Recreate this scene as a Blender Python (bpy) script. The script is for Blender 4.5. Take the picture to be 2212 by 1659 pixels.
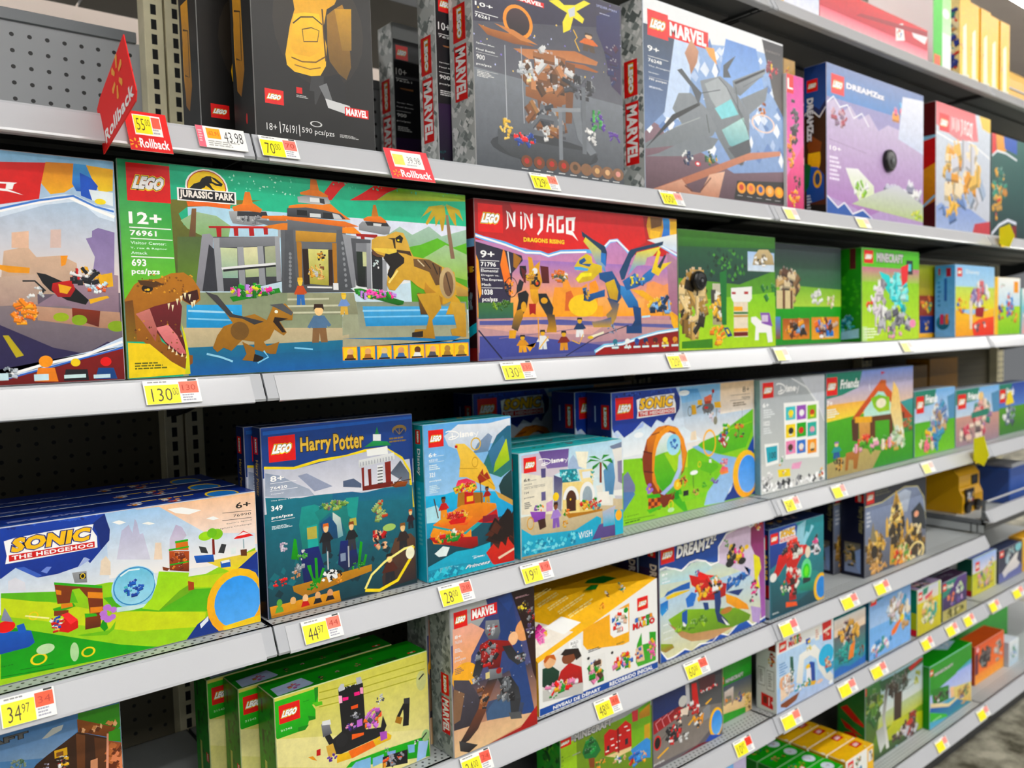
# Toy aisle: a gondola of steel shelves stocked with boxed brick sets.
import bpy, math, random, ast
from mathutils import Vector, Matrix
for o in list(bpy.data.objects): bpy.data.objects.remove(o)
SC = bpy.context.scene
COL = SC.collection

# ---------------------------------------------------------------- camera
YF = 1.1039            # front plane of the shelves (metres in front of the camera)
YB = 1.5565            # perforated back panels
cam_d = bpy.data.cameras.new('camera'); cam = bpy.data.objects.new('camera', cam_d); COL.objects.link(cam)
YAW, PIT, ROL, FPX = 0.88865, -0.05974, -0.02633, 1778.2
fw = Vector((math.cos(YAW)*math.cos(PIT), math.sin(YAW)*math.cos(PIT), math.sin(PIT)))
rt0 = Vector((math.sin(YAW), -math.cos(YAW), 0)); up0 = rt0.cross(fw)
rt = math.cos(ROL)*rt0 + math.sin(ROL)*up0; up = -math.sin(ROL)*rt0 + math.cos(ROL)*up0
M = Matrix((rt, up, -fw)).transposed().to_4x4(); M.translation = (0, 0, 1.42); cam.matrix_world = M
cam_d.sensor_width = 36; cam_d.lens = FPX/2212*36; cam_d.clip_start = .02
cam_d.dof.use_dof = True; cam_d.dof.focus_distance = 1.12; cam_d.dof.aperture_fstop = 4.4
SC.camera = cam

# ---------------------------------------------------------------- light and exposure
SC.view_settings.view_transform = 'Standard'; SC.view_settings.look = 'None'
SC.view_settings.gamma = 1; SC.view_settings.exposure = 0.66; SC.view_settings.use_curve_mapping = False
W = bpy.data.worlds.new('store_ambient'); SC.world = W; W.use_nodes = True
W.node_tree.nodes['Background'].inputs[0].default_value = (.93, .96, 1, 1)
W.node_tree.nodes['Background'].inputs[1].default_value = AMB = 0.12
LAMP = 22.0            # emission of the ceiling strip lamps

# ---------------------------------------------------------------- helpers
def lin(h):
    if not isinstance(h, str): return tuple(h)[:3]
    c = [int(h[i:i+2], 16)/255 for i in (0, 2, 4)]
    return tuple(x/12.92 if x <= .04045 else ((x+.055)/1.055)**2.4 for x in c)
def vivid(c):
    """offset-printed inks: a little purer than the nominal swatch"""
    y = .3*c[0]+.59*c[1]+.11*c[2]
    g = min(1, (y+.002)/.35)**.16
    return [min(1, max(.004, g*(y+1.2*(x-y)))) for x in c]
def mix(a, b, t): return tuple(a[i]*(1-t)+b[i]*t for i in range(3))
def mat(name, col, rough=.5, metal=0., coat=0., emit=None):
    m = bpy.data.materials.new(name); m.use_nodes = True; b = m.node_tree.nodes['Principled BSDF']
    b.inputs['Base Color'].default_value = (*lin(col), 1); b.inputs['Roughness'].default_value = rough
    b.inputs['Metallic'].default_value = metal; b.inputs['Coat Weight'].default_value = coat
    if emit:
        b.inputs['Emission Color'].default_value = (*lin(emit[0]), 1); b.inputs['Emission Strength'].default_value = emit[1]
    return m
def mth(nt, op, a, b=None, c=None):
    n = nt.nodes.new('ShaderNodeMath'); n.operation = op
    for i, v in enumerate((a, b, c)):
        if v is None: continue
        if isinstance(v, (int, float)): n.inputs[i].default_value = v
        else: nt.links.new(v, n.inputs[i])
    return n.outputs[0]
def worn(m, base, amount=.06, scale=6., rough=None):
    nt = m.node_tree; b = nt.nodes['Principled BSDF']
    tc = nt.nodes.new('ShaderNodeTexCoord'); nz = nt.nodes.new('ShaderNodeTexNoise'); nz.inputs['Scale'].default_value = scale; nz.inputs['Detail'].default_value = 6
    nt.links.new(tc.outputs['Object'], nz.inputs['Vector'])
    mr = nt.nodes.new('ShaderNodeMapRange'); mr.inputs[1].default_value = .3; mr.inputs[2].default_value = .7; mr.inputs[3].default_value = 1-amount; mr.inputs[4].default_value = 1+amount
    nt.links.new(nz.outputs[0], mr.inputs[0])
    mx = nt.nodes.new('ShaderNodeVectorMath'); mx.operation = 'SCALE'; mx.inputs[0].default_value = lin(base)
    nt.links.new(mr.outputs[0], mx.inputs['Scale']); nt.links.new(mx.outputs[0], b.inputs['Base Color'])
    return tc, mx
def holes(m, ax, ay, px, py, r, dark, x0=0., y0=0., stagger=False, band=None, square=False):
    """punched holes on a regular grid: they darken the base colour where the sheet is missing"""
    nt = m.node_tree; b = nt.nodes['Principled BSDF']; src = b.inputs['Base Color'].links[0].from_socket
    tc = nt.nodes.new('ShaderNodeTexCoord'); sp = nt.nodes.new('ShaderNodeSeparateXYZ'); nt.links.new(tc.outputs['Object'], sp.inputs[0])
    x = mth(nt, 'DIVIDE', mth(nt, 'SUBTRACT', sp.outputs[ax], x0), px); y = mth(nt, 'DIVIDE', mth(nt, 'SUBTRACT', sp.outputs[ay], y0), py)
    if stagger: x = mth(nt, 'ADD', x, mth(nt, 'MULTIPLY', mth(nt, 'MODULO', mth(nt, 'ROUND', y), 2), .5))
    dx = mth(nt, 'MULTIPLY', mth(nt, 'SUBTRACT', x, mth(nt, 'ROUND', x)), px); dy = mth(nt, 'MULTIPLY', mth(nt, 'SUBTRACT', y, mth(nt, 'ROUND', y)), py)
    if square: d = mth(nt, 'MAXIMUM', mth(nt, 'ABSOLUTE', dx), mth(nt, 'ABSOLUTE', dy))
    else: d = mth(nt, 'SQRT', mth(nt, 'ADD', mth(nt, 'MULTIPLY', dx, dx), mth(nt, 'MULTIPLY', dy, dy)))
    k = mth(nt, 'LESS_THAN', d, r)
    if band:
        k = mth(nt, 'MULTIPLY', k, mth(nt, 'GREATER_THAN', sp.outputs[ay], band[0])); k = mth(nt, 'MULTIPLY', k, mth(nt, 'LESS_THAN', sp.outputs[ay], band[1]))
    mx = nt.nodes.new('ShaderNodeMix'); mx.data_type = 'RGBA'; nt.links.new(k, mx.inputs[0]); nt.links.new(src, mx.inputs[6]); mx.inputs[7].default_value = (*lin(dark), 1)
    nt.links.new(mx.outputs[2], b.inputs['Base Color'])
class MB:
    """mesh collector: polygons with a colour each, linked as one object"""
    def __init__(s): s.v = []; s.f = []; s.c = []
    def poly(s, pts, cols=None):
        n = len(s.v); s.v += [tuple(p) for p in pts]; s.f.append(list(range(n, n+len(pts))))
        s.c.append(cols if isinstance(cols, list) else [cols or (1, 1, 1)]*len(pts))
    def mesh(s, vs, fs, col=None):
        n = len(s.v); s.v += [tuple(p) for p in vs]
        for f in fs: s.f.append([i+n for i in f]); s.c.append([col or (1, 1, 1)]*len(f))
    def box(s, a, b, col=None, bev=0.):
        x0, y0, z0 = a; x1, y1, z1 = b
        if bev <= 0:
            vs = [(x, y, z) for z in (z0, z1) for y in (y0, y1) for x in (x0, x1)]
            s.mesh(vs, [(0, 2, 3, 1), (4, 5, 7, 6), (0, 1, 5, 4), (2, 6, 7, 3), (0, 4, 6, 2), (1, 3, 7, 5)], col); return
        e = bev; vs = []; idx = {}
        for i, x in enumerate((x0, x1)):
            for j, y in enumerate((y0, y1)):
                for k, z in enumerate((z0, z1)):
                    sx, sy, sz = (1, -1)[i], (1, -1)[j], (1, -1)[k]
                    for t, p in enumerate(((x, y+sy*e, z+sz*e), (x+sx*e, y, z+sz*e), (x+sx*e, y+sy*e, z))):
                        idx[i, j, k, t] = len(vs); vs.append(p)
        fs = []
        for i in (0, 1): fs.append([idx[i, j, k, 0] for j, k in ((0, 0), (0, 1), (1, 1), (1, 0))][::(1 if i == 0 else -1)])
        for j in (0, 1): fs.append([idx[i, j, k, 1] for i, k in ((0, 0), (1, 0), (1, 1), (0, 1))][::(1 if j == 0 else -1)])
        for k in (0, 1): fs.append([idx[i, j, k, 2] for i, j in ((0, 0), (0, 1), (1, 1), (1, 0))][::(1 if k == 0 else -1)])
        for j in (0, 1):
            for k in (0, 1): fs.append([idx[0, j, k, 1], idx[1, j, k, 1], idx[1, j, k, 2], idx[0, j, k, 2]][::(-1 if j == k else 1)])
        for i in (0, 1):
            for k in (0, 1): fs.append([idx[i, 0, k, 0], idx[i, 1, k, 0], idx[i, 1, k, 2], idx[i, 0, k, 2]][::(1 if i == k else -1)])
            for j in (0, 1): fs.append([idx[i, j, 0, 0], idx[i, j, 1, 0], idx[i, j, 1, 1], idx[i, j, 0, 1]][::(-1 if i == j else 1)])
        for i in (0, 1):
            for j in (0, 1):
                for k in (0, 1): fs.append([idx[i, j, k, t] for t in (0, 1, 2)][::(1 if (i+j+k) % 2 else -1)])
        s.mesh(vs, fs, col)
    def prism(s, prof, x0, x1, col=None):
        """profile in (y, z), swept along x"""
        n = len(prof); vs = [(x0, y, z) for y, z in prof]+[(x1, y, z) for y, z in prof]
        fs = [(i, (i+1) % n, (i+1) % n+n, i+n) for i in range(n)]+[tuple(range(n))[::-1], tuple(range(n, 2*n))]
        s.mesh(vs, fs, col)
    def tube(s, a, b, r, n=10, col=None):
        a = Vector(a); b = Vector(b); d = (b-a).normalized(); u = d.orthogonal().normalized(); w = d.cross(u)
        vs = [p+r*(math.cos(2*math.pi*i/n)*u+math.sin(2*math.pi*i/n)*w) for p in (a, b) for i in range(n)]
        s.mesh(vs, [(i, (i+1) % n, (i+1) % n+n, i+n) for i in range(n)]+[tuple(range(n))[::-1], tuple(range(n, 2*n))], col)
    def build(s, name, m, parent=None, loc=None, smooth=False):
        me = bpy.data.meshes.new(name); me.from_pydata(s.v, [], s.f)
        if m is PRINT or m is MATTE:
            at = me.color_attributes.new('ink', 'FLOAT_COLOR', 'CORNER'); i = 0; buf = []
            for cs in s.c:
                for c in cs: buf += [*vivid(c), 1.0]
            at.data.foreach_set('color', buf)
        me.materials.append(m); me.update()
        if smooth: me.shade_smooth()
        o = bpy.data.objects.new(name, me); COL.objects.link(o)
        if parent: o.parent = parent
        if loc: o.location = loc
        return o
def tag(o, label=None, cat=None, group=None, kind=None):
    if label: o['label'] = label
    if cat: o['category'] = cat
    if group: o['group'] = group
    if kind: o['kind'] = kind
    return o
def empty(name, loc, label, cat, group=None, rz=0):
    o = bpy.data.objects.new(name, None); COL.objects.link(o); o.location = loc; o.rotation_euler = (0, 0, rz); o.empty_display_size = .03
    return tag(o, label, cat, group)
HID = ('front_artwork', 'title_lettering', 'maker_badge')
def copy_tree(o, loc, label, group=None, rz=None, skip=()):
    c = o.copy(); COL.objects.link(c); c.location = loc; c['label'] = label
    if rz is not None: c.rotation_euler = (0, 0, rz)
    if group: c['group'] = group
    for ch in list(o.children):
        if ch.name.split('.')[0] in skip: continue
        d = ch.copy(); COL.objects.link(d); d.parent = c
        for g in list(ch.children):
            e = g.copy(); COL.objects.link(e); e.parent = d
    return c

# ---------------------------------------------------------------- materials
def ink_mat(name, rough, coat):
    m = mat(name, 'ffffff', rough, coat=coat); nt = m.node_tree
    a = nt.nodes.new('ShaderNodeVertexColor'); a.layer_name = 'ink'
    # the painterly mottle of the printed pictures
    tc = nt.nodes.new('ShaderNodeTexCoord'); nz = nt.nodes.new('ShaderNodeTexNoise'); nz.inputs['Scale'].default_value = 60; nz.inputs['Detail'].default_value = 9; nz.inputs['Roughness'].default_value = .68
    nt.links.new(tc.outputs['Object'], nz.inputs['Vector'])
    mr = nt.nodes.new('ShaderNodeMapRange'); mr.inputs[1].default_value = .32; mr.inputs[2].default_value = .68; mr.inputs[3].default_value = .88 if coat else .97; mr.inputs[4].default_value = 1.08 if coat else 1.
    nt.links.new(nz.outputs[0], mr.inputs[0])
    # white and black inks stay plain
    hs = nt.nodes.new('ShaderNodeSeparateColor'); hs.mode = 'HSV'; nt.links.new(a.outputs[0], hs.inputs[0])
    k = mth(nt, 'MINIMUM', mth(nt, 'MULTIPLY', hs.outputs[1], 4), 1)
    f = mth(nt, 'ADD', 1., mth(nt, 'MULTIPLY', k, mth(nt, 'SUBTRACT', mr.outputs[0], 1.)))
    sc = nt.nodes.new('ShaderNodeVectorMath'); sc.operation = 'SCALE'; nt.links.new(a.outputs[0], sc.inputs[0]); nt.links.new(f, sc.inputs['Scale'])
    nt.links.new(sc.outputs[0], nt.nodes['Principled BSDF'].inputs['Base Color'])
    nt.nodes['Principled BSDF'].inputs['Coat Roughness'].default_value = .18; nt.nodes['Principled BSDF'].inputs['Specular IOR Level'].default_value = .36
    return m
PRINT = ink_mat('glossy_printed_card', .42, .14)
MATTE = ink_mat('matte_printed_paper', .6, 0.)
STEEL = mat('white_painted_steel', 'b0b3b9', .42); worn(STEEL, 'b0b3b9', .035, 9)
CHAN = mat('clear_price_channel', 'bfc1c6', .22, coat=.3)
DECK = mat('perforated_grey_deck', 'b4b9ba', .45); worn(DECK, 'b4b9ba', .05, 7)
holes(DECK, 0, 1, .0127, .0100, .0021, '17191a', y0=YF+.014, stagger=True, band=(YF+.008, YF+.050))
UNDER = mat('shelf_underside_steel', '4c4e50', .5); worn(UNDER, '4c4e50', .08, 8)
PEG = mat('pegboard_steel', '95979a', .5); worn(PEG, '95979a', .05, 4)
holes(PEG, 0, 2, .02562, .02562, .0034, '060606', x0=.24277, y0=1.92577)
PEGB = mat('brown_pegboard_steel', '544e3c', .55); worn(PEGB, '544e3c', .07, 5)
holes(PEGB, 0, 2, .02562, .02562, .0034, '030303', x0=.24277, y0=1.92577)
UPR = mat('cream_upright_steel', 'dcd4b2', .4); worn(UPR, 'dcd4b2', .1, 20)
SLOT = mat('slot_shadow_steel', '0b0b0c', .8)
GREY = mat('grey_steel_trim', '6b6f73', .4)
DARK = mat('dark_bracket_steel', '2b2d30', .5)
CARDW = mat('white_ticket_card', 'f2f2f0', .5)

# ---------------------------------------------------------------- printed faces
_txt = {}
def glyphs(s, off):
    k = (s, off)
    if k not in _txt:
        cu = bpy.data.curves.new('t', 'FONT'); cu.body = s; cu.size = 1; cu.resolution_u = 2; cu.offset = off; cu.space_character = 1.02 if off < .03 else 1.06
        ob = bpy.data.objects.new('t', cu); COL.objects.link(ob)
        me = bpy.data.meshes.new_from_object(ob.evaluated_get(bpy.context.evaluated_depsgraph_get()))
        vs = [(v.co.x, v.co.y) for v in me.vertices]; fs = [tuple(p.vertices) for p in me.polygons]
        bpy.data.objects.remove(ob); bpy.data.curves.remove(cu); bpy.data.meshes.remove(me)
        _txt[k] = (vs, fs)
    return _txt[k]
STEP = .000016
class Face:
    """a printed face; positions run 0..100 across and 0..100 down"""
    def __init__(s, o, ux, uy, n, W, H):
        s.o = Vector(o); s.ux = Vector(ux); s.uy = Vector(uy); s.n = Vector(n); s.W = W; s.H = H; s.parts = {}; s.lay = []
    def p3(s, x, y, l): return s.o+s.ux*(x*.01*s.W)+s.uy*(y*.01*s.H)+s.n*(.0002+STEP*l)
    def layer(s, xs, ys):
        b = (min(xs), min(ys), max(xs), max(ys)); l = 0
        for q, k in s.lay:
            if k > l and q[0] < b[2] and b[0] < q[2] and q[1] < b[3] and b[1] < q[3]: l = k
        s.lay.append((b, l+1)); return l+1
    def mb(s, part): return s.parts.setdefault(part, MB())
    def poly(s, pts, c, c2=None, part='artwork', l=None):
        pts = [(min(100, max(0, x)), min(100, max(0, y))) for x, y in pts]
        xs = [p[0] for p in pts]; ys = [p[1] for p in pts]
        if max(xs)-min(xs) < .01 or max(ys)-min(ys) < .01: return
        if l is None: l = s.layer(xs, ys)
        area = sum(pts[i-1][0]*pts[i][1]-pts[i][0]*pts[i-1][1] for i in range(len(pts)))
        if area > 0: pts = pts[::-1]
        c = lin(c)
        if c2: c2 = lin(c2); y0, y1 = min(ys), max(ys); cols = [mix(c, c2, (y-y0)/(y1-y0)) for _, y in pts]
        else: cols = [c]*len(pts)
        s.mb(part).poly([s.p3(x, y, l) for x, y in pts], cols)
    def rect(s, r, c, c2=None, part='artwork', l=None): s.poly([(r[0], r[1]), (r[2], r[1]), (r[2], r[3]), (r[0], r[3])], c, c2, part, l)
    def ell(s, e, c, c2=None, part='artwork', n=22):
        s.poly([(e[0]+e[2]*math.cos(2*math.pi*i/n), e[1]+e[3]*math.sin(2*math.pi*i/n)) for i in range(n)], c, c2, part)
    def ring(s, e, t, c, part='artwork', n=28):
        l = s.layer((e[0]-e[2], e[0]+e[2]), (e[1]-e[3], e[1]+e[3]))
        for i in range(n):
            a, b = 2*math.pi*i/n, 2*math.pi*(i+1)/n
            s.poly([(e[0]+e[2]*k*math.cos(t_), e[1]+e[3]*k*math.sin(t_)) for k, t_ in ((1, a), (1, b), (1-t, b), (1-t, a))], c, None, part, l)
    def line(s, pts, w, c, part='artwork'):
        A = s.W/s.H; q = [(x*A, y) for x, y in pts]
        l = s.layer([p[0] for p in pts], [p[1]-w/2 for p in pts]+[p[1]+w/2 for p in pts])
        L = []; Rr = []
        for i, (x, y) in enumerate(q):
            a = q[max(i-1, 0)]; b = q[min(i+1, len(q)-1)]; dx, dy = b[0]-a[0], b[1]-a[1]; d = math.hypot(dx, dy) or 1
            ww = w/2; L.append(((x-dy/d*ww)/A, y+dx/d*ww)); Rr.append(((x+dy/d*ww)/A, y-dx/d*ww))
        for i in range(len(q)-1): s.poly([L[i], L[i+1], Rr[i+1], Rr[i]], c, None, part, l)
    def text(s, r, t, c, ol=(), it=0., bold=.012, part='artwork', rot=0):
        vs, fs = glyphs(t, bold)
        if not vs: return
        x0, x1 = min(v[0] for v in vs), max(v[0] for v in vs); y0, y1 = min(v[1] for v in vs), max(v[1] for v in vs)
        def tr(v):
            u = (v[0]-x0)/(x1-x0); w = (v[1]-y0)/(y1-y0)      # w: 0 bottom, 1 top
            if rot == 90: u, w = w, 1-u                        # letters turned clockwise, reading down
            if rot == -90: u, w = 1-w, u
            if rot == 180: u, w = 1-u, 1-w
            k = it*(1 if not rot else 0)
            return r[0]+(r[2]-r[0])*(u*(1-k)+w*k), r[3]-(r[3]-r[1])*w
        for off, cc in sorted(list(ol), key=lambda q: -q[0])+[(0, c)]:
            va, fa = glyphs(t, bold+off) if off else (vs, fs)
            pts = [tr(v) for v in va]
            l = s.layer([max(0, min(100, p[0])) for p in pts], [max(0, min(100, p[1])) for p in pts])
            pts = [(min(100, max(0, x)), min(100, max(0, y))) for x, y in pts]
            m = s.mb(part); n = len(m.v); m.v += [tuple(s.p3(x, y, l)) for x, y in pts]; cl = lin(cc)
            for f in fa:
                f = f if rot else f
                m.f.append([i+n for i in f]); m.c.append([cl]*len(f))
    def badge(s, r, rot=0, slant=.14):
        """red square maker's badge: white rounded letters, black and yellow outlines"""
        p = 'maker_badge'; s.rect(r, 'e3000b', None, p); w = r[2]-r[0]; h = r[3]-r[1]
        q = (r[0]+w*.11, r[1]+h*.33, r[0]+w*.9, r[1]+h*.68) if not rot else (r[0]+w*.33, r[1]+h*.11, r[0]+w*.68, r[1]+h*.9)
        s.text(q, 'LEGO', 'ffffff', [(.09, 'ffe000'), (.04, '111111')], slant, .075, p, rot)
    def bricks(s, e, pal, n, seed, size=1., part='artwork'):
        """a jumble of toy bricks, each with studs"""
        rd = random.Random(seed); pal = pal.split(); A = s.W/s.H; g = math.sqrt(e[2]*A*e[3])*size
        for i in range(n):
            a = rd.uniform(0, 6.283); k = math.sqrt(rd.random()); x = e[0]+e[2]*.85*k*math.cos(a); y = e[1]+e[3]*.85*k*math.sin(a)
            w = g*rd.uniform(.28, .75)/A; h = g*rd.uniform(.18, .42); th = rd.choice((0, 0, .25, -.3, .9, -.8, 1.57)); c = lin(rd.choice(pal)); d = mix(c, (0, 0, 0), .45)
            ct, st = math.cos(th), math.sin(th)
            T = lambda u, v: (x+(u*w*A*ct-v*h*st)/A, y+u*w*A*st+v*h*ct)
            pts = [T(-.5, -.5), T(.5, -.5), T(.5, .5), T(-.5, .5)]; l = s.layer([p[0] for p in pts], [p[1] for p in pts])
            s.poly(pts, c, None, part, l); s.poly([T(-.5, .2), T(.5, .2), T(.5, .5), T(-.5, .5)], d, None, part, l+.45)
            for u in (-.3, .2): s.poly([T(u-.1, -.75), T(u+.12, -.75), T(u+.12, -.5), T(u-.1, -.5)], mix(c, (1, 1, 1), .25), None, part, l)
    def specks(s, r, pal, n, seed, size=1.2, part='artwork'):
        rd = random.Random(seed); pal = pal.split(); A = s.W/s.H; l = s.layer((r[0], r[2]), (r[1], r[3]))
        for i in range(n):
            x = rd.uniform(r[0], r[2]); y = rd.uniform(r[1], r[3]); a = size*rd.uniform(.4, 1)/A; b = size*rd.uniform(.4, 1)
            s.poly([(x, y-b), (x+a, y), (x+a*.3, y+b), (x-a, y+b*.2)], rd.choice(pal), None, part, l+.9*i/n)
    def lines(s, r, n, c, seed=1, fill=.55, part='artwork'):
        """rows of print too small to read"""
        rd = random.Random(seed); h = (r[3]-r[1])/n
        l = s.layer((r[0], r[2]), (r[1], r[3]))
        for i in range(n):
            x = r[0]; e = r[0]+(r[2]-r[0])*rd.uniform(.6, 1)
            while x < e:
                w = (r[2]-r[0])*rd.uniform(.06, .2); s.rect((x, r[1]+i*h, min(x+w, e), r[1]+i*h+h*fill), c, None, part, l); x += w+(r[2]-r[0])*.025
    def run(s, ops):
        """one drawing step per line: kind|fields"""
        N = lambda t: [float(q) for q in t.split()]
        V = lambda t: ast.literal_eval(t) if t[:1] in '([-.0123456789' else t
        Pr = lambda t: list(zip(N(t)[::2], N(t)[1::2]))
        for ln in ops.split('\n'):
            o = ln.split('|'); k = o[0]
            if k == 'p': s.poly(Pr(o[3]), o[1], o[2] or None)
            elif k == 'r': s.rect(N(o[3]), o[1], o[2] or None)
            elif k == 'e': s.ell(N(o[3]), o[1], o[2] or None)
            elif k == 'o': s.ring(N(o[3]), float(o[2]), o[1])
            elif k == 'l': s.line(Pr(o[3]), float(o[2]), o[1])
            elif k == 't': s.text(N(o[1]), o[2], o[3], *[V(q) if i != 3 else q for i, q in enumerate(o[4:])])
            elif k == 'B': s.badge(N(o[1]), *[float(q) for q in o[2:]])
            elif k == 'b': s.bricks(N(o[1]), o[2], int(o[3]), int(o[4]), float(o[5]))
            elif k == 's': s.specks(N(o[1]), o[2], int(o[3]), int(o[4]), float(o[5]))
            elif k == 'm': s.lines(N(o[1]), int(o[2]), o[3], int(o[4]), float(o[5]))
            elif k == 'c': MACRO[o[1]](s, N(o[2]), *[int(q) if q in ('90', '180', '-90') else q for q in o[3:]])
    def build(s, prefix, parent):
        for k, m in s.parts.items():
            if not m.f: continue
            nm = (prefix+'_'+k) if k == 'artwork' else k
            m.build(nm, PRINT, parent)
MACRO = {}
def macro(f): MACRO[f.__name__] = f; return f
def sub(r, q): w, h = r[2]-r[0], r[3]-r[1]; return (r[0]+w*q[0], r[1]+h*q[1], r[0]+w*q[2], r[1]+h*q[3])
@macro
def marvel(s, r, rot=0, part='title_lettering'):
    s.rect(r, 'e01f26', None, part); s.text(sub(r, (.05, .1, .95, .9) if not rot else (.1, .05, .9, .95)), 'MARVEL', 'ffffff', (), 0, .045, part, rot)
@macro
def hedgehog(s, r, part='title_lettering'):
    w, h = r[2]-r[0], r[3]-r[1]; P = lambda *q: [(r[0]+w*q[i], r[1]+h*q[i+1]) for i in range(0, len(q), 2)]
    s.poly(P(0, .14, .1, .08, .5, .02, .97, 0, .95, .2, 1, .5, 1, .95, .0, 1, .02, .7), 'ffffff', None, part)
    s.text(sub(r, (.06, .08, .94, .62)), 'SONIC', 'ffc81a', [(.05, '1b2f8f')], .04, .06, part)
    s.rect(sub(r, (.04, .69, .97, .93)), 'd3161f', None, part); s.text(sub(r, (.07, .73, .95, .89)), 'THE HEDGEHOG', 'ffffff', (), 0, .03, part)
@macro
def castle_script(s, r, c='ffffff', part='title_lettering', rot=0):
    """looping signature-style wordmark"""
    if rot:
        s.text(r, 'Disney', c, (), 0, .02, part, rot); return
    A = s.W/s.H; w, h = r[2]-r[0], r[3]-r[1]; q = lambda u, v: (r[0]+w*u, r[1]+h*v)
    s.line([q(0, .1), q(.08, .02), q(.2, .05), q(.33, .2), q(.4, .42), q(.38, .62), q(.28, .8), q(.16, .88), q(.08, .8), q(.1, .68), q(.2, .6), q(.3, .58)], h*.11, c, part)
    s.line([q(.19, .25), q(.2, .6), q(.21, .86)], h*.1, c, part)
    s.text(sub(r, (.42, .2, .84, .78)), 'isne', c, (), 0, .045, part)
    s.line([q(.85, .42), q(.89, .62), q(.93, .6)], h*.08, c, part); s.line([q(.99, .38), q(.95, .7), q(.89, .98)], h*.08, c, part)
@macro
def blockcraft(s, r, c='c9c9c9', part='title_lettering'):
    s.text(r, 'MINECRAFT', c, [(.05, '2a2a2a')], 0, .05, part)
@macro
def rainbow_title(s, r, part='title_lettering'):
    cs = ['2c7be0', 'e8261c', 'f6c80e', '35a537', 'e8261c']
    for i, ch in enumerate('SUPER'): s.text(sub(r, (.1+i*.17, .02+.03*(2-abs(i-2)), .1+i*.17+.15, .4)), ch, ['2c7be0', 'f6c80e', 'e8261c', '35a537', 'f6a30e'][i], [(.04, '141414')], 0, .05, part)
    for i, ch in enumerate('MARIO'): s.text(sub(r, ((0, .25, .45, .65, .76)[i], .46, (.23, .43, .63, .74, 1.)[i], 1.)), ch, cs[i] if i else 'e8261c', [(.04, '141414')], 0, .05, part)
@macro
def dream_title(s, r, part='title_lettering'):
    s.text(sub(r, (0, .12, .72, 1)), 'DREAM', 'ffffff', [(.07, '10202f')], .05, .05, part)
    for i, k in enumerate((.0, .12, .21)): s.text(sub(r, (.72+k, .0 + (2-i)*.08 if i else .12, .85+k*.8, .9-.22*i)), 'Z', 'ffffff', [(.07, '10202f')], .05, .05, part)
@macro
def ninja_title(s, r, c='ffffff', part='title_lettering'):
    """angular blade-cut lettering"""
    G = {'N': [(0, 0, 16, 8, 20, 78, 14, 90, -6, 100, 6, 80, 8, 20), (14, 4, 30, 12, 72, 78, 60, 84), (60, 10, 80, 0, 76, 80, 60, 84)],
         'I': [(30, 22, 70, 22, 66, 92, 34, 92), (34, 0, 66, 0, 60, 14, 40, 14)],
         'J': [(46, 0, 84, 0, 74, 84, 20, 118, 10, 110, 48, 76), (20, 0, 84, 0, 78, 14, 30, 14)],
         'A': [(4, 96, 30, 0, 56, 0, 34, 40, 22, 96), (40, 0, 84, 0, 84, 96, 64, 96, 62, 22), (30, 48, 80, 48, 78, 62, 26, 62)],
         'G': [(8, 6, 86, 0, 80, 18, 28, 22, 24, 78, 60, 76, 60, 50, 86, 44, 84, 94, 6, 98)],
         'O': [(0, 8, 96, 0, 84, 22, 78, 80, 54, 78, 58, 22, 24, 24, 22, 78, 60, 78, 116, 134, 60, 104, 0, 98)]}
    x = 0; ws = dict(N=1.15, I=.45, J=.95, A=1., G=1., O=1.15); tot = sum(ws[k] for k in 'NINJAGO')
    for ch in 'NINJAGO':
        w = ws[ch]/tot
        for g in G[ch]:
            s.poly([(r[0]+(r[2]-r[0])*(x+w*.92*g[i]/100), r[1]+(r[3]-r[1])*g[i+1]/100) for i in range(0, len(g), 2)], c, None, part)
        x += w
@macro
def island_logo(s, r, part='title_lettering'):
    w, h = r[2]-r[0], r[3]-r[1]; q = lambda u, v: (r[0]+w*u, r[1]+h*v)
    s.ell((r[0]+w*.5, r[1]+h*.44, w*.37, h*.5), 'ffffff', None, part); s.ell((r[0]+w*.5, r[1]+h*.44, w*.34, h*.46), 'c8281e', None, part); s.ell((r[0]+w*.5, r[1]+h*.44, w*.325, h*.44), 'ffd500', None, part)
    P = lambda *a: s.poly([q(a[i], a[i+1]) for i in range(0, len(a), 2)], '161616', None, part)
    P(.18, .52, .28, .36, .38, .3, .42, .2, .5, .13, .58, .12, .6, .3, .5, .34, .46, .44, .36, .5, .3, .6, .18, .64)
    P(.56, .12, .66, .17, .78, .3, .76, .37, .66, .36, .58, .3, .6, .26, .68, .31, .72, .31, .62, .2)
    P(.52, .3, .56, .34, .6, .44, .67, .52, .6, .5, .53, .42, .46, .36)
    P(.22, .5, .4, .46, .44, .6, .36, .52, .3, .62)
    s.poly([q(-.01, .49), q(1.01, .49), q(1.01, .83), q(-.01, .83)], 'ffffff', None, part); s.poly([q(.02, .52), q(.98, .52), q(.98, .8), q(.02, .8)], '1c1c22', None, part)
    s.text(sub(r, (.03, .54, .97, .79)), 'JURASSIC PARK', 'f6efe8', (), 0, .05, part)
    s.poly([q(.14, .84), q(.5, .82), q(.9, .84), q(.89, .96), q(.5, .93), q(.16, .97)], 'f07818', None, part)
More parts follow.
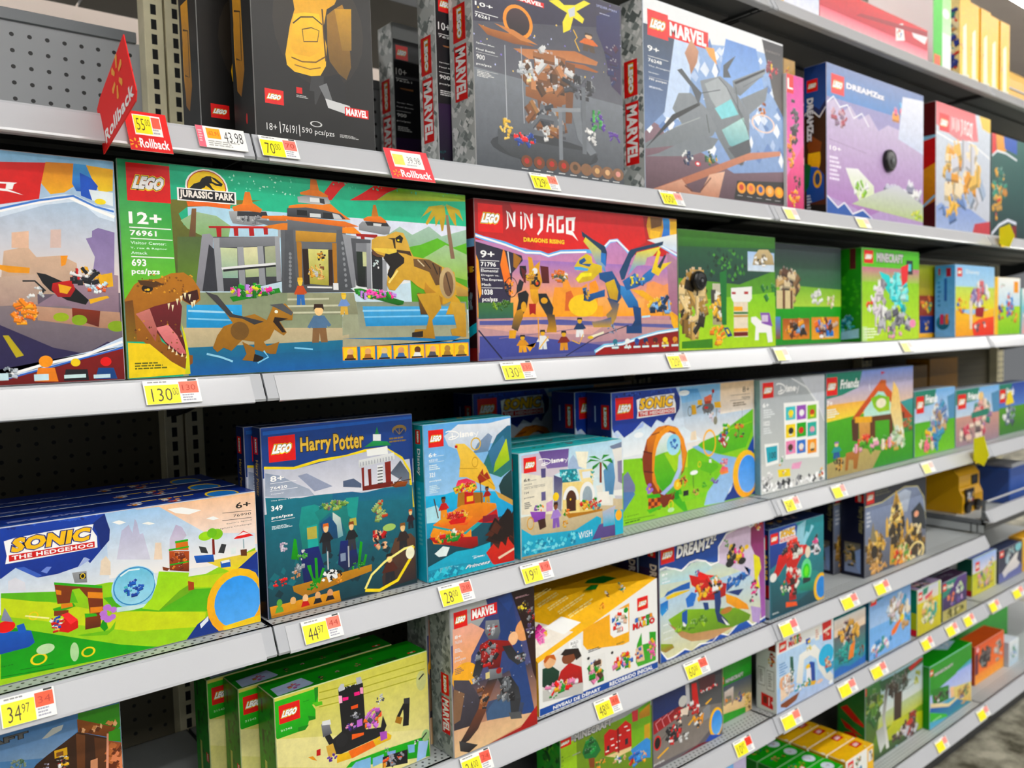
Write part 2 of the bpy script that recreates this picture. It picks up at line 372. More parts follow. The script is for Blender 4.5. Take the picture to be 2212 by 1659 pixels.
@macro
def figure(s, e, body, legs, head='f3cf6a', hair='5a3a1c'):
    """plain little toy figure"""
    x, y, w, h = e
    s.poly([(x-w*.3, y+h*.1), (x+w*.3, y+h*.1), (x+w*.36, y+h*.5), (x+w*.05, y+h*.5), (x, y+h*.25), (x-w*.05, y+h*.5), (x-w*.36, y+h*.5)], legs)
    s.poly([(x-w*.26, y-h*.2), (x+w*.26, y-h*.2), (x+w*.36, y+h*.12), (x-w*.36, y+h*.12)], body)
    s.poly([(x-w*.26, y-h*.18), (x-w*.55, y+h*.1), (x-w*.42, y+h*.13), (x-w*.24, y)], body); s.poly([(x+w*.26, y-h*.18), (x+w*.55, y+h*.05), (x+w*.42, y+h*.1), (x+w*.24, y)], body)
    s.ell((x, y-h*.34, w*.2, h*.15), head, None, 'artwork', 12); s.poly([(x-w*.24, y-h*.34), (x-w*.2, y-h*.5), (x+w*.2, y-h*.5), (x+w*.24, y-h*.34), (x+w*.12, y-h*.4), (x-w*.12, y-h*.4)], hair)

BLACK = mat('black_plastic', '0e0f11', .3)
def corner_cut(m, W, D, H, cf, cs):
    """carton whose front left top corner is sliced off by a slanted yellow panel"""
    h1 = H*.53; dx = W*.985; dd = D*.92
    A, B_, C_, Dd = (0, 0, 0), (W, 0, 0), (W, 0, H), (0, 0, h1)
    m.poly([A, B_, C_, (dx, 0, H), Dd], cf)
    m.poly([(0, 0, 0), Dd, (0, dd, H), (0, D, H), (0, D, 0)], cs); m.poly([(W, 0, 0), (W, D, 0), (W, D, H), C_], cs)
    m.poly([(dx, 0, H), C_, (W, D, H), (0, D, H), (0, dd, H)], lin('f4bc18'))
    m.poly([(0, D, 0), (0, D, H), (W, D, H), (W, D, 0)], cs); m.poly([A, (0, D, 0), (W, D, 0), B_], cs)
    m.poly([Dd, (dx, 0, H), (0, dd, H)], lin('f6c01c'))

def toy_box(name, loc, W, D, H, base, faces, label, group=None, rz=0, cut=None):
    """carton at its front-left-bottom corner; x to the right, y into the shelf"""
    root = empty(name, loc, label, 'toy box', group, rz)
    cf, cs, ct = [lin(c) for c in base]; m = MB()
    if cut: cut(m, W, D, H, cf, cs, ct)
    else:
        m.box((0, 0, 0), (W, D, H), cf, .0012)
        for i, f in enumerate(m.f):
            vs = [Vector(m.v[k]) for k in f]; c = sum(vs, Vector())/len(vs)
            col = cf if c.y < 1e-4 else cs if (c.x < 1e-4 or c.x > W-1e-4) else ct if c.z > H-1e-4 else cs
            if len(f) == 3 or (len(f) == 4 and sum((c.x < .002 or c.x > W-.002, c.y < .002 or c.y > D-.002, c.z < .002 or c.z > H-.002)) >= 2): col = mix(mix(cf, cs, .5), (1, 1, 1), .22)
            m.c[i] = [col]*len(f)
    m.build('carton', PRINT, root)
    e = .0012
    for k, ops in faces.items():
        if k == 'f': F = Face((e, 0, H-e), (1, 0, 0), (0, 0, -1), (0, -1, 0), W-2*e, H-2*e); p = 'front'
        elif k == 's': F = Face((0, D-e, H-e), (0, -1, 0), (0, 0, -1), (-1, 0, 0), D-2*e, H-2*e); p = 'side'
        elif k == 't': F = Face((e, D-e, H), (1, 0, 0), (0, -1, 0), (0, 0, 1), W-2*e, D-2*e); p = 'top'
        F.run(ops)
        # the maker badge and lettering of side and top stay in that face's artwork
        if k != 'f':
            a = F.mb('artwork')
            for q in list(F.parts):
                if q != 'artwork':
                    b = F.parts.pop(q); n = len(a.v); a.v += b.v; a.f += [[i+n for i in f] for f in b.f]; a.c += b.c
        F.build(p, root)
    return root

# ---------------------------------------------------------------- the store around the shelves
FLOOR = mat('speckled_polished_floor', '8f8d80', .35)
nt = FLOOR.node_tree; bs = nt.nodes['Principled BSDF']; tc = nt.nodes.new('ShaderNodeTexCoord')
n1 = nt.nodes.new('ShaderNodeTexNoise'); n1.inputs['Scale'].default_value = 9; n1.inputs['Detail'].default_value = 8; n1.inputs['Roughness'].default_value = .62
nt.links.new(tc.outputs['Object'], n1.inputs['Vector']); cr = nt.nodes.new('ShaderNodeValToRGB'); nt.links.new(n1.outputs[0], cr.inputs[0])
cr.color_ramp.elements[0].position = .36; cr.color_ramp.elements[0].color = (*lin('4f4c3e'), 1); cr.color_ramp.elements[1].position = .62; cr.color_ramp.elements[1].color = (*lin('b9b5a2'), 1)
nt.links.new(cr.outputs[0], bs.inputs['Base Color'])
m = MB(); m.box((-6, -9, -.05), (16, 9.5, 0)); tag(m.build('floor', FLOOR), kind='structure')
CEIL = mat('grey_ceiling_deck', 'a39a94', .8); worn(CEIL, 'a39a94', .06, 2)
m = MB(); m.box((-6, -9, 5.2), (16, 9.5, 5.25)); tag(m.build('ceiling', CEIL), kind='structure')
WALLM = mat('warm_white_wall', 'efe2db', .7); worn(WALLM, 'efe2db', .03, 2)
m = MB(); m.box((-6, 9.3, 0), (16, 9.5, 5.2)); tag(m.build('wall_back', WALLM), kind='structure')
TUBE = mat('ceiling_lamp_diffuser', 'ffffff', .5, emit=('fdfbf7', LAMP))
HOUS = mat('lamp_housing', 'e6e6e4', .5)
k = 0
for iy, y in enumerate((-7.8, -5.6, -3.4, -1.3, 3.2, 7.6)):
    for ix in range(6):
        x = -4.2+ix*3.3
        r = empty('ceiling_light', (x, y, 4.6), 'long white strip light hanging under the store ceiling, row %s' % ['far across the aisle', 'second across the aisle', 'over the neighbouring aisle', 'over this aisle', 'just behind these shelves', 'farthest behind these shelves'][iy], 'ceiling light', 'ceiling strip lights row %s' % 'ABCDEF'[iy])
        m = MB(); m.box((0, -.08, 0), (2.9, .08, .05)); m.build('housing', HOUS, r)
        m = MB(); m.box((.03, -.07, -.035), (2.87, .07, -.001)); m.build('diffuser', TUBE, r)
        for q in (.4, 2.5):
            m = MB(); m.tube((q, 0, .05), (q, 0, .6), .004, 6); m.build('hanger', GREY, r)

# ---------------------------------------------------------------- shelving
X0 = .44927; BAY = 1.2192
ZS = [2.1734, 1.7025, 1.3753, 1.0173, .7193, .4914, .1484]
J = [X0+i*BAY for i in range(-1, 4)]
ROWN = ['highest shelf', 'upper shelf at eye level', 'middle shelf', 'third shelf', 'fourth shelf', 'fifth shelf', 'bottom shelf']
BAYN = ['left-edge bay', 'bay left of centre', 'bay right of centre', 'far right bay']
def shelf(r, i):
    x0, x1, zz = J[i]+.0015, J[i+1]-.0015, ZS[r]
    tray = (r == 4 and i == 3)
    if tray: zz = .798
    root = empty('metal_shelf', (x0, YF, zz), 'white steel '+ROWN[r]+' with sloped price rail, '+BAYN[i] if not tray else 'grey tray shelf with a white front bar in the far right bay', 'shelf')
    L = x1-x0; D = 1.5155-YF
    zt = -.046 if tray else 0
    m = MB(); m.box((0, .003, zt-.0025), (L, D, zt)); m.box((0, .004, zt-.028), (.002, D, zt)); m.box((L-.002, .004, zt-.028), (L, D, zt)); m.box((0, D-.002, zt-.028), (L, D, zt))
    m.v = [(x+x0, y+YF, z) for x, y, z in m.v]
    d = m.build('deck', DECK, root); d.location = (-x0, -YF, 0)
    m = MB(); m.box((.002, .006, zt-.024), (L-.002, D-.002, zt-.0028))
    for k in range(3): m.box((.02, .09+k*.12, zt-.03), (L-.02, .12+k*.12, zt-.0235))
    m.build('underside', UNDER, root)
    m = MB(); m.prism([(0, 0), (-.017, -.034), (-.0155, -.0375), (.004, -.037), (.005, -.0325), (-.012, -.0325), (.003, -.0025), (.008, -.0025), (.008, 0)], 0, L)
    m.build('price_rail', STEEL, root)
    m = MB(); m.prism([(-.0022, -.003), (-.0185, -.0345), (-.0195, -.0375), (-.0165, -.0392), (-.0155, -.0382), (-.0178, -.0365), (-.0169, -.0340), (-.0012, -.0025)], .016, L-.016)
    m.build('price_channel', CHAN, root)
    for x in (.004, L-.007):
        m = MB(); m.prism([(.004, -.004+zt), (.004, -.030+zt), (.16, -.032+zt), (D-.06, -.075+zt), (D, -.085+zt), (D, -.004+zt)], x, x+.003); m.build('bracket', DARK, root)
    if tray:
        m = MB(); m.tube((0, -.004, .034), (L, -.004, .034), .0035)
        m.build('front_bar', STEEL, root)
        for x in (0.001, L-.004):
            m = MB(); m.box((x, 0, -.06), (x+.003, D, -.03)); m.box((x, 0, -.06), (x+.003, .012, .036)); m.build('side_wall', GREY, root)
    if r == 6:
        m = MB(); m.box((0, .05, -.1479), (L, .053, -.04)); m.build('kick_plate', DARK, root)
for r in range(7):
    for i in range(0 if r else 1, 4): shelf(r, i)
for i in range(5):
    u = empty('slotted_upright', (J[i]+.022, 1.5175, 0), 'cream slotted steel upright '+['beyond the left edge', 'left of centre beside the black glove boxes', 'behind the joint right of centre', 'behind the far right joint', 'beyond the right edge'][i], 'upright')
    for x in (-.018, .018):
        m = MB(); m.box((x-.016, 0, 0), (x+.016, .036, 2.35), None, .001); c = m.build('column', UPR, u)
        m = MB()
        for k in range(90): m.box((x-.0045, -.0004, .06+k*.0254), (x+.0045, .001, .077+k*.0254))
        tag(m.build('slot_row', SLOT, c), kind='stuff')
for i in range(4):
    p = empty('pegboard_panel', (J[i]+.06, YB, .1), 'grey perforated steel back panel, '+BAYN[i], 'back panel')
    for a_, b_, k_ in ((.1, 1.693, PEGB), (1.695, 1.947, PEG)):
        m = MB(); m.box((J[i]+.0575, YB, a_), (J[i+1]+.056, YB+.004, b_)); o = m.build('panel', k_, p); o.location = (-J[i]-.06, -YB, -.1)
    m = MB(); m.box((0, -.004, 1.847), (BAY-.076, .012, 1.866), None, .001); m.build('top_trim', GREY, p)
# the shelves of the other side of the gondola, seen through the gap above the panels
for i in range(4):
    q = empty('far_side_shelf', (J[i], 1.60, 2.172), 'dark shelf of the far side, seen above the back panel, '+BAYN[i], 'shelf')
    m = MB(); m.box((.003, .02, 0), (BAY-.003, .45, .022)); m.build('deck', DARK, q)
    for x in (.9,):
        m = MB(); m.box((x, .0, -.03), (x+.012, .38, -.002)); m.build('bracket', GREY, q)


# ---------------------------------------------------------------- the boxed sets
b=toy_box('toy_box',(0.4633, 1.1189, 1.703),0.1892,0.075,0.378,('1d1b1a', '161616', '262422'),{
'f':"""r|28231f|141211|0 0 100 100
e|3a3228|28231f|54.2 55.2 38.3 22.9
p|e3a90c|f3c31a|32.2 43.9 34.1 50.5 29.9 56.6 25.2 67.9 26.1 71.8 32 73.8 45.8 74.3 53.6 73.4 58.5 69.4 59.8 61.6 57.1 56.1 61.1 47.5 67.8 45 73.7 39
p|a67a20|6c5216|60.8 49.8 67.7 46.7 74.8 44.2 77 46.9 80 59.7 80.6 68 76.1 73.2 69.6 71.4 62 67.3 60.5 61.6
p|c99a2c|8f6d20|67.7 46.7 82.6 45.1 81.5 61.3 73.3 62.1
p|f8cf2d|e8b018|33.3 52.3 41.6 50.8 54.4 50 56.9 57.8 53.1 64.6 45.2 67.1 32.6 67.2 29.2 64.7
l|4a3208|0.5|32.4 55.8 38.9 52.8 49.1 51.7 56.6 53.8
l|5a3e0a|0.35|39.7 57.3 47.4 55.9 53.8 56.4 52.1 60.7 40.6 61.8 39.7 57.3
l|7a5510|0.5|30 68.6 38.7 69.5 50.1 68.7 58.2 65.9
l|55390a|0.6|57.1 47.9 57.7 56 58.7 67.6
l|8a5f10|0.4|32.3 71.2 44.8 71.8 53.9 70.4
p|3a3a3c||45.8 74.6 56.2 73.4 55.9 77.3 48.7 84.9 42.5 83
p|1a1a1c||56.2 73.7 69.6 71.4 74.6 75.7 75.3 82.8 63.1 85 55.5 82
p|77797c||51.9 77.6 58.6 75.9 63.3 82.6 58 83
p|cfd0d2||56.8 81.9 78 83.2 81.7 87.2 59.1 85.3
B|7.5 81.8 22.3 87.2
r|111111||31.2 79.9 47.7 85
r|d8141c||32.9 79.4 37.7 81.7
m|32.7 82.3 45.1 83.4|2|b8b8b8|1|0.55
c|marvel|73.6 83.8 94.8 87.3
t|7.9 94.4 16 97|18+|e8e8e8|()|0|0.0
l|e8e8e8|0.3|18.4 93.4 18.8 97.7
t|20.5 94.1 32 97.1|76191|e8e8e8|()|0|0.0
l|e8e8e8|0.3|34 93.5 34.4 97.8
t|36.3 94.2 63.6 96.8|590 pcs/pzs|e8e8e8|()|0|0.0
m|68.4 94.9 86.8 96.2|3|bdbdbd|1|0.55
o|cfcfcf|0.25|48.3 92.3 5.1 1.1""",
's':"""r|141414||0 0 100 100
e|e8b31a|c48a10|35 62 22 19
e|f6d34a||30 56 14 10
p|d9a012|8a5f10|12 40 55 40 60 74 40 83 20 80
l|5a3e0a|0.8|20 50 50 52 48 70 22 68
e|c23030||62 92 4 2""",
},'black box with a big golden armoured glove shape on a stand, upper shelf','black and gold display-set boxes',0,None)
copy_tree(b,(0.4283,1.2339,1.703),'second black box with the golden glove, pushed deeper behind the first','black and gold display-set boxes',skip=())

b=toy_box('toy_box',(0.8182, 1.1899, 1.703),0.36,0.055,0.344,('15131c', 'c9cbcb', 'd5d5d5'),{
'f':"""r|17131f|120f18|0 0 100 100
p|3a1c4c|131722|0 66 100 60 100 100 0 100
r|bfc1c1||0 0 100 9
s|0 86 100 100|27535a 1d3d44|30|4|1.2
t|1.3 25.6 8.3 29.4|10+|f4f4f4
r|f4f4f4||1.2 31.3 9.1 31.6
t|1.3 32.1 11.8 33.2|76261|f4f4f4
t|1.3 45.2 11.8 45.9|Spider-Man|f4f4f4
t|1.2 47.5 12.2 48.1|Final Battle|f4f4f4
t|1.3 51.6 7.4 53.6|900|f4f4f4
t|1.1 55.5 10 56.6|pcs/pzs|f4f4f4
m|1.5 59.2 11.7 62.1|3|d8d8d8|1|0.55
r|f4f4f4||1 50.2 10.3 50.4
p|9a6a4a||3.5 36.8 12.5 36.5 12.5 37.7 4.3 37.4
B|1.7 12.4 9.6 20.4""",
's':"""r|c9cccb|b9bcbb|0 0 100 100
s|0 0 100 100|9aa09f e4e6e5 868d8c f0f0f0|120|7|3.2
B|15 31 75 50|90
c|marvel|18 52 78 84|90""",
},'grey-spined dark box cut off by the frame top, second of the ruin-set copies','dark 900-piece ruin-set boxes',0,None)
copy_tree(b,(0.8848,1.4389,1.703),'third grey-spined dark box of the 900-piece set, standing far back in shadow','dark 900-piece ruin-set boxes',skip=())

b=toy_box('toy_box',(0.8442, 1.1189, 1.703),0.3608,0.068,0.3433,('3b3b46', 'cfd1d0', 'dadbdb'),{
'f':"""r|3a3550|2a2c36|0 0 100 100
p|4b4a58|6a6d76|0 30 100 12 100 60 0 70
p|7d828a|4d5259|0 52 100 55 100 100 0 100
s|0 0 100 50|c9cdf6 fbd98b 8a7bd0|60|3|0.7
t|1.4 20.2 11.9 22.2|10+|ffffff
r|ffffff||1.3 25.1 15 25.4
t|1.2 26 9.8 27.7|76261|ffffff
t|1.5 39.7 12.2 40.6|Spider-Man|f4f4f4
t|1.4 42.6 12.5 43.5|Final Battle|f4f4f4
r|f4f4f4||1.4 44.5 14.4 44.6
t|1.4 45.5 6.4 47.9|900|f4f4f4
t|1.3 49.6 10.2 50.9|pcs/pzs|f4f4f4
m|1.6 53.6 12.6 56.5|4|d8d8d8|1|0.55
r|f4f4f4||1.4 53 14.1 53.1
c|marvel|25.7 11.3 44.4 13.8
e|ff9d1c||27.3 24.7 9.4 8.5
e|4a3138|20141c|27.3 24.7 7.4 6.8
p|b5713f|8a5330|2.9 30.9 11 31.7 24.2 31.5 37.8 34.8 24 36.1 8.2 34.9
p|c98552||12.5 28.4 24.2 29.2 39.8 33.6 28.9 33.5
p|b57348|c48760|23.9 38.4 43.8 35.1 65 31.6 81.6 34.1 80.4 36.4 59.4 37.6 33.6 41.8
p|a8643a||58.3 38.6 71.4 37.7 82 39.4 80.3 40.2 62.5 40.2
p|8a5a3a|6d4528|36.7 37.3 42.8 36.1 46.3 53.6 45.5 80.8 41.4 81.3 38 58.2
p|9b6541|74492c|52 36.6 58.3 37 55.8 51.9 53.9 79.7 47.6 78.9 47.3 56.6
p|a87048|875433|31.1 56.2 60.1 52 59.8 60.2 51.2 63.1 31 60.9
p|7b4e30||58.3 38.6 64.8 39 61.7 70.5 57.4 71.1
b|46.5 47.2 18.1 12|a06a45 c48a62 7d5233 5f4026 d9dadb|40|21|1.0
b|45.7 72.8 15.9 10.4|8a5a3a 6b6f76 3f444c a7794f|36|22|1.0
p|f7e418||58.1 8.9 54 6.8 47.7 9.1 54.9 11.3 60.1 12.5 56.8 18 57.1 23.6 62 20.9 64.4 13.9 70.9 15.7 72.1 13 66.7 10.2 76.8 3.7 72.3 3.1 65.7 7.2
p|cfd2d6||60.7 10.7 65.6 8 65.5 12.8 61.7 14.5
l|ffc83a|0.6|64.2 20.4 66.8 23.9 65.1 25.9 68.3 30.9
l|c9ccd2|0.4|18.7 37.9 18.7 53.8 18.9 76.7
l|b9bcc2|0.4|28.8 36.6 29.6 75.1
c|figure|75.1 25 12.6 9.9|d8742c|5a4a3c|e8b890|3a2c24
b|67.7 50.7 12.4 6.6|4a4d54 6d7078 2e3036|22|23|1.0
p|4b4f55|5f646a|41.4 81.3 63.5 83.3 80.2 84.6 79 88.9 52.4 94.4 32.1 89.6
e|3c4046||44.3 87.3 36 7.2
p|555a60|3c4045|13.1 79.8 24.4 83.6 58.1 84 79.1 83.9 74.4 90.3 42 95.2 21.2 92.5 12.9 87.4
p|7c8188||51.2 63.1 67.4 62.2 70.3 75.8 79.1 83.9 74.5 86.1 65.8 78.1 61.8 64.7 53.3 65.2
r|80858c||52.4 63.7 55 90.9
r|70757c||68.9 49.6 71.9 85.7
p|8e9399||47.5 64.5 68 61.3 67.9 63.4 48 66.4
b|18.8 79.8 4.3 5.8|f0cf7a e3bb5c d8a93f|14|24|1.0
b|30.3 82.8 8 3.9|c8232c 2c50a8 e8363c|18|25|1.0
b|80.7 66.8 5.8 5.9|6a3fa8 2f9a4a 4a2f86 58b060|22|26|1.0
b|92.2 74.6 4.8 5.2|6a3fa8 5a35a0|8|27|1.0
b|75.9 75.1 5.7 5|f0f0f0 d0d0d0|10|28|1.0
b|44.5 78.5 5.2 4|e6e6e6 c9c9c9|8|29|1.0
b|31.3 50 7 4.7|d9d9dc b8bcc2 efe3b0|10|30|1.0
p|27306a|3b2450|81.1 9.3 98.8 1.8 98.8 49.6 91.7 45.7 86.4 27.3 80.9 17.6
b|92.7 31.9 5.4 14.5|3a2a58 55264a 27306a|10|31|1.0
t|81.2 2.9 96.4 4.2|SPIDER-MAN|aeb4e0|()|0|0.0
m|83.4 7 95.1 7.6|1|c8cae8|1|0.55
e|7a4a32||30.7 94.1 3.6 3.1
e|b83c38||30.7 93.9 1.6 1.5
m|27.4 97.8 33.8 98.5|1|e8e8e8|1|0.55
e|7a4a32||38.8 94 3.7 3.2
e|b04a3c||38.8 93.8 1.6 1.5
m|35.4 97.8 41.9 98.5|1|e8e8e8|1|0.55
e|7a4a32||47.2 94 3.8 3.2
e|bb3d38||47.2 93.7 1.7 1.5
m|43.7 97.7 50.4 98.5|1|e8e8e8|1|0.55
e|7a4a32||55.4 93.9 3.9 3.3
e|c04038||55.4 93.7 1.7 1.6
m|51.9 97.7 58.7 98.5|1|e8e8e8|1|0.55
e|8d6a52||63.5 93.9 4 3.3
e|5a4a3a||63.5 93.7 1.8 1.6
m|59.9 97.8 66.9 98.5|1|e8e8e8|1|0.55
e|8d6a52||71.5 94 4.1 3.3
e|8a6a50||71.5 93.7 1.8 1.6
m|67.8 97.9 75 98.6|1|e8e8e8|1|0.55
e|8d6a52||79.4 94 4.2 3.4
e|d0a878||79.4 93.8 1.8 1.6
m|75.6 98 83 98.7|1|e8e8e8|1|0.55
e|8d6a52||87.2 94.1 4.3 3.4
e|d8b088||87.2 93.9 1.9 1.6
m|83.3 98.1 90.9 98.9|1|e8e8e8|1|0.55
e|8d6a52||95.2 94.2 4.4 3.5
e|d89a90||95.3 94 1.9 1.6
m|91.3 98.2 99 99|1|e8e8e8|1|0.55""",
's':"""r|d0d3d2|bfc3c2|0 0 100 100
s|0 0 100 100|9aa09f e9ebea 868d8c f4f4f4|150|8|3.0
B|18 19 72 37|90
c|marvel|20 39 74 66|90""",
},'dark box front with a wooden tower ruin and small heroes row, 900 pieces, grey spine','dark 900-piece ruin-set boxes',0,None)

b=toy_box('toy_box',(1.2655, 1.1189, 1.703),0.4894,0.062,0.38,('8ea6cc', 'c4c7c5', 'e9e9e9'),{
'f':"""r|9db8e0|7f98c4|0 0 100 100
p|e9ebee||0 0 100 0 100 9 72 9 0 22
p|8f7480|5f4650|0 62 60 84 100 78 100 100 0 100
s|0 10 100 75|dfe8f8 b9cbe8 f4f8ff 6f8cc0|110|31|5.0
p|3d4a5c|6f86b0|0 14 30 14 20 50 0 70
p|c9daf4||20 14 34 12 26 60 12 60
p|6d94d4|9cbcec|55 8 78 8 84 30 66 42 50 30
p|2c2c34|6b6460|82.6 1 101 0.9 100.7 44.3 92.3 34.7
B|2.6 5.9 15.5 19.4
c|marvel|15.1 8 42.3 17.3
t|2.3 24.6 9.5 27.6|9+|ffffff
r|ffffff||2.5 30.1 15.3 30.3
t|2.7 31.3 11.1 33.1|76248|ffffff
t|2.8 34.8 16.1 35.7|The Avengers|f0f4ff
t|2.7 38.2 9.2 39|Quinjet|f0f4ff
t|2.9 41.5 14 42.8|795 pcs/pzs|ffffff
m|3 45.7 14 46.7|2|e6ecf8|1|0.55
r|f4f4f4||2.9 40.8 16.1 40.9
p|c99a80|a87a62|26.1 23.1 30.4 14.6 35.5 19.9 34.4 26.1 30.1 33.8 29.1 29
p|e8a868||39.8 16.3 46.4 15.6 48.4 24.5 43 20.7
p|8f959b|6e747a|36.3 35.8 50.6 30.1 59.6 34.2 72.3 47.7 72.1 62.2 67.2 78.4 59 78.6 48.9 66 41.4 53.5
p|a9afb4||39.5 36.8 49.4 31.2 55 35.2 59.4 43.1 49.2 50.3 43.7 44.5
p|8fd4dc||46.4 49.1 58.3 41.5 64 49.3 51.3 54.3
p|b8dcd8|6ea8b0|51.3 60.4 67.5 50.4 72.1 62.2 67.3 70.2 56.8 68.3
p|55595f||55.6 70.2 72.1 62.2 73.3 69.3 65.4 79.1
p|9aa0a6|7b8187|59.6 30.7 84.9 17.8 85.5 20.4 65.3 38.3 60.7 37.5
p|3a3d42||60.7 31.3 84.9 18.2 85.1 19.6 61.9 32.4
p|858b91||65.3 40.1 87.3 28.3 85.3 37 72.3 47.7
p|8b9197|767c82|21.7 45.6 29.9 43.9 40.4 50.3 47.9 60.1 44.5 65 35.8 68.2 29.5 71.8 -1.2 79 -2.1 76 23.5 61.9 17.5 54.7
p|34373b||-1.2 79 19.5 60.1 36.1 49.4 35.6 47.8 17.5 58 -5.8 79
p|5a5f66||52.9 23.5 58.6 18.6 62.1 16 56.2 25.3 58.5 29.2 52.8 30.4
p|5c6168||37.3 42.4 30 37.2 24 31.9 20.9 33.4 30 40.6 35.1 49.6
p|7d838a||48.9 66 35.9 65.6 27.4 69.6 8.3 80 -1.3 83 29.4 78.5 44.4 72
l|3c3f44|0.6|40.4 53.7 42.4 63.7
l|3c3f44|0.5|61.9 33.7 64 47.5 71 57
l|4c5056|0.5|49.4 31.2 55 35.2 67.5 50.4
l|55595f|0.5|37.3 42.4 50.5 37.9
l|a9aeb3|0.4|19.4 64.3 36 56.2
l|6a6f75|0.4|67.7 32.5 83.6 22.7
b|43.2 78.2 5 5.2|2f7a3c d9a83c 2a4f30|12|32|1.0
b|27.3 79.7 4.7 4.2|26406c 1a2c4c e8e8e8|12|33|1.0
b|83.4 43.8 3.8 5.5|b06038 8a4a2c d88a4a|8|34|1.0
o|f0d8d0|0.15|83.3 51.2 9.5 5.5
b|91.2 18.2 5.1 6.5|d04850 8a3040 f0c850|12|35|1.0
e|c84850||34 82.1 2.1 1.5
e|ffffff||34 82.1 1 0.7
p|c88a70|a86850|3.1 100.2 49.9 79.9 72 70.4 97.2 65.7 97.2 68.5 69.6 75.3 44.2 86.8 12.8 99.9
p|e8bfa8|b88068|3.1 102.6 23 92 29 98.1 35.4 98.2 42 87.1 53.2 83.8 48.5 99.4 3.1 103.4
l|6b3a2c|0.8|24.9 95.2 30.1 97.9
l|6b3a2c|0.8|35.4 97.3 43.1 88.7
p|2b2828|2b2828|62.3 88 100.3 84.3 100.2 98.2 59.9 99.1
e|f2a53c||65.6 91.7 3.3 3.3
e|c84a3c||65.6 91.4 1.7 1.8
m|62.5 96.3 68.6 96.7|1|e8e8e8|1|0.55
e|f2a53c||73 91.5 3.4 3.3
e|e07858||73 91.3 1.7 1.8
m|69.8 96.3 76.1 96.7|1|e8e8e8|1|0.55
e|f2a53c||80.6 91.4 3.5 3.3
e|3c5aa0||80.6 91.1 1.7 1.9
m|77.3 96.3 83.8 96.7|1|e8e8e8|1|0.55
e|f2a53c||88.2 91.3 3.6 3.4
e|e8c088||88.2 91 1.8 1.9
m|84.8 96.3 91.4 96.8|1|e8e8e8|1|0.55
e|f2a53c||95.9 91.2 3.7 3.4
e|f0c030||95.9 90.9 1.8 1.9
m|92.5 96.4 99.3 96.8|1|e8e8e8|1|0.55
t|85.6 6.3 97.7 7.5|INFINITY|8a8480|()|0|0.0""",
's':"""r|cdd0cf|b5bab8|0 0 100 100
s|0 0 100 100|8f9695 e4e6e5 747b7a f4f4f4|150|9|3.0
B|15 31 75 50|90
c|marvel|18 53 78 86|90""",
},'pale blue box with a grey jet and a row of gold portraits, grey comic-print spine',None,0,None)

b=toy_box('toy_box',(1.7568, 1.1119, 1.703),0.0728,0.06,0.3139,('d83aa0', 'e8e8e8', 'e8e8e8'),{
'f':"""r|d8189a|f08ac0|0 0 100 100
r|e01f26||0 0 40 14
t|4 3 36 11|L|ffffff
p|f06a9c|c8306c|60 60 100 50 100 100 0 100 0 76
b|45 34 20 22|3a2c2c 5f5f66 2a2224|18|41|1.0
b|30 58 26 16|e8881c f0c030 3a2222|16|42|1.0
b|60 78 22 8|2a2222 4a2a24|10|43|1.0
b|45 92 34 7|f6a81c e85a1c f0c838|18|44|1.0""",
},'narrow magenta box squeezed between the grey jet set and the cloud-edged blue box',None,0,None)

b=toy_box('toy_box',(1.8455, 1.1759, 1.703),0.0517,0.06,0.3828,('b88a4a', 'a87a3c', 'd9b878'),{
'f':"""r|d9b070|8a5c34|0 0 100 100
b|50 12 40 8|6a2a1c c84a1c f0c060|10|45|1.0""",
},'tan box showing its top corner above the magenta box',None,0,None)

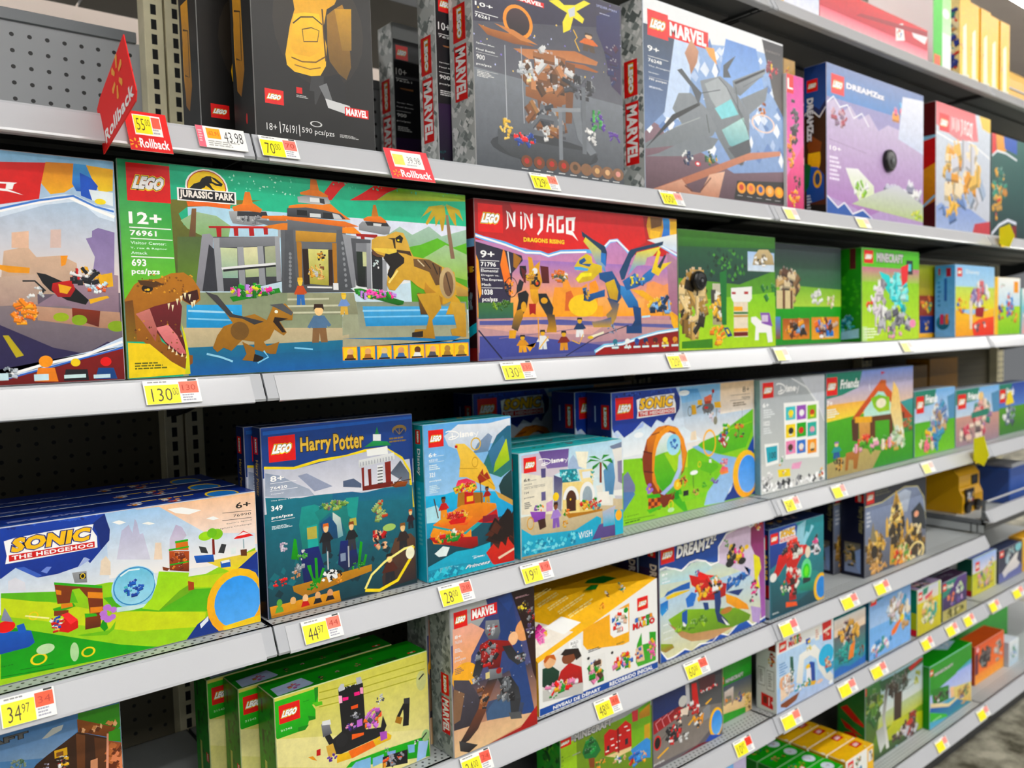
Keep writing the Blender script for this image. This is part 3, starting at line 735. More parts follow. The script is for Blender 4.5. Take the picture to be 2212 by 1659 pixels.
b=toy_box('toy_box',(1.9448, 1.1189, 1.703),0.5264,0.062,0.3759,('b8b4d4', '123a7c', '6a7090'),{
'f':"""r|8f93c0|b69cc8|0 0 100 100
r|7c8cb8|5a8ac8|0 0 100 22
p|c9bfd8|a87ab8|0 26 8 22 14 30 22 24 30 32 40 26 50 36 60 30 100 34 100 90 80 96 60 90 40 98 20 92 0 88
l|f4f4fa|1.1|0 26 6 21 12 27 19 24 25 32 33 27 40 35
p|2a5cb0||0 88 10 95 16 91 24 98 34 94 44 100 0 100
l|f4f4fa|1.2|0 88 10 95 16 91 24 98 34 94 44 100
B|4 6 16 19
t|18 9 56 13|DREAMZzz|f2f2fa|[(0.05,'8a90b0')]|0|0.05|title_lettering
p|f0f0f2|d8e8b0|17 67 29 66 45 76 46 90 31 89 23 78
b|32 80 8 6|c8e04a 8ac040 f0f0f0|14|51|1.0
b|82 20 20 8|e07090 70b0e0 f0f0f0 f0a040|20|52|1.0
b|13 35 12 7|b05060 8a6a8a c8a0b0|12|53|1.0
t|2.5 54 13 57|10+|ffffff
m|2.4 61 14 78|6|f0e8f8|1|0.55
b|78 80 22 12|e8e8f0 c8c8d8 9090a8 f0f0f0|30|54|1.0
p|d0d0dc|b8c890|23 91 100 97 100 84 71 72 46 81
b|92 92 9 4|c8e020 a8c020 e0e060|12|55|1.0
p|e4e6f2|ccd4ea|76 6 104 4 100 45 71 38
l|8a7a9a|0.3|1.8 50 38 54""",
's':"""r|12306c|0c2450|0 0 100 100
p|163f86|1f58a8|0 0 100 0 100 24 70 30 40 26 0 30
p|3a2418|5a2c18|0 34 40 30 70 36 100 31 100 100 0 100
l|f4f4fa|1.0|0 32 20 28 45 31 70 35 100 29
e|f6c81a|f0b010|45 62 30 10
p|8a4a24||12 52 30 46 80 52 74 58 20 58
p|1a5cc0|1a4890|5 66 60 68 90 74 92 90 10 92
p|1f6a3c||0 64 30 66 20 80 0 84
e|e8b020||60 76 20 6
e|2a4a7c||60 76 12 4
p|101418||0 92 100 94 100 100 0 100
B|12 9 62 17
t|12 21 42 50|DREAMZzz|e8eaf2|[(0.05,'2a3550')]|0|0.05|artwork|90
m|10 86 34 98|6|d0d4dc|1|0.55""",
},'wide cloud-edged fantasy box, glare painted into its pale front, blue spine, upper shelf',None,0,None)  # front inks are paled to carry the ceiling lamps' glare haze

b=toy_box('toy_box',(2.5521, 1.1189, 1.703),0.3943,0.05,0.3752,('d9d2da', '6a1520', '7a2a34'),{
'f':"""r|d4dce8|c8ccd8|0 0 100 100
p|e86a70|d8888c|0 0 70 0 76 22 40 26 0 18
B|5 8 22 22
c|ninja_title|26 8 66 20|f8f0f2
l|f4f6fa|1.5|0 24 30 28 60 24 100 34
b|50 56 44 26|e8c070 e0a040 a8b8d0 d8d8e0 f0e0c0|50|61|1.0
p|8aa0d4|a8b8dc|0 82 60 80 100 90 100 100 0 100
p|c84a54||70 92 100 88 100 100 66 100
b|30 80 28 12|90a8d8 f0c060 6a88c0|16|62|1.0
p|f0c83a||78 0 100 0 100 12 84 10""",
's':"""r|6a101c|5a0c18|0 0 100 100
r|9ad0e8||0 26 100 30
p|d8141c||0 30 100 28 100 50 0 54
p|f0a818|c87810|0 54 100 48 100 78 0 84
l|8ac8e8|2|0 84 100 74""",
},'pale box with painted-in glare and red header standing right of the cloud-edged blue-spined box',None,0,None)  # front print lightened in colour to show lamp glare on the card

b=toy_box('toy_box',(2.9709, 1.1239, 1.703),0.5291,0.05,0.3393,('0f5a56', '0e4a48', '1f6a68'),{
'f':"""r|0f6a62|123c40|0 0 100 100
p|e0141c||0 0 6 0 7 18 0 20
p|e8a418||6 0 24 0 22 14 8 17
p|2a5cc0||18 0 40 0 40 14 20 12
l|f0f4fa|2|0 22 8 16 22 16 40 20
b|12 50 12 18|1f9a80 e8b018 0f7a6a c88a10|30|63|1.0
b|8 72 8 12|e8b018 d84a30 c9a060|14|64|1.0
l|dfe4f2|3|0 98 12 88 26 82 40 84
p|8a1228||12 100 20 90 40 86 40 100
e|f0c060||24 94 4 5""",
},'dark teal ninja-series box with yellow and red lettered header at the frame edge, upper shelf',None,0,None)

b=toy_box('toy_box',(-0.2579, 1.1159, 1.3758),0.535,0.075,0.2733,('c8d4e0', '7a1a24', '8a2430'),{
'f':"""r|8fbfe4|e9d8d0|0 0 100 60
r|6f6472|4a4058|0 60 100 100
p|e0060f|cf0814|29.3 13.3 86 3.4 84.8 13.3 84.3 19.4 60.2 30.6 28.6 34.9
p|d98a14|f0b41c|86 3.1 91.6 2.6 92.8 5.7 91.4 12.8 89.4 15.8 86.6 17 84.9 12.6
p|5aa4e0|2c62c0|91.6 2.6 94.2 2.7 96 8.5 95.1 14.8 91.9 14.7 91.1 11.5
p|f0b41c|e8c81c|94.2 2.8 99.9 3.6 99.6 13.4 96.8 14.6 95.3 8.6
p|1c5cc8||92.8 6.4 95.3 8.6 96.5 11.8 95.1 18.3 92.8 16.6
p|e8f0f4||94.5 13.6 99.6 14.1 99.5 20.4 95.1 18.3
e|f8e04a||96.8 18.7 1.2 1.3
p|dce8f6||68.1 29.5 73.8 24.3 82.5 20.6 85.6 18.5 89.4 16.5 91.6 16.5 93.8 18.5 96.3 20.9 99.8 21.4 99.6 27.4 96.2 25.7 93.7 21.3 91.2 19.6 85.5 21.8 76.5 28.4
l|ffffff|1.4|73.7 27.5 82.5 21.6 90.3 17.7 95 21.8 99.7 25.3
l|4f7fd0|0.9|76.6 24.8 84.1 20.1 91.2 17 95.6 21 99.6 22.8
c|ninja_title|46.1 13.2 80.9 17
p|8a7aa8|9a8ab0|93.3 35.7 94.6 34.9 94.7 32.1 96 30.6 99.5 32.3 98.9 53.5 94.1 53.7 95 43.8
p|d8b8a0|b8a090|76.9 42.6 81.4 40.3 83.1 44.8 88 43.7 91.1 46.9 91.4 60.7 75.6 61
p|e4c0a8||78.6 34.6 81.9 33.6 81.7 40.9 78.4 41.2
p|d8c0b8||86.2 32.5 88.3 32.2 88.1 40.3 85.9 40.5
p|e8a018||75.9 48.6 81.7 49.5 81.5 51.9 77.6 51.8 75.9 50.5
p|f0a018||87.9 43.8 89.4 43.6 88.8 47.8 87.9 48.5
p|a8909c|8a7484|94.2 50.2 99.8 52 99.5 69.7 90.5 67.6 82.2 66.2
p|c8b0a0|a89088|75.8 53.8 82.9 52.2 82.8 65.5 75.4 66.2
p|857a80|5a5264|75.4 66.2 89 66.2 100.2 76.9 99.5 104 26.7 97.4 27.5 70.1
p|c09a84|a8806c|82.5 66.2 99.7 69 99.8 76.9 95.2 76 82.6 72.3
p|8a3a28|6a2a1c|89.6 66.9 95.5 68.3 95 75.6 89.6 71.7
e|9ab040||87.3 71 1.6 2
e|8aa838||91 72.4 1.6 2.4
e|8aa838||98.9 75.4 2 2.5
p|38305a|2f2a58|75.2 74.1 85.4 84.5 91.9 87.7 96.7 82.4 100 84.7 99.7 96.9 68.9 96.4
p|b8a838||75.7 78.7 76.8 78.7 79.5 87.5 78 88.4
p|1c1e24|101216|82.9 51.5 84.7 52.1 90.2 57.3 93.2 63.4 92.5 65.5 88.7 63.5 85.4 59.4 84 56.1
p|c8201c|a01414|86 56 89.9 54.5 90.5 58.6 89.4 62.1 86.9 62.1 85.7 58.8
p|e8b020||87.1 56.3 89.8 57.6 88.8 60.7 87.3 60.1
b|92.8 53 3.9 4.2|1c1e24 e8b020 f0f0f0 c82a1c 2a2c34|34|71|1.0
p|e8b41c||93.2 63.1 97.2 61.3 97.6 62.3 93.5 65.1
p|e8b41c||95.5 52.2 98.5 50.7 98.6 57 96.6 57.8 95.7 55.7
b|82.4 60.2 2.1 3.3|22242a f0f0f0 c8ccd0|10|72|1.0
l|202226|0.7|80.1 55.3 82.5 55.2 84.5 59.5
b|80 68.9 2.5 6.3|f0940c e87808 ffb020|30|73|1.0
b|95.3 57.8 3 2.8|f4f8fa d0e8f4 e06a4a|14|74|1.0
p|cfe0f6||66.2 96.1 74.6 97 83.7 90.5 93.3 86.4 100.1 80.4 100 84.7 93.9 88.6 83.6 93.9 77.5 96
p|8a1020|7a0c1c|77.5 96.7 83.6 94.3 93.8 88.9 100.1 85.4 100 103.4 63.3 102.2 63.5 97.1
l|ffffff|1.2|76 95.9 83.6 91.6 91.6 88.4 100 82.6
l|3f6fc8|0.7|76.3 97.2 85.1 92.7 100 85.4
b|76.4 95.2 1.8 3.3|8a96a0 c8d0d8 5a646c|16|75|1.0
e|f6a01c||83.7 90.5 1.4 2.6
p|e88a10||82.1 93.1 85.4 93.4 86 99.6 81.3 99.1
e|f0d020||89.7 91.4 1 1.8
p|22242a||87.6 94.3 92.1 94.7 92.3 99.6 87.1 99.4
e|e8342c||96.1 91.5 1.2 2.1
p|1c4c8c||94.4 94.2 97.7 94.5 98.4 99.6 93.6 99.4
r|cfe8f0||81.2 96 84.1 98.8
r|d8f0f0||87.2 96.8 91.7 98.4
r|cfe8f0||93.3 97.3 96.9 99
r|cfe8f0||74.6 94.9 76.3 98""",
},'red-headed ninja box with a flying bike scene, cut off by the left edge',None,0,None)

b=toy_box('toy_box',(0.2795, 1.1159, 1.3758),0.5382,0.077,0.2778,('1c8a5a', '0f5a3c', '1a7a58'),{
'f':"""r|1cb48c|1cb48c|0 0 100 100
r|12b48c|18b890|0 0 100 19
p|0f9a6c|7ac41a|-0.4 -2 11.7 -1.7 11.6 16.9 12.1 52.6 11.6 65.2 -1.6 65.3
p|0c6a4c||-0.9 -1.9 -0.4 -2 -0.2 59.9 -1.5 60
p|b8dcf0|dfe6ea|15.6 18.5 100 18.5 100 100 15.6 100
p|dfe4f4|eef0f0|60 18.5 100 18.5 100 45 60 60
p|7a7a3c|4c5c34|11.5 16.5 34.7 13.2 27 16.9 15.5 19.4 13.4 22.8 14.5 28.1 17.3 29.4 19.2 33.1 18.2 59.5 12.1 59.6
p|a8c4a0|8ab078|13.8 25.9 17.5 21.4 22.6 22.7 26.1 27.1 25.5 32.5 19.2 33.1 15.3 29.6
p|8a6444|5a4a38|16.6 20 17.7 19.8 17.2 33.3 16.2 41.3 15.6 33.5
p|5c7048|6a8a30|12.8 33.8 19.2 33.1 18.2 59.5 12.3 59.6
p|a8c4b4|8fb08c|71.8 26.5 76.1 21.4 80.3 25.6 86.3 20.1 90.7 25.4 100.2 20.5 100.2 38.4 71.5 40.4
p|6cb840|5a9a28|78.7 32.8 83.1 31 89.2 26.6 95.2 31.4 100.4 28.4 99.9 68.4 79.5 68.4
p|a8c49c|9ac060|83 39.6 92.2 30.2 100.2 35.4 100.1 50.9 88.8 46.5
p|9a7a64|8a6a58|92.5 12.6 93.4 12.5 95.4 38.2 93.9 38.3 92.9 24.2
p|b8a828|c8a010|92.6 7.2 88 9.4 85.1 18.4 85.7 19.3 88.9 12.6
p|b8a828|c8a010|92 7.3 89.5 9.1 90.8 22.5 91.4 22 92.5 12.6
p|b8a828|c8a010|92.6 6.7 96 10.1 96.4 18.9 95.5 17.6 93.7 12.4
p|b8a828|c8a010|92.6 6.2 97.6 8.9 99 15.6 98.1 13.8 95 9.3
p|b8a828|c8a010|92 6.8 86.5 8.6 83.1 16.7 84 14.7 87.7 10.4
p|b8a828|c8a010|91.4 7.4 88.3 11.2 88.7 19.9 90.6 13.8
B|1.8 1.1 11.7 18.4
c|island_logo|13.4 1.6 27.7 19.6
t|1.9 23.3 9.3 28.8|12+|ffffff|()|0|0.03
r|ffffff||1.9 30.3 11.4 30.8
t|2 31.7 8 34.3|76961|ffffff|()|0|0.03
r|ffffff||2 35.4 11.6 35.8
t|2 36.8 10.1 38.2|Visitor Center:|e8fff0
t|1.9 39.5 10.3 40.5|T. rex & Raptor|e8fff0
t|2 41.5 5.7 42.8|Attack|e8fff0
r|ffffff||2 43.7 11.8 44.2
t|2 44.9 5.3 48.3|693|ffffff|()|0|0.03
t|1.9 49.3 8.3 52.6|pcs/pzs|ffffff|()|0|0.03
p|e01020||52.4 6.3 55 -1.6 59.6 -1.6 57.4 3.7 54.5 10.1 53.5 10
p|e01020||60.1 9.2 64.2 4.7 68 -0.9 76 -1 72 3.4 68.6 7.9
p|7ab81c|b8b018|68.6 7.9 72.3 3.4 76.3 -0.8 100.1 -0.8 100.2 3.6
s|53.9 -1.3 99 2.5|5ad0a8|26|5|0.8
s|26.1 -0 44.2 10|c8f4e4 8ae0c8|34|6|0.7
p|8a9478|9aa088|12.5 60.1 40.4 59.5 42.5 64.2 56.8 60.8 55.8 105.7 12.6 101.1
p|4aa4dc|3a90c8|14.2 66 28.1 65.9 27.8 77.4 13.9 77
l|a8d8f0|1.0|14.5 68.9 25.6 69.7
l|8ac8e8|0.8|14.4 72.6 25.5 73.5
p|c8b898|b0a88c|13.2 76.9 65.6 78.5 75.7 86.7 13.6 89.4
p|1c7898|17609a|13.7 86.5 65.4 84.5 104.1 84.4 103.5 116.5 13.9 105.7
p|1a6a90|2a6ab0|14.6 93.2 33.3 90.8 65.3 89.6 103.9 95.7 103.5 116.5 13.9 105.7
p|8a9484|a8a890|59.6 64.1 99.2 63.7 100.6 80.5 98.7 87.9 58.1 85.8
p|5aa8dc|3f90c8|62.9 66.6 95.6 66.5 96.5 77.6 63.7 77.6
l|9ad0f0|1.0|62.9 69.1 95.6 68.4
l|8ac8ec|0.8|63.3 72.5 96.1 72
p|2a80b8|2870b0|56.3 84 100.6 84.2 100.3 101 56 97.4
p|a0a48c||56.5 72.4 59.6 61.6 61 64.1 61.6 80.9 56.3 82.4
p|a8a48c||92.9 87.6 100.6 82.4 100.5 86.1 81.6 87.9 56.2 89 56.3 84
p|9a9c80|8a8c74|40.5 59.7 55.2 59.4 60.3 59.3 61.4 71 40.3 70.8
l|c8c8b0|1.0|40.5 63.1 52.6 62.5
l|c8c8b0|1.0|40.4 66.6 56.1 66.1
l|c8c8b0|1.0|40.3 70 57.5 69.7
p|9a9aa2|84848c|18.8 32 20.7 31.4 21.5 32.9 20.6 59.4 16.5 59.5
p|3c3e46||20.4 36.6 21.6 38.9 21.5 59.4 20.2 59.5 18.2 59.5
p|54565c|3a3c42|21.5 32.9 38.8 31.1 39.2 53.9 27 59.3 21.5 59.4
p|cfd8b0|90b0a0|23 38 27.5 38 27.4 52.7 23.5 52.9
p|e8e4bc|a8b890|29.1 37.4 33 36.7 33.4 51.6 29.4 52.2
p|b0b498|889880|34.8 36.5 37.8 35.8 38.1 51.4 34.9 51.6
p|a4a6ac|909298|21.5 33.3 23.1 33.1 23.6 59.4 22 59.4
p|a4a6ac|909298|27.5 32.5 29.1 32.3 29.3 58 27.7 58.5
p|a4a6ac|909298|32.8 31.7 34.3 31.5 34.7 55.8 33 56.3
p|a4a6ac|909298|37.7 31 39 30.8 39.1 53.5 37.7 54
p|8c8e94|74767c|23.1 33.1 37.7 31 37.7 35.8 23 38
p|e8e8ea||23.2 47.7 27.3 46.6 37.6 44.3 37.7 45.3 27.3 48.6 23.4 48.9
p|2a2c30||23.6 48.6 37.6 45.5 37.7 46.4 23.7 49.7
p|d81c2c|b01420|20.5 27.8 37.8 25.9 38.7 26.9 20.6 28.8
p|b8182c||22.4 28.6 23.7 28.4 23.6 32.7 22.5 32.8
p|b8182c||26.8 28.1 28 27.9 28 31.8 26.9 31.9
p|b8182c||30.8 27.6 32.1 27.4 32.2 31.3 30.9 31.5
p|b8182c||34.7 27.1 35.9 27 35.9 30.3 34.8 30.4
p|b4b6b8|8a8c90|25.8 19.9 35.7 18.4 35.8 24.7 32.2 26.4 26.7 25.8 26 22.7
p|3a3c42||28 19.6 35.7 18.9 36.1 21.3 27.9 22
p|e8821c|d8780c|26.7 17.7 29.4 15.7 32.4 15.2 34.6 17.8 34.1 19.5 31 19.1 27.1 19.7
p|d87a24|e88c34|30.2 9.8 31.5 9.6 32.2 15.6 29.3 16.5
b|30.9 23.2 4.5 1.7|a8aaae 8a8c92 c4c6c8 5a5c62|16|81|1.0
p|a8aaac||38.7 26.9 41.5 26.1 41.4 31.2 38.6 31.5
p|e08420|c86c10|36.3 22.1 40.5 19.9 41.6 24 41.3 26.6 36.7 25.8
p|6f7278|54575c|31.8 23.4 58.3 21.7 59.4 57 60.9 58.8 39.1 59.7 39.4 27.5
p|74777c|64676c|41.4 21.3 58.1 21.8 57.2 25.4 41.3 27.3
p|5f6268|505358|40.6 27.3 42.9 27.1 43.1 58.8 39.6 59.3
p|63666c|505358|55.7 25.6 57.5 25.4 59.9 56.6 55.7 58.5
p|c89850|b08440|43.6 27.4 55.6 27.4 55.3 32.3 43.5 33
p|b07c38||43.7 33 45.2 33.3 44.9 53.6 44 53.6
p|b07c38||54.1 32.8 55.5 32.7 55.3 54 54.3 54.1
p|6c6f74||45.1 32.8 54.2 33.3 54.1 35.5 45.2 36.3
p|301c14||45.3 36.7 47 36.5 47.1 55.2 45.4 55.3
p|dcd890|a8a050|47 36.5 53.2 36.4 52.7 55.5 47.1 54.8
p|3c2418||52.9 36.5 54.2 36.4 54 55.4 52.7 55.5
e|8a8d92||41.8 39.6 0.4 0.9
e|8a8d92||57.3 32.5 0.4 0.9
e|8a8d92||41.8 41.6 0.4 0.9
e|8a8d92||57.4 35.4 0.4 0.9
e|8a8d92||41.7 43.7 0.4 0.9
e|8a8d92||57.5 38.2 0.4 0.9
e|8a8d92||41.7 45.7 0.4 0.9
e|8a8d92||57.6 41.1 0.4 0.9
e|8a8d92||41.6 47.8 0.4 0.9
e|8a8d92||57.7 43.9 0.4 0.9
e|8a8d92||41.6 49.8 0.4 0.9
e|8a8d92||57.8 46.8 0.4 0.9
e|8a8d92||41.5 51.9 0.4 0.9
e|8a8d92||57.9 49.6 0.4 0.9
e|8a8d92||41.5 53.9 0.4 0.9
e|8a8d92||57.9 52.5 0.4 0.9
e|8a8d92||41.4 56 0.4 0.9
e|8a8d92||58 55.4 0.4 0.9
b|50.6 40.2 1.5 3.1|e0b030 f0d060 c89018 3a2c18|16|82|1.0
b|48.4 48.6 1.5 4.4|e8c070 d8a048 c8c8c8|16|83|1.0
b|50.4 48.5 1.2 4.8|c88848 8a5c38 e8c080|12|84|1.0
r|e8e8ea||54 54.1 55.6 57.8
r|e4e4e4||46.3 56.1 53.7 57
p|e88a1c|e07c14|42 14.8 44.7 13.6 54.2 12.1 56.7 15.7 60.2 19.7 54 20.1 41.4 20.4
p|e88418|d8741a|34.6 21 41.5 20 58.3 20.8 62.7 23 59 23.9 41.4 22.1 34.1 22.3
p|e0861c||40 24 41.4 23.8 41.3 27.3 39 27.5 34.4 26.4
p|f09418||57.5 24.1 61.1 23.6 63.4 27 57.4 27.2
p|5c5e64|3c3e44|41.5 16.2 46.8 15 51.6 15.6 57.1 17 58.6 19.5 54 20.1 41.4 20.4
r|1c1e22||44.2 16.6 47.1 19.3
r|d8dadc||47.9 17.8 51.1 19.8
r|2a2c30||51.8 16.9 54.6 20
p|c8cacc||54.6 16.9 56.6 17.5 57.6 19.6 55 19.9
p|8c8e92|b8babc|44.5 9.8 47.7 8.4 53.3 8.3 54.2 11.7 51.7 13 44.7 12.7
r|dfe0e2||48.1 9.6 51 11.8
p|3a3c40||50.9 9.6 52.3 9.8 52.5 12.4 51 12
p|e8861c||45.3 7.5 48.5 5.2 50.9 5.5 53.6 7.9 53.3 8.8 48.9 8.6 45.5 8.5
p|c87030|d88040|48.5 -0.4 49.6 -1.2 50.2 -0.2 50.9 5.5 48.2 5.9
p|9a9ca0|84868a|62.7 22.1 63.8 20.1 71.9 20 73 22.2 72.4 26 70.7 26.6 63.7 25.1 62.7 24.8
p|34363a||64.6 20 71.7 19.6 72.5 21.8 65.4 22.2
p|dcdee0||67.3 20.6 70 20.7 69.8 22.1 67.3 22
p|e8861c|d87814|64.1 18.7 65.5 17.2 69.8 16.6 71.7 19.1 71.4 20.1 67.8 19.9 64.4 19.6
p|b87028|c88030|67.5 10.6 68.3 10.4 69.1 16.7 66.8 17
p|a8182c||61.6 26.9 68.5 26.9 68.5 28.7 61.8 28.3
p|a8182c||63.1 27.9 64.3 28 64.4 31.4 63.3 31.3
p|9a9ca2|84868c|57.4 27.6 61.8 28.5 60.9 56.1 59.9 56.6 58.2 36.9
p|5c5e64|2c2e32|60 29.6 66.3 29.8 65.7 56.4 61.2 55.2
p|28382c|1c1e20|61.6 36.6 64.7 36.8 63.9 56 61.7 55.6
r|c8cca0||63.5 36.5 64.7 44.6
p|9a9ca2|84868c|64.8 31.8 66.2 31.7 66 56.9 64.5 56.9
p|84868c||61.5 32.1 64.9 31.8 64.8 36.8 61.4 36.6
p|2c2e32||66.4 36.2 69.9 38.2 69.8 57.7 66.3 56.8
p|9a9ca2||69.9 40.5 71.2 40.9 71.2 58.1 69.6 57.7
b|68.2 43.4 1.4 2.8|e8e8e8 c8d8d8|8|85|1.0
p|0f8a2c|0a6a20|60.4 57 62.5 56.7 76.7 63.6 76.3 65.5 74.6 66 60.9 59.7
b|67.8 60 7.2 2.1|18a838 e868b8 c090e0 e0e040 f04a9c 0c8028|44|86|1.0
p|0f8a2c||25 62.1 38.3 57.2 38.7 59.5 25.8 64.4
b|31.5 58.9 7.1 2.7|18a838 e868b8 c090e0 e0e040 f04a9c 0c8028|36|87|1.0
c|figure|44.3 58.8 3.4 14.3|c85a1c|3a70b8|f3cf6a|e8b85c
c|figure|57.1 65.2 3.4 11.7|7a98d0|d8b060|f3cf6a|e8c020
c|figure|49.4 75.6 6.5 20.4|5a7a9c|8a6848|f3cf9a|3a2018
p|d8b060|c89c48|66.6 29.8 68.5 27.8 71.2 27.3 74.6 24.3 77.2 25 78.5 29.6 79.5 35.1 80.4 37.9 85.9 39.4 90.4 43 95 46.2 95.5 51.6 101.1 55.4 101.1 58.4 95 60 96.5 62.5 99.2 71.4 91.4 71.3 93.4 63.5 90.9 65.5 87.2 65 85.5 58.7 81.5 55 79.2 51.7 76.9 51.4 73.7 57.6 71.7 57.2 71 54.4 71.7 46 73.9 44.9 72.9 42.7 70.4 39.1 67.7 38.9 66.4 35.3
p|241c18||71 36.8 74.7 35.5 77.2 39.1 77.1 41.9 74.2 45.8 72.4 51.5 71.3 48.8 72.3 44.1 70.2 39.6
p|1c1610||74.3 28.1 76 26.1 77.1 27.8 76.5 30.7 74.8 30.4
e|f0e050||75.4 29.2 0.4 0.5
p|3c2c18||71.8 28.4 74.3 28.1 74.4 34.2 73.9 33.7 73.4 29.1
p|4a3420||74.7 34.6 79.3 35.1 79.8 37.9 77.8 36.7 74.7 36
p|7a5c3c|6a4c30|80.3 39.3 85.9 39.4 90.4 43.5 89.6 53.7 88 54.3 85.8 46.6 80.5 43.6
l|e0d0b0|0.7|81.8 39.7 84.1 43.4
l|3c2818|0.7|84.1 40 86.4 44.7
l|3c2818|0.9|87.1 41.3 88.8 47.9
l|3c2818|0.7|89.5 43.5 89.6 51.8
e|c8b088|b09870|92.3 52.7 3 9.3
e|8a6c50|7a5c44|92.6 53.2 1.9 7.4
l|4a3424|0.9|91.8 46.8 93.5 58.5
p|e8cc6c||67 34.3 74.7 34.1 74.7 36 72.1 37.4 67.2 35.7
l|f0dc90|1.2|71.7 53.4 74.8 46.3
p|6a4838||66.5 34.8 68.3 37.4 70.7 38.6 68.3 39.3 66.7 38
p|c09048|a87838|84.2 52.5 85.6 55.3 90.3 61.5 90.2 65.5 87.2 65 83.8 57.8
p|8a6430|5c4020|81.4 58.8 85.5 59.7 86.5 71.3 82.3 71.2
p|caa050|a87c38|81.1 59.5 88.9 58.4 89.8 67.4 86.3 74.6 87.2 85.5 79 84.2 80.2 79.8 84 79.9 85.2 72.8
p|d0a858|b88c44|93.3 63.8 98.6 64.7 98.9 75.8 98.8 85.1 93.5 83.9 93 80.2 95.3 79.4
p|c8a860|a8844c|95.3 53.7 100.7 57.2 100.6 60.5 95.7 60.5
p|2c2018||79.1 81.6 82.9 80.8 82.8 84.4 79 84.2
p|b08040|9a6c30|18.9 59.6 21.9 61.4 25.6 70.5 28 72 31.3 70.5 34.5 73.7 36.4 66.6 39.8 65.1 41.9 69.8 41.6 73.8 37.9 73.7 39.9 80.1 39 81.7 36.5 78.4 35.1 83.1 33.4 84.6 34.2 86.9 37.7 84.8 36.6 91 35 90.9 30.8 88.3 30.9 84.4 27.7 83.5 24.8 88.7 22.8 87 21.2 89.2 20.1 86.9 21.4 80.9 23.1 76.5 25.5 75 21.8 64.4
p|4c4a4c|3c3c40|18.9 59.6 21.9 61.4 25.6 70.5 28 71.6 33.7 74.4 31.1 75.9 28 72.8 24.8 72
e|7c5a30||27.2 78.9 2.4 4.6
p|5a5c60||35.5 65.9 39 65.1 41.9 69.8 41.4 71.4 38 68.2
e|f0f0e0||37.2 69.4 0.5 0.8
p|2c1c10||36.7 72.1 40.5 73 37.9 74.5 39.7 80.1 38.6 80.1 36.2 74.5
p|9a6c30||27.7 84.3 30.9 87.5 31.1 94.5 27.5 93.5 28.7 90.5
p|241a10||30.8 90.6 33.2 92.4 32.8 94.7 30.3 94.5
l|9ad0e8|1.0|18.5 89.8 21.9 91.5 25 94
l|8ac8e8|0.8|31.5 95.3 34.5 92.5 33.3 89.2
l|8ac8e8|0.8|41.9 88.2 47.2 89.3
r|f8a81c||56.1 88.6 60.7 96
r|ffd21c||56.4 89.1 60.4 95.4
e|e8b888||58.5 91.5 1 1.8
p|8a5030||57.1 95.1 59.7 95.3 59.2 92.9 57.6 92.8
r|1c1c1c||56.7 95 60.1 95.9
r|f8a81c||61.6 88.6 66.4 96.1
r|ffd21c||61.9 89.1 66.1 95.5
e|e0a878||64.1 91.6 1 1.9
p|b07040||62.7 95.2 65.3 95.4 64.9 93 63.2 92.9
r|1c1c1c||62.3 95.1 65.7 96
r|f8a81c||67 88.6 71.9 96.2
r|ffd21c||67.3 89.1 71.6 95.6
e|e8c898||69.5 91.6 1 1.9
p|5a80b0||68 95.3 70.8 95.5 70.3 93 68.6 92.9
r|1c1c1c||67.6 95.2 71.2 96.1
r|f8a81c||72.5 88.6 77.6 96.3
r|ffd21c||72.8 89.1 77.2 95.6
e|d8a078||75.1 91.6 1.1 1.9
p|4a70b0||73.6 95.3 76.4 95.5 76 93 74.2 92.9
r|1c1c1c||73.2 95.2 76.9 96.2
r|f8a81c||78 88.5 83.2 96.4
r|ffd21c||78.4 89 82.9 95.7
e|6a4028||80.8 91.6 1.1 2
p|e8e8e8||79.2 95.4 82.1 95.6 81.6 93.1 79.8 92.9
r|1c1c1c||78.7 95.3 82.5 96.2
r|f8a81c||83.5 88.5 88.8 96.4
r|ffd21c||83.8 89 88.5 95.7
e|e8b088||86.3 91.6 1.1 2
p|5a5a6a||84.6 95.4 87.6 95.6 87.1 93.1 85.2 92.9
r|1c1c1c||84.2 95.3 88.1 96.3
r|f8a81c||88.8 88.4 94.3 96.4
r|ffd21c||89.1 88.9 93.9 95.7
e|b08850||91.6 91.5 1.1 2
p|a88048||90 95.4 93.1 95.7 92.5 93.1 90.6 92.9
r|1c1c1c||89.5 95.3 93.5 96.3
r|f8a81c||93.9 88.3 99.6 96.5
r|ffd21c||94.3 88.8 99.2 95.7
e|c89858||96.9 91.5 1.2 2
p|b89050||95.2 95.4 98.3 95.7 97.8 93 95.8 92.9
r|1c1c1c||94.7 95.3 98.8 96.3
p|b87c34|8a5420|-0.2 63.9 2.3 56.8 3.8 54.7 8 53.8 10.9 51.1 13.9 50.6 16 53.4 17.6 58.5 17.6 63.7 15.7 66.7 13.2 63.8 10.5 67.4 6.9 66.7 6.7 76 7.9 83.3 12.1 89.3 15.1 90.3 15 94 13.1 96.4 9.8 93.6 6.4 87.5 3.7 83.1 -0.7 82.8
p|7a2c30|5a1c20|2.3 70.2 6.6 66.7 12.4 63.8 13.1 66.7 12.4 77.6 14 89.5 12.1 90.1 9.3 85.5 6 76.7
p|e08c8c|c86c70|6.7 76.7 9.6 75.4 11.6 80.5 13.6 89.4 12.1 89.3 8.7 83.3
p|c88078|a85c58|2.3 70.2 5.5 67.8 7 77.5 6.5 83.2 3.9 74.5
e|2a1c10||5.2 58.5 1.3 1.8
e|e8c020||5.4 59 0.4 0.6
p|5c3c1c||3.1 54.7 7.2 54.9 9.3 56.6 6.5 58.1 3.7 56.8
p|4a2018||13.2 60.8 17 58.6 17.3 63 15.3 65.9 13.5 63.8
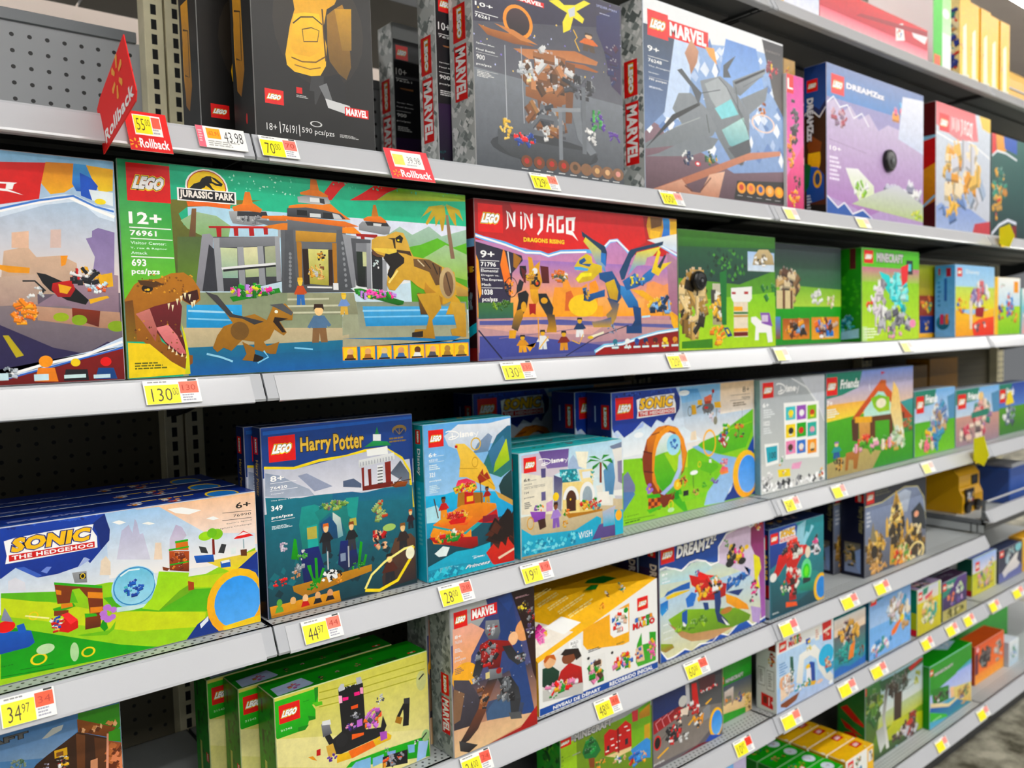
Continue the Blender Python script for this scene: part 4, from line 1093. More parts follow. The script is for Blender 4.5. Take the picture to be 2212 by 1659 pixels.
p|f0e4c0||9.7 65.4 10.3 65.2 9.9 68.4
p|f0e4c0||10.6 66.1 11.2 66 10.8 69.2
p|f0e4c0||11.7 63.2 12.4 63 12 66.3
p|f0e4c0||12.7 61.7 13.4 61.6 12.9 64.8
p|f0e4c0||13.6 60.3 14.3 60.1 13.9 63.3
p|f0e4c0||14.7 61 15.4 60.8 15 64
p|f0e4c0||15.8 63.9 16.5 63.7 16 67
p|f0e4c0||15.2 64.6 15.9 64.5 15.5 67.7
p|f0e4c0||9.2 86.8 9.8 86.8 9.6 84.8
p|f0e4c0||10 88.3 10.6 88.4 10.5 86.3
p|f0e4c0||10.9 89.8 11.5 89.9 11.3 87.8
p|f0e4c0||12.2 90.7 12.8 90.7 12.6 88.6
p|f0e4c0||13.3 91.5 13.9 91.5 13.7 89.4
p|7a4c20|8a6c28|-0.3 64.6 1.8 63.9 2 70.2 2.3 83 -0.4 82.8
s|3 51.9 15.9 60.8|d8a050 8a5820|40|8|0.8
s|0.3 73.3 13 92|8a5820 c89040 6a4018|40|9|0.7
p|f0d010|f4d800|0.2 83.4 5.1 84.2 9.9 92.8 13.1 96.8 14 96.5 14.3 99.1 0.1 99.8
p|d8d818||12.7 74.7 13.6 80.6 14.2 89.5 14.3 99.1 13 99 13.6 90.2
m|1.5 92.8 9.6 96.4|3|6a6a20|1|0.55""",
's':"""r|0c5a40|1c8a3c|0 0 100 60
r|3a8a1c|8a9a14|0 60 100 100""",
},'long green dinosaur-park box with an open-jawed reptile head, widest box in the middle row',None,0,None)

b=toy_box('toy_box',(0.8341, 1.1159, 1.3758),0.5232,0.075,0.2745,('8a1c24', '7a101c', '5a1018'),{
'f':"""r|b088c8|e89080|0 0 100 100
r|a47cc0|f0a878|0 36 100 60
r|f4b478|f6a850|0 60 100 73
r|c8949a|5460a0|0 73 100 100
p|9a1f2c|d8262c|-0.5 -0 47.6 -2.1 100.3 -0.3 100.3 21.8 91.9 28.6 71.9 28.6 64.2 19.1 59.3 23.9 49.7 27.6 31.3 32.5 21.2 28.6 -0.4 24.9
p|c8303a|e03434|14.5 0.8 80.3 -1 81.8 18.9 70.7 27.3 64.2 18.4 57.6 24.1 42.1 28.2 27.6 26.7 18.7 14.5
p|c8944c|e0b040|83.2 0.1 100.3 0.1 100.3 24.9 92 18.7 83.6 15.7 82.2 6.9
p|4a9ae0|2a64c8|91.6 0.1 95.3 -0 97.7 7.4 95.7 16 90.8 15 92.1 7.2
p|f0c020||95.9 2.2 100.3 1.7 100.2 11 95.8 12.2
p|f0c020||84.3 9.7 90.3 10.5 89 15.9 84.2 15.7
p|f0f0e8|cfe0f4|82.4 17.3 100.5 10.9 100.3 24.9 92 21
p|7a5434||84.4 0.3 91.6 0.1 90.9 5.9 84.9 8.8
l|6ab0ea|2.6|-2.8 22.3 3.4 23.9 11.9 26.2 21.1 30.9 27.6 30.8 31.3 32.5 37.2 29.6 49.7 27.9 54.9 28.5
l|ffffff|1.2|-2.8 22.3 3.4 23.6 11.8 26.9 21.1 31.3 27.6 31.1 31.3 32.8 37.2 30 49.7 28.6
l|8fc4f4|2.4|58.2 26.1 62 20.1 65.8 19 71.9 27.2
l|ffffff|1.1|58.2 25.4 62 19.9 65.8 19.1 71.9 26.4
l|8fc4f4|2.4|88.9 19.7 95 23.8 100.3 27.2
l|ffffff|1.1|88.9 19.4 95 23.5 100.3 26.9
B|1.3 2.5 11.5 19.9
c|ninja_title|13 5.5 45.4 17.5
t|20.3 21.5 39 24.4|DRAGONS RISING|ffe01c|()|0|0.04|title_lettering
p|2e2a40|403a58|-0 26.1 9.6 29.6 19.3 33.4 19.7 36.6 15 44.8 13.2 73.5 0.4 70.1
p|f0a81c||0.1 34.2 1 37.9 1.9 58.1 1 61.3 -0.4 49.3
p|a87430||15.7 31.7 19.2 35.4 16.9 42.1 15.5 40.8
t|1.8 31.3 7.6 35.9|9+|ffffff|()|0|0.02
r|ffffff||1.6 37.4 9.5 37.8
t|1.9 38.4 8.1 41.3|71796|ffffff|()|0|0.03
r|ffffff||1.8 42.2 9.4 42.5
t|1.9 43 8.9 44.8|Elemental|ffffff
t|2 46.1 9.3 47.6|Dragon vs.|ffffff
t|2 48.7 10.7 50.5|The Empress|ffffff
t|2.1 51.7 5.8 53.4|Mech|ffffff
r|ffffff||2 54.4 10.7 54.7
t|2.1 55.5 6.5 58.9|1038|ffffff|()|0|0.03
t|2.1 60.3 8.4 63.7|pcs/pzs|ffffff|()|0|0.02
m|2.1 65.6 10.2 69.5|3|f0f0f0|1|0.55
p|f0a05c|f2a850|33.9 53.3 37.8 53.2 37.8 49.1 39.8 46.3 41.7 53.1 46.8 52.9 49.9 50 49.6 72.6 31.6 72.4
p|d87048||39.2 56.6 41.7 55.2 43.1 60 43 69 38.5 69
p|f49a50|f8b418|50.9 50 54.1 47.7 55.6 52.7 54.9 65.5 57.6 65.5 57.5 73.4 46.5 72.6 50.8 61.3
p|f0a070|f0a860|82 48.9 85.6 47.2 91.6 50.1 94.7 48.4 95.1 70.8 79.4 70.7
e|f8d040||47.6 65.5 7.3 7.7
p|b088a0|a06a80|93.7 25.4 100.6 31.1 100.3 79.5 95 76.2
p|4a7a44|3a6a5c|0.5 63.8 15.1 63.7 15 73.5 0.3 73.9
b|10.3 65.7 4.8 3.2|5a8a2c 8ab030 3c6a24|18|91|1.0
p|c8a09c|b08a98|0.1 74.2 31.6 73.7 100 76.3 100.5 87.3 -0.3 94.8
p|5a5ca0|6a6ca8|0.7 75.2 36.4 74.8 67.8 78 100.6 79.5 100.6 82.6 56.8 79.1 0.7 77.7
p|5058a0|48509c|0.6 84.7 17.5 84.7 51.4 91.8 73.2 96.7 0.3 98.7
p|e0b0a0|d8a8a4|0.2 79 26.8 77.7 56.8 80.6 51.5 85.4 17.5 83.4
l|2a2c50|1.0|0.2 80.9 9.7 99.4
l|2a2c50|0.7|38.5 99.5 54.6 87 71.2 79.5
l|8a7090|0.5|8.6 86.3 46.3 81
p|f09018|f07c10|9.9 39.9 11.4 29.5 12.2 32 14.1 47.4 13.6 52 11.4 50.8
l|f0f0f0|0.8|13.3 31.3 14.2 44.8
b|13.5 53.9 2.4 5.2|f08c18 f8a820 1c1c20|14|92|1.0
o|1c1c20|0.08|14.4 53.9 2.7 6.5
p|1c1e24||18.2 40 21 39.8 21.3 43.8 19.4 48.5 18.2 44.6
p|6a1420||18.7 40.6 19.9 50.4 20.8 51.1 20.9 43.1
p|6a1420|5a101c|27.4 39.4 31.2 39.9 31.5 50.7 28.2 50.8
p|e0a818|d89810|22 33.8 23.8 34.4 24.6 40.3 27.5 36.1 26.9 42.2 28.2 49.5 26.7 54.9 22.5 55 22.3 40.4
e|e8eaec||25 42.9 1.2 2
e|2c1c1c||25.8 50.9 1.5 2.5
e|e05a2c||25.8 50.9 0.7 1.1
p|e8b018|d09010|22.5 55 26.2 54.9 26.6 62.2 24.7 65.6 22.9 61
b|36.9 45.7 4.4 4.1|f0f0f0 c8922c e07828 5a6a5c|30|93|1.0
p|1c1e24|2a2c34|17 57.8 20.7 55.7 22 58.3 20.9 66.9 18.1 74.2 16.4 68.9 17.4 62.3
p|1c1e24|3a3c44|26.2 57.6 30 57.5 33.2 66.9 32.6 71.7 30.6 73.7 26.6 63.6
p|c8941c|3a3c40|16.4 68.9 19.6 66.9 19 73.6 16.6 82.1 14 80 15 73.5
p|34363c|c8941c|29.7 70.3 33.6 71.7 34.4 80.6 34.3 83.4 29.5 83.2 30.6 77.1
p|e0a818||13.1 81.3 16.2 81.4 15.6 86.6 12.7 86.5
p|b01c2c||21.9 64.3 25.1 64.3 24.8 71.6 23.6 70.3 22.2 71.6
e|e0a818||19.6 66.3 1.2 3.3
e|e0a818||28.9 62.2 1.6 2
b|23.6 47 2.8 5.3|e8b820 c88c10 2a2c30|20|94|1.0
p|2a2c34||18.1 48.5 19.9 50.4 18.9 55.7 16.6 57.8 16.7 53.8
p|1a3c5c|23466c|47.4 14.5 53 19.5 59.3 23.9 60.3 28.1 59.6 38.2 57.5 34 57.1 26.9 51.4 22.5 47.8 18
p|e8d81c|4a90d8|49.4 18.5 57.1 26.9 59 38.2 59.5 42.5 54.3 35 51.8 27.4 48.3 21.4
p|1a3c5c|20507c|71.9 27.2 73 24.9 92 17.2 91.3 20.3 76.5 26.1 73.5 31.5 69.4 46.4 67.7 47.2 66.6 41.4
p|f0e01c|4a98dc|76.4 26.8 90.7 21.1 85.8 28.3 82.2 30.1 81 35.4 76.3 36.4 71.1 44.1
p|3a7cc8||57.1 28.4 59.7 28.9 59.6 38.2 57 34.8
p|e0c81c|d0b010|43.4 39.2 46.1 33.4 49.7 29.7 52.3 31.6 52.7 35.8 57.5 37.6 57.4 42.6 55.2 44.1 52.5 47.8 45.8 50.2 43.8 47.5 46.4 43.2 50.6 40.8 44.9 41.8
p|1c5c9c||46 34.8 48.6 32.5 49.6 34.6 47.5 36.8 52.2 36.5 51.1 38.7 46 36.9
p|5aa8e0||43.4 39.2 46.5 39 50.6 40.1 50 41.6 43.9 41.2
p|f4e84a||44.3 47.4 46.9 43.1 52.1 42.9 52.1 45 47.4 45.9 45.3 49.5
p|2a5c98|1c4878|55.8 42.7 62.8 40.9 65.5 47.3 67.1 50.9 67.5 59.6 65.2 64 60.9 61.9 58.9 49 56.2 46.9
p|d8b850|c09838|58.9 49.7 63.8 46.6 65.9 55.3 65.2 61.8 61.4 60.4
p|2c6cb0|1c4c84|58.8 54 54 56.3 48.2 58.5 47.3 53.6 49.3 52.9 50.8 57 47.7 62 50.8 62.7 53.9 60.5 58.7 59
b|49.3 57.8 2.6 3.9|d8a81c 1c3c5c 2c6cb0|16|95|1.0
p|4a90d0|2c68a8|67.1 50.9 71.5 52.2 76.5 62.5 77.1 66.9 71.3 66.9 67 56.7
p|23508a|1a3c68|73.6 65.5 78.2 66.9 78.6 84.2 71.1 84 74.6 75.9
p|1f4a80|c09a20|59.8 59.7 66.3 64 64.5 74.2 62.2 80 59.1 72 62.4 67.7
p|2a5c98|c09a20|51.6 76.9 56.9 75.6 61.8 73.5 62.2 80.7 52.6 80.5
p|1f4a80||70 80.2 78.6 79.7 78.6 85.7 69.9 85.4
p|3a80c8|2a60a0|68.2 47.9 75.1 41.7 78.5 46 79.7 43 85.7 36.6 88.1 39.5 84.4 46.5 76.1 52.1 70.4 54.4
b|76.2 46.8 5.8 4.5|e8d81c 3a80c8 f0e040 1f4a80|26|96|1.0
p|f0dc2c|e8c818|84.5 40.5 88.9 22.8 90.1 25.7 88.1 35 96.8 32.1 90.5 39.4 88.6 43.3
p|2a3c54||88.1 36.5 92.5 27 93.4 27.7 89.9 37.9
p|f0b81c|e89c10|72.6 53.6 79.6 54.2 89 63.1 100.4 73.2 100.2 85 96.3 74.7 86.5 65.4
b|89.6 65.4 8.1 6.9|e8a81c 2a60a8 f0c830 1c3c5c 88b8e8|36|97|1.0
p|f0b81c||95.1 69.3 100.3 77.9 100.4 88.9 96.2 79.4
l|bfe8f8|1.4|78.7 73.7 83.5 73
l|f4f0d8|1.6|50.4 87.5 57.8 84.2
e|e8c820||50.9 87.5 1.5 1.1
b|62.2 82.2 2.5 3.6|7a88a8 9aa8c8 5a6888|12|98|1.0
c|figure|18.7 90.1 5 11.3|d8981c|e8a81c|e0b020|1c1e24
c|figure|27.8 87.9 5.3 12.9|e8eaec|dfe4e8|e0b020|1c1e24
c|figure|37.7 89 5.5 13.1|8a3020|d8981c|e0b020|1c1e24
c|figure|45.6 80.3 5.7 13.3|26406c|e8eaec|e0b020|1c1e24
l|e8a81c|0.9|25.9 73.7 26.1 88.5
l|e8b81c|0.9|26 93.9 30.4 85.9
l|e8b81c|0.8|41.7 89.2 45.2 91.5 47.3 85.2
p|e8a81c||20.1 91.5 23.7 93 24.7 89.7 21.8 95.6
p|8a1020|a81424|52.9 96.9 62.1 93.1 71 90.6 80.3 86.5 100.6 84.2 100.7 99.9 70.9 101 53.3 99.8
l|8fd0f0|2.4|52.8 97.6 57.7 93.6 67.6 92.7 79.1 88 88.1 85.3 100.6 83.4
l|ffffff|1.0|53.4 97.6 58.2 94 67.6 93 79.1 88.4 88.1 85.7 100.6 83.9
e|3a7a90||63.7 91 1.3 1.9
b|63.7 94.5 1.9 2.5|4a8aa0 3a6a80|9|100|1.0
r|dceeee||61.8 94.6 65.5 96
e|eef0f0||70.4 91 1.4 1.9
b|70.4 94.6 1.9 2.5|e0e4e4 ffffff|9|101|1.0
r|dceeee||68.5 94.7 72.3 96.1
e|2a50a0||75.6 91 1.4 1.9
b|75.5 94.6 2 2.5|2a50a0 1c3c80|9|102|1.0
r|dceeee||73.6 94.7 77.5 96.1
e|1c3c6c||80.6 90.9 1.4 2
b|80.5 94.6 2 2.6|1c3c6c e07828|9|103|1.0
r|dceeee||78.5 94.7 82.5 96.1
e|5a2a2c||86.2 90.9 1.5 2
b|86.2 94.6 2.1 2.6|d8981c 5a2a2c|9|104|1.0
r|dceeee||84.1 94.7 88.2 96.1
e|f0d020||92 90.9 1.5 2
b|92 94.6 2.1 2.6|f0d8b0 f4e030|9|105|1.0
r|dceeee||89.9 94.7 94.1 96.1
e|d8981c||98 90.8 1.5 2
b|97.9 94.6 2.2 2.7|d8981c b07818|9|106|1.0
r|dceeee||95.8 94.7 100.1 96.2""",
's':"""r|7a0c18|6a0c18|0 0 100 30
r|8fc4f4||0 24 100 29
r|5a1018|2c1a20|0 29 100 100
b|50 45 40 12|e8b020 c81c1c 2a2224|20|111|1.0
b|50 62 40 10|e8c81c 3a3c44 8a9aa8|16|112|1.0
p|4ac0d8||0 86 100 76 100 82 0 94
r|8a0c18||0 92 100 100""",
},'red ninja-series box with a yellow mech facing a blue and gold dragon',None,0,None)

b=toy_box('toy_box',(1.3686, 1.1239, 1.3758),0.3559,0.08,0.257,('3a7a24', '2a5c1c', '3c7a28'),{
'f':"""r|3f7a34|7ab83c|0 0 100 100
r|4a8a2c|2f6a24|0 0 100 14
p|8ac838|b4d83c|0 60 100 50 100 100 0 100
p|2c6040|2a4a44|0 14 100 10 100 30 60 44 0 40
s|28 14 66 40|1c3c2c 5aa04a 24503c 3c7a3a|60|113|3.0
r|a8c4e8|d8e4f0|69.2 14.1 98.9 31.4
p|c8b48c|a89470|74.5 26.1 98.9 25 97.2 16.6 91.9 11.3 81.5 11.9 76.3 17.8
r|4a4030||79.7 20.3 88.3 25.5
b|83.1 21.5 7.8 6.9|e0d0a8 8a7a5c f0f0f0|12|114|1.0
b|12.9 59.6 13.3 32.1|c8a468 d8b87c a8844c 8a6a3c e8d0a0 3c3428|60|115|1.0
r|c8c4b0|a8a080|32.3 43.7 44.7 79.2
r|4c4c4c||30.8 49 35.4 60.8
r|5a4a3c||36 64.7 41.4 76.6
b|37.6 63.4 7 15.9|e8e8e0 c8a05c 6a5c48 f0c060|22|116|1.0
p|1f7a3c||39.6 34.3 46.7 31.4 46.1 79.4 41.6 79.4
p|f0f0ee||51.2 47.2 73.5 45.4 73.4 56.4 70.8 59.2 53.5 59.3 51.1 55.3
r|b02a1c||52 50.6 56 52.5
r|b02a1c||65 50 69.5 52.3
r|e8dcc8||53.8 59.3 68.9 90.4
r|f0b040||53.9 63.4 63.2 67.4
r|1f7a4a||53.9 68.2 69 70.1
r|c8a05c||53.8 70.9 69 72.8
r|f0b040||53.7 82.6 68.8 85.7
r|7a1c1c||53.6 86 68.8 89.7
p|f4f4f4||72.3 73 77.4 72.4 82.6 75.9 94.8 78.9 96.5 96 91.1 96.5 89.4 87.3 80.7 87.1 80.7 94 76.4 93.9 77.3 81.4 72.3 77.1
p|8a5ab0||82.6 68.9 93.1 69 94.9 76.1 96.6 81.8 84.3 78.7
r|d8c8e0||84.3 71.1 91.3 77.3
b|37.3 88.6 7.8 9.3|f0a01c e8881c f8c040|16|117|1.0
p|2a3c8c||42.9 82 47.6 81.5 52.3 89 47.5 90.2
p|f0e020||45.2 83.4 47.3 83.2 49.5 86.9 47.5 87.5
p|4a8a1c||2.3 92.6 31.9 91 31.8 99 2.2 98.3
b|91.6 49.2 10.7 8.5|2f7a3c 3f8a44|8|118|1.0""",
},'green pixel-world box with black round security tag, sandy golem and white skeleton horse',None,0,None)

b=toy_box('toy_box',(1.7544, 1.1639, 1.3758),0.3388,0.08,0.2527,('2f6a2c', '2a5c1c', '3c6a38'),{
'f':"""r|3c4450|3f7a4c|0 0 100 56
p|7ab04a|b0d060|10 40 100 44 100 62 10 62
r|1fa01c|189018|0 62 100 100
b|24 42 16 20|c8a878 8a6a4c d8c8a8 6a4c3c 3a3430|50|121|1.0
r|d8c8a0||10 46 32 64
r|6a3c24||18 46 21 64
r|6a3c24||28 46 31 64
b|66 53 10 8|e8e8e8 c8c8c8 f4f4f4|14|122|1.0
b|86 55 8 8|f0e8d8 d8c0a0|10|123|1.0
r|a85a1c|d88a3c|18 74 54 95
b|36 85 16 9|d8781c f0a84a 6a3c24 8ab0d8 3a3028|30|124|1.0
r|d88a4a|e8a828|57 73 97 96
b|77 84 18 10|e87828 f0c040 2a7ad0 6a3c24 c8b0a0|30|125|1.0
e|f0f0f0||71 93 3 1.9
m|76 93 95 95|1|c8d8c8|1|0.55
r|5a8ad0|8a5a30|8 72 15 94""",
},'second green pixel-world box with two framed orange pictures along its bottom, pushed back in shade',None,0,None)

b=toy_box('toy_box',(2.1283, 1.1239, 1.3758),0.33,0.075,0.2532,('8cc83c', '3a8a1c', '6ab02c'),{
'f':"""r|5ab81c|6ac028|0 0 100 20
r|c87898|a8c868|0 20 100 36
r|9ad048|c0e060|0 36 100 100
B|3 2 18 16
c|blockcraft|24 4 70 14
r|26343c||76 10 88 26
r|6ad0e0||79 14 85 22
p|4ad8d8|30b8b8|28 24 45 28 70 60 78 80 60 60 40 44
b|62 52 16 32|4ad0d8 8ae8e8 30a8b0 c8f0f0|26|131|1.0
p|e8484c||66 18 80 14 78 34 68 40
b|30 60 12 30|e0d8e0 b8b0b8 8a8490 f0f0f0|24|132|1.0
b|55 80 32 14|9a9aa0 c0c0c8 6a6a78 c8e858|36|133|1.0
b|12 60 8 10|f0842c f4f4f4 e84a2c|10|134|1.0
e|f09ac0||88 82 6 5
r|c8e8a0||0 84 8 100
m|3 86 30 98|4|f0f8e0|1|0.55
b|50 92 20 6|e8a8c0 8ac03c|8|135|1.0""",
's':"""r|3c9a20|2f8418|0 0 100 100
r|6a2c2c||55 0 78 22
b|40 82 30 12|3aa8b8 7ad0d8 2a8898|22|136|1.0
p|a8d8e8||10 90 90 86 90 96 14 98
s|0 30 100 70|2f8a18 4aa828|30|137|4.0""",
},'bright green pixel-world box with turquoise blocks, third green box of the middle shelf',None,0,None)

b=toy_box('toy_box',(2.5958, 1.1939, 1.3758),0.1776,0.06,0.2294,('8a9a2c', '7a4a1c', 'a8a03c'),{
'f':"""r|a8b84a|b8641c|0 0 100 100
r|9a4420||0 42 100 76
r|f0b818||0 76 100 100
b|40 55 30 12|f0d030 3aa080 e8881c|12|141|1.0
r|1c3c8c||10 70 70 94
b|40 82 20 8|f0c030 3060c0|6|142|1.0""",
},'small box with brown and yellow panels, half hidden left of the light blue spine',None,0,None)

b=toy_box('toy_box',(2.7017, 1.1239, 1.3758),0.2991,0.062,0.227,('a8d0f0', '6ab4f0', 'a8d4f4'),{
'f':"""r|9ac8f0|b8dcf4|0 0 100 30
r|c8e078|e8e048|0 30 100 62
p|f8c81c|f0a818|0 62 40 70 60 66 100 60 100 100 0 100
p|f0601c|e84a1c|40 84 60 76 100 72 100 100 46 100
B|4 4 16 16
t|26 6 60 13|Disney|f4f8ff
b|60 44 26 24|d8787c a8a0c0 f0f0f0 8a7ab0|26|143|1.0
p|a82038||50 60 74 58 70 74 50 72
b|16 56 13 14|f0c820 e8742c 3a70c8|12|144|1.0
b|62 86 20 8|8a4060 f0f0f0 6a6a70|8|145|1.0
p|e8dcc8||34 50 42 50 42 90 36 90""",
's':"""r|62aef0|8ac4f4|0 0 100 100
r|c83a4c||16 4 26 13
r|b03044||56 4 80 16
r|2a6ac8||46 18 60 50
m|12 22 32 60|6|3a80d0|1|0.55
e|148a98|0f6a8c|40 80 34 10
r|e04a70||26 68 44 82
r|f08a30||52 68 68 82""",
},'light blue box with orange foreground standing left of the last shelf joint, middle shelf',None,0,None)

b=toy_box('toy_box',(3.005, 1.1239, 1.3758),0.2203,0.06,0.1953,('f4e8c0', 'f8d030', 'f0e0c0'),{
'f':"""r|fbfbf8|c8e4f4|0 0 100 50
r|b8e048|8ac81c|0 50 100 100
r|f8c828||0 0 12 100
b|56 50 16 26|3a80d8 e85a2c f0f0f0 4a98e0|26|146|1.0
b|24 62 14 16|e8442c 4a3ca8 f0c030|12|147|1.0
r|f8a820||74 6 92 26
b|30 14 8 5|2a9a4a e83a2c f0c020|5|148|1.0
b|76 66 16 14|e8742c f0c820 5ab04a|10|149|1.0""",
},'white and yellow box with a small blue rocket picture, right of the last shelf joint',None,0,None)

b=toy_box('toy_box',(3.24, 1.1239, 1.3758),0.26,0.06,0.16,('8ad8e0', '6ac0d0', 'a0e0e8'),{
'f':"""r|f4f8f8|9ad8e0|0 0 100 40
r|7accd8|e8b0b0|0 40 100 100
b|30 60 24 22|e8e8e8 f09aa0 3aa0b0|14|150|1.0""",
},'pale turquoise box cut off by the right edge on the middle shelf',None,0,None)

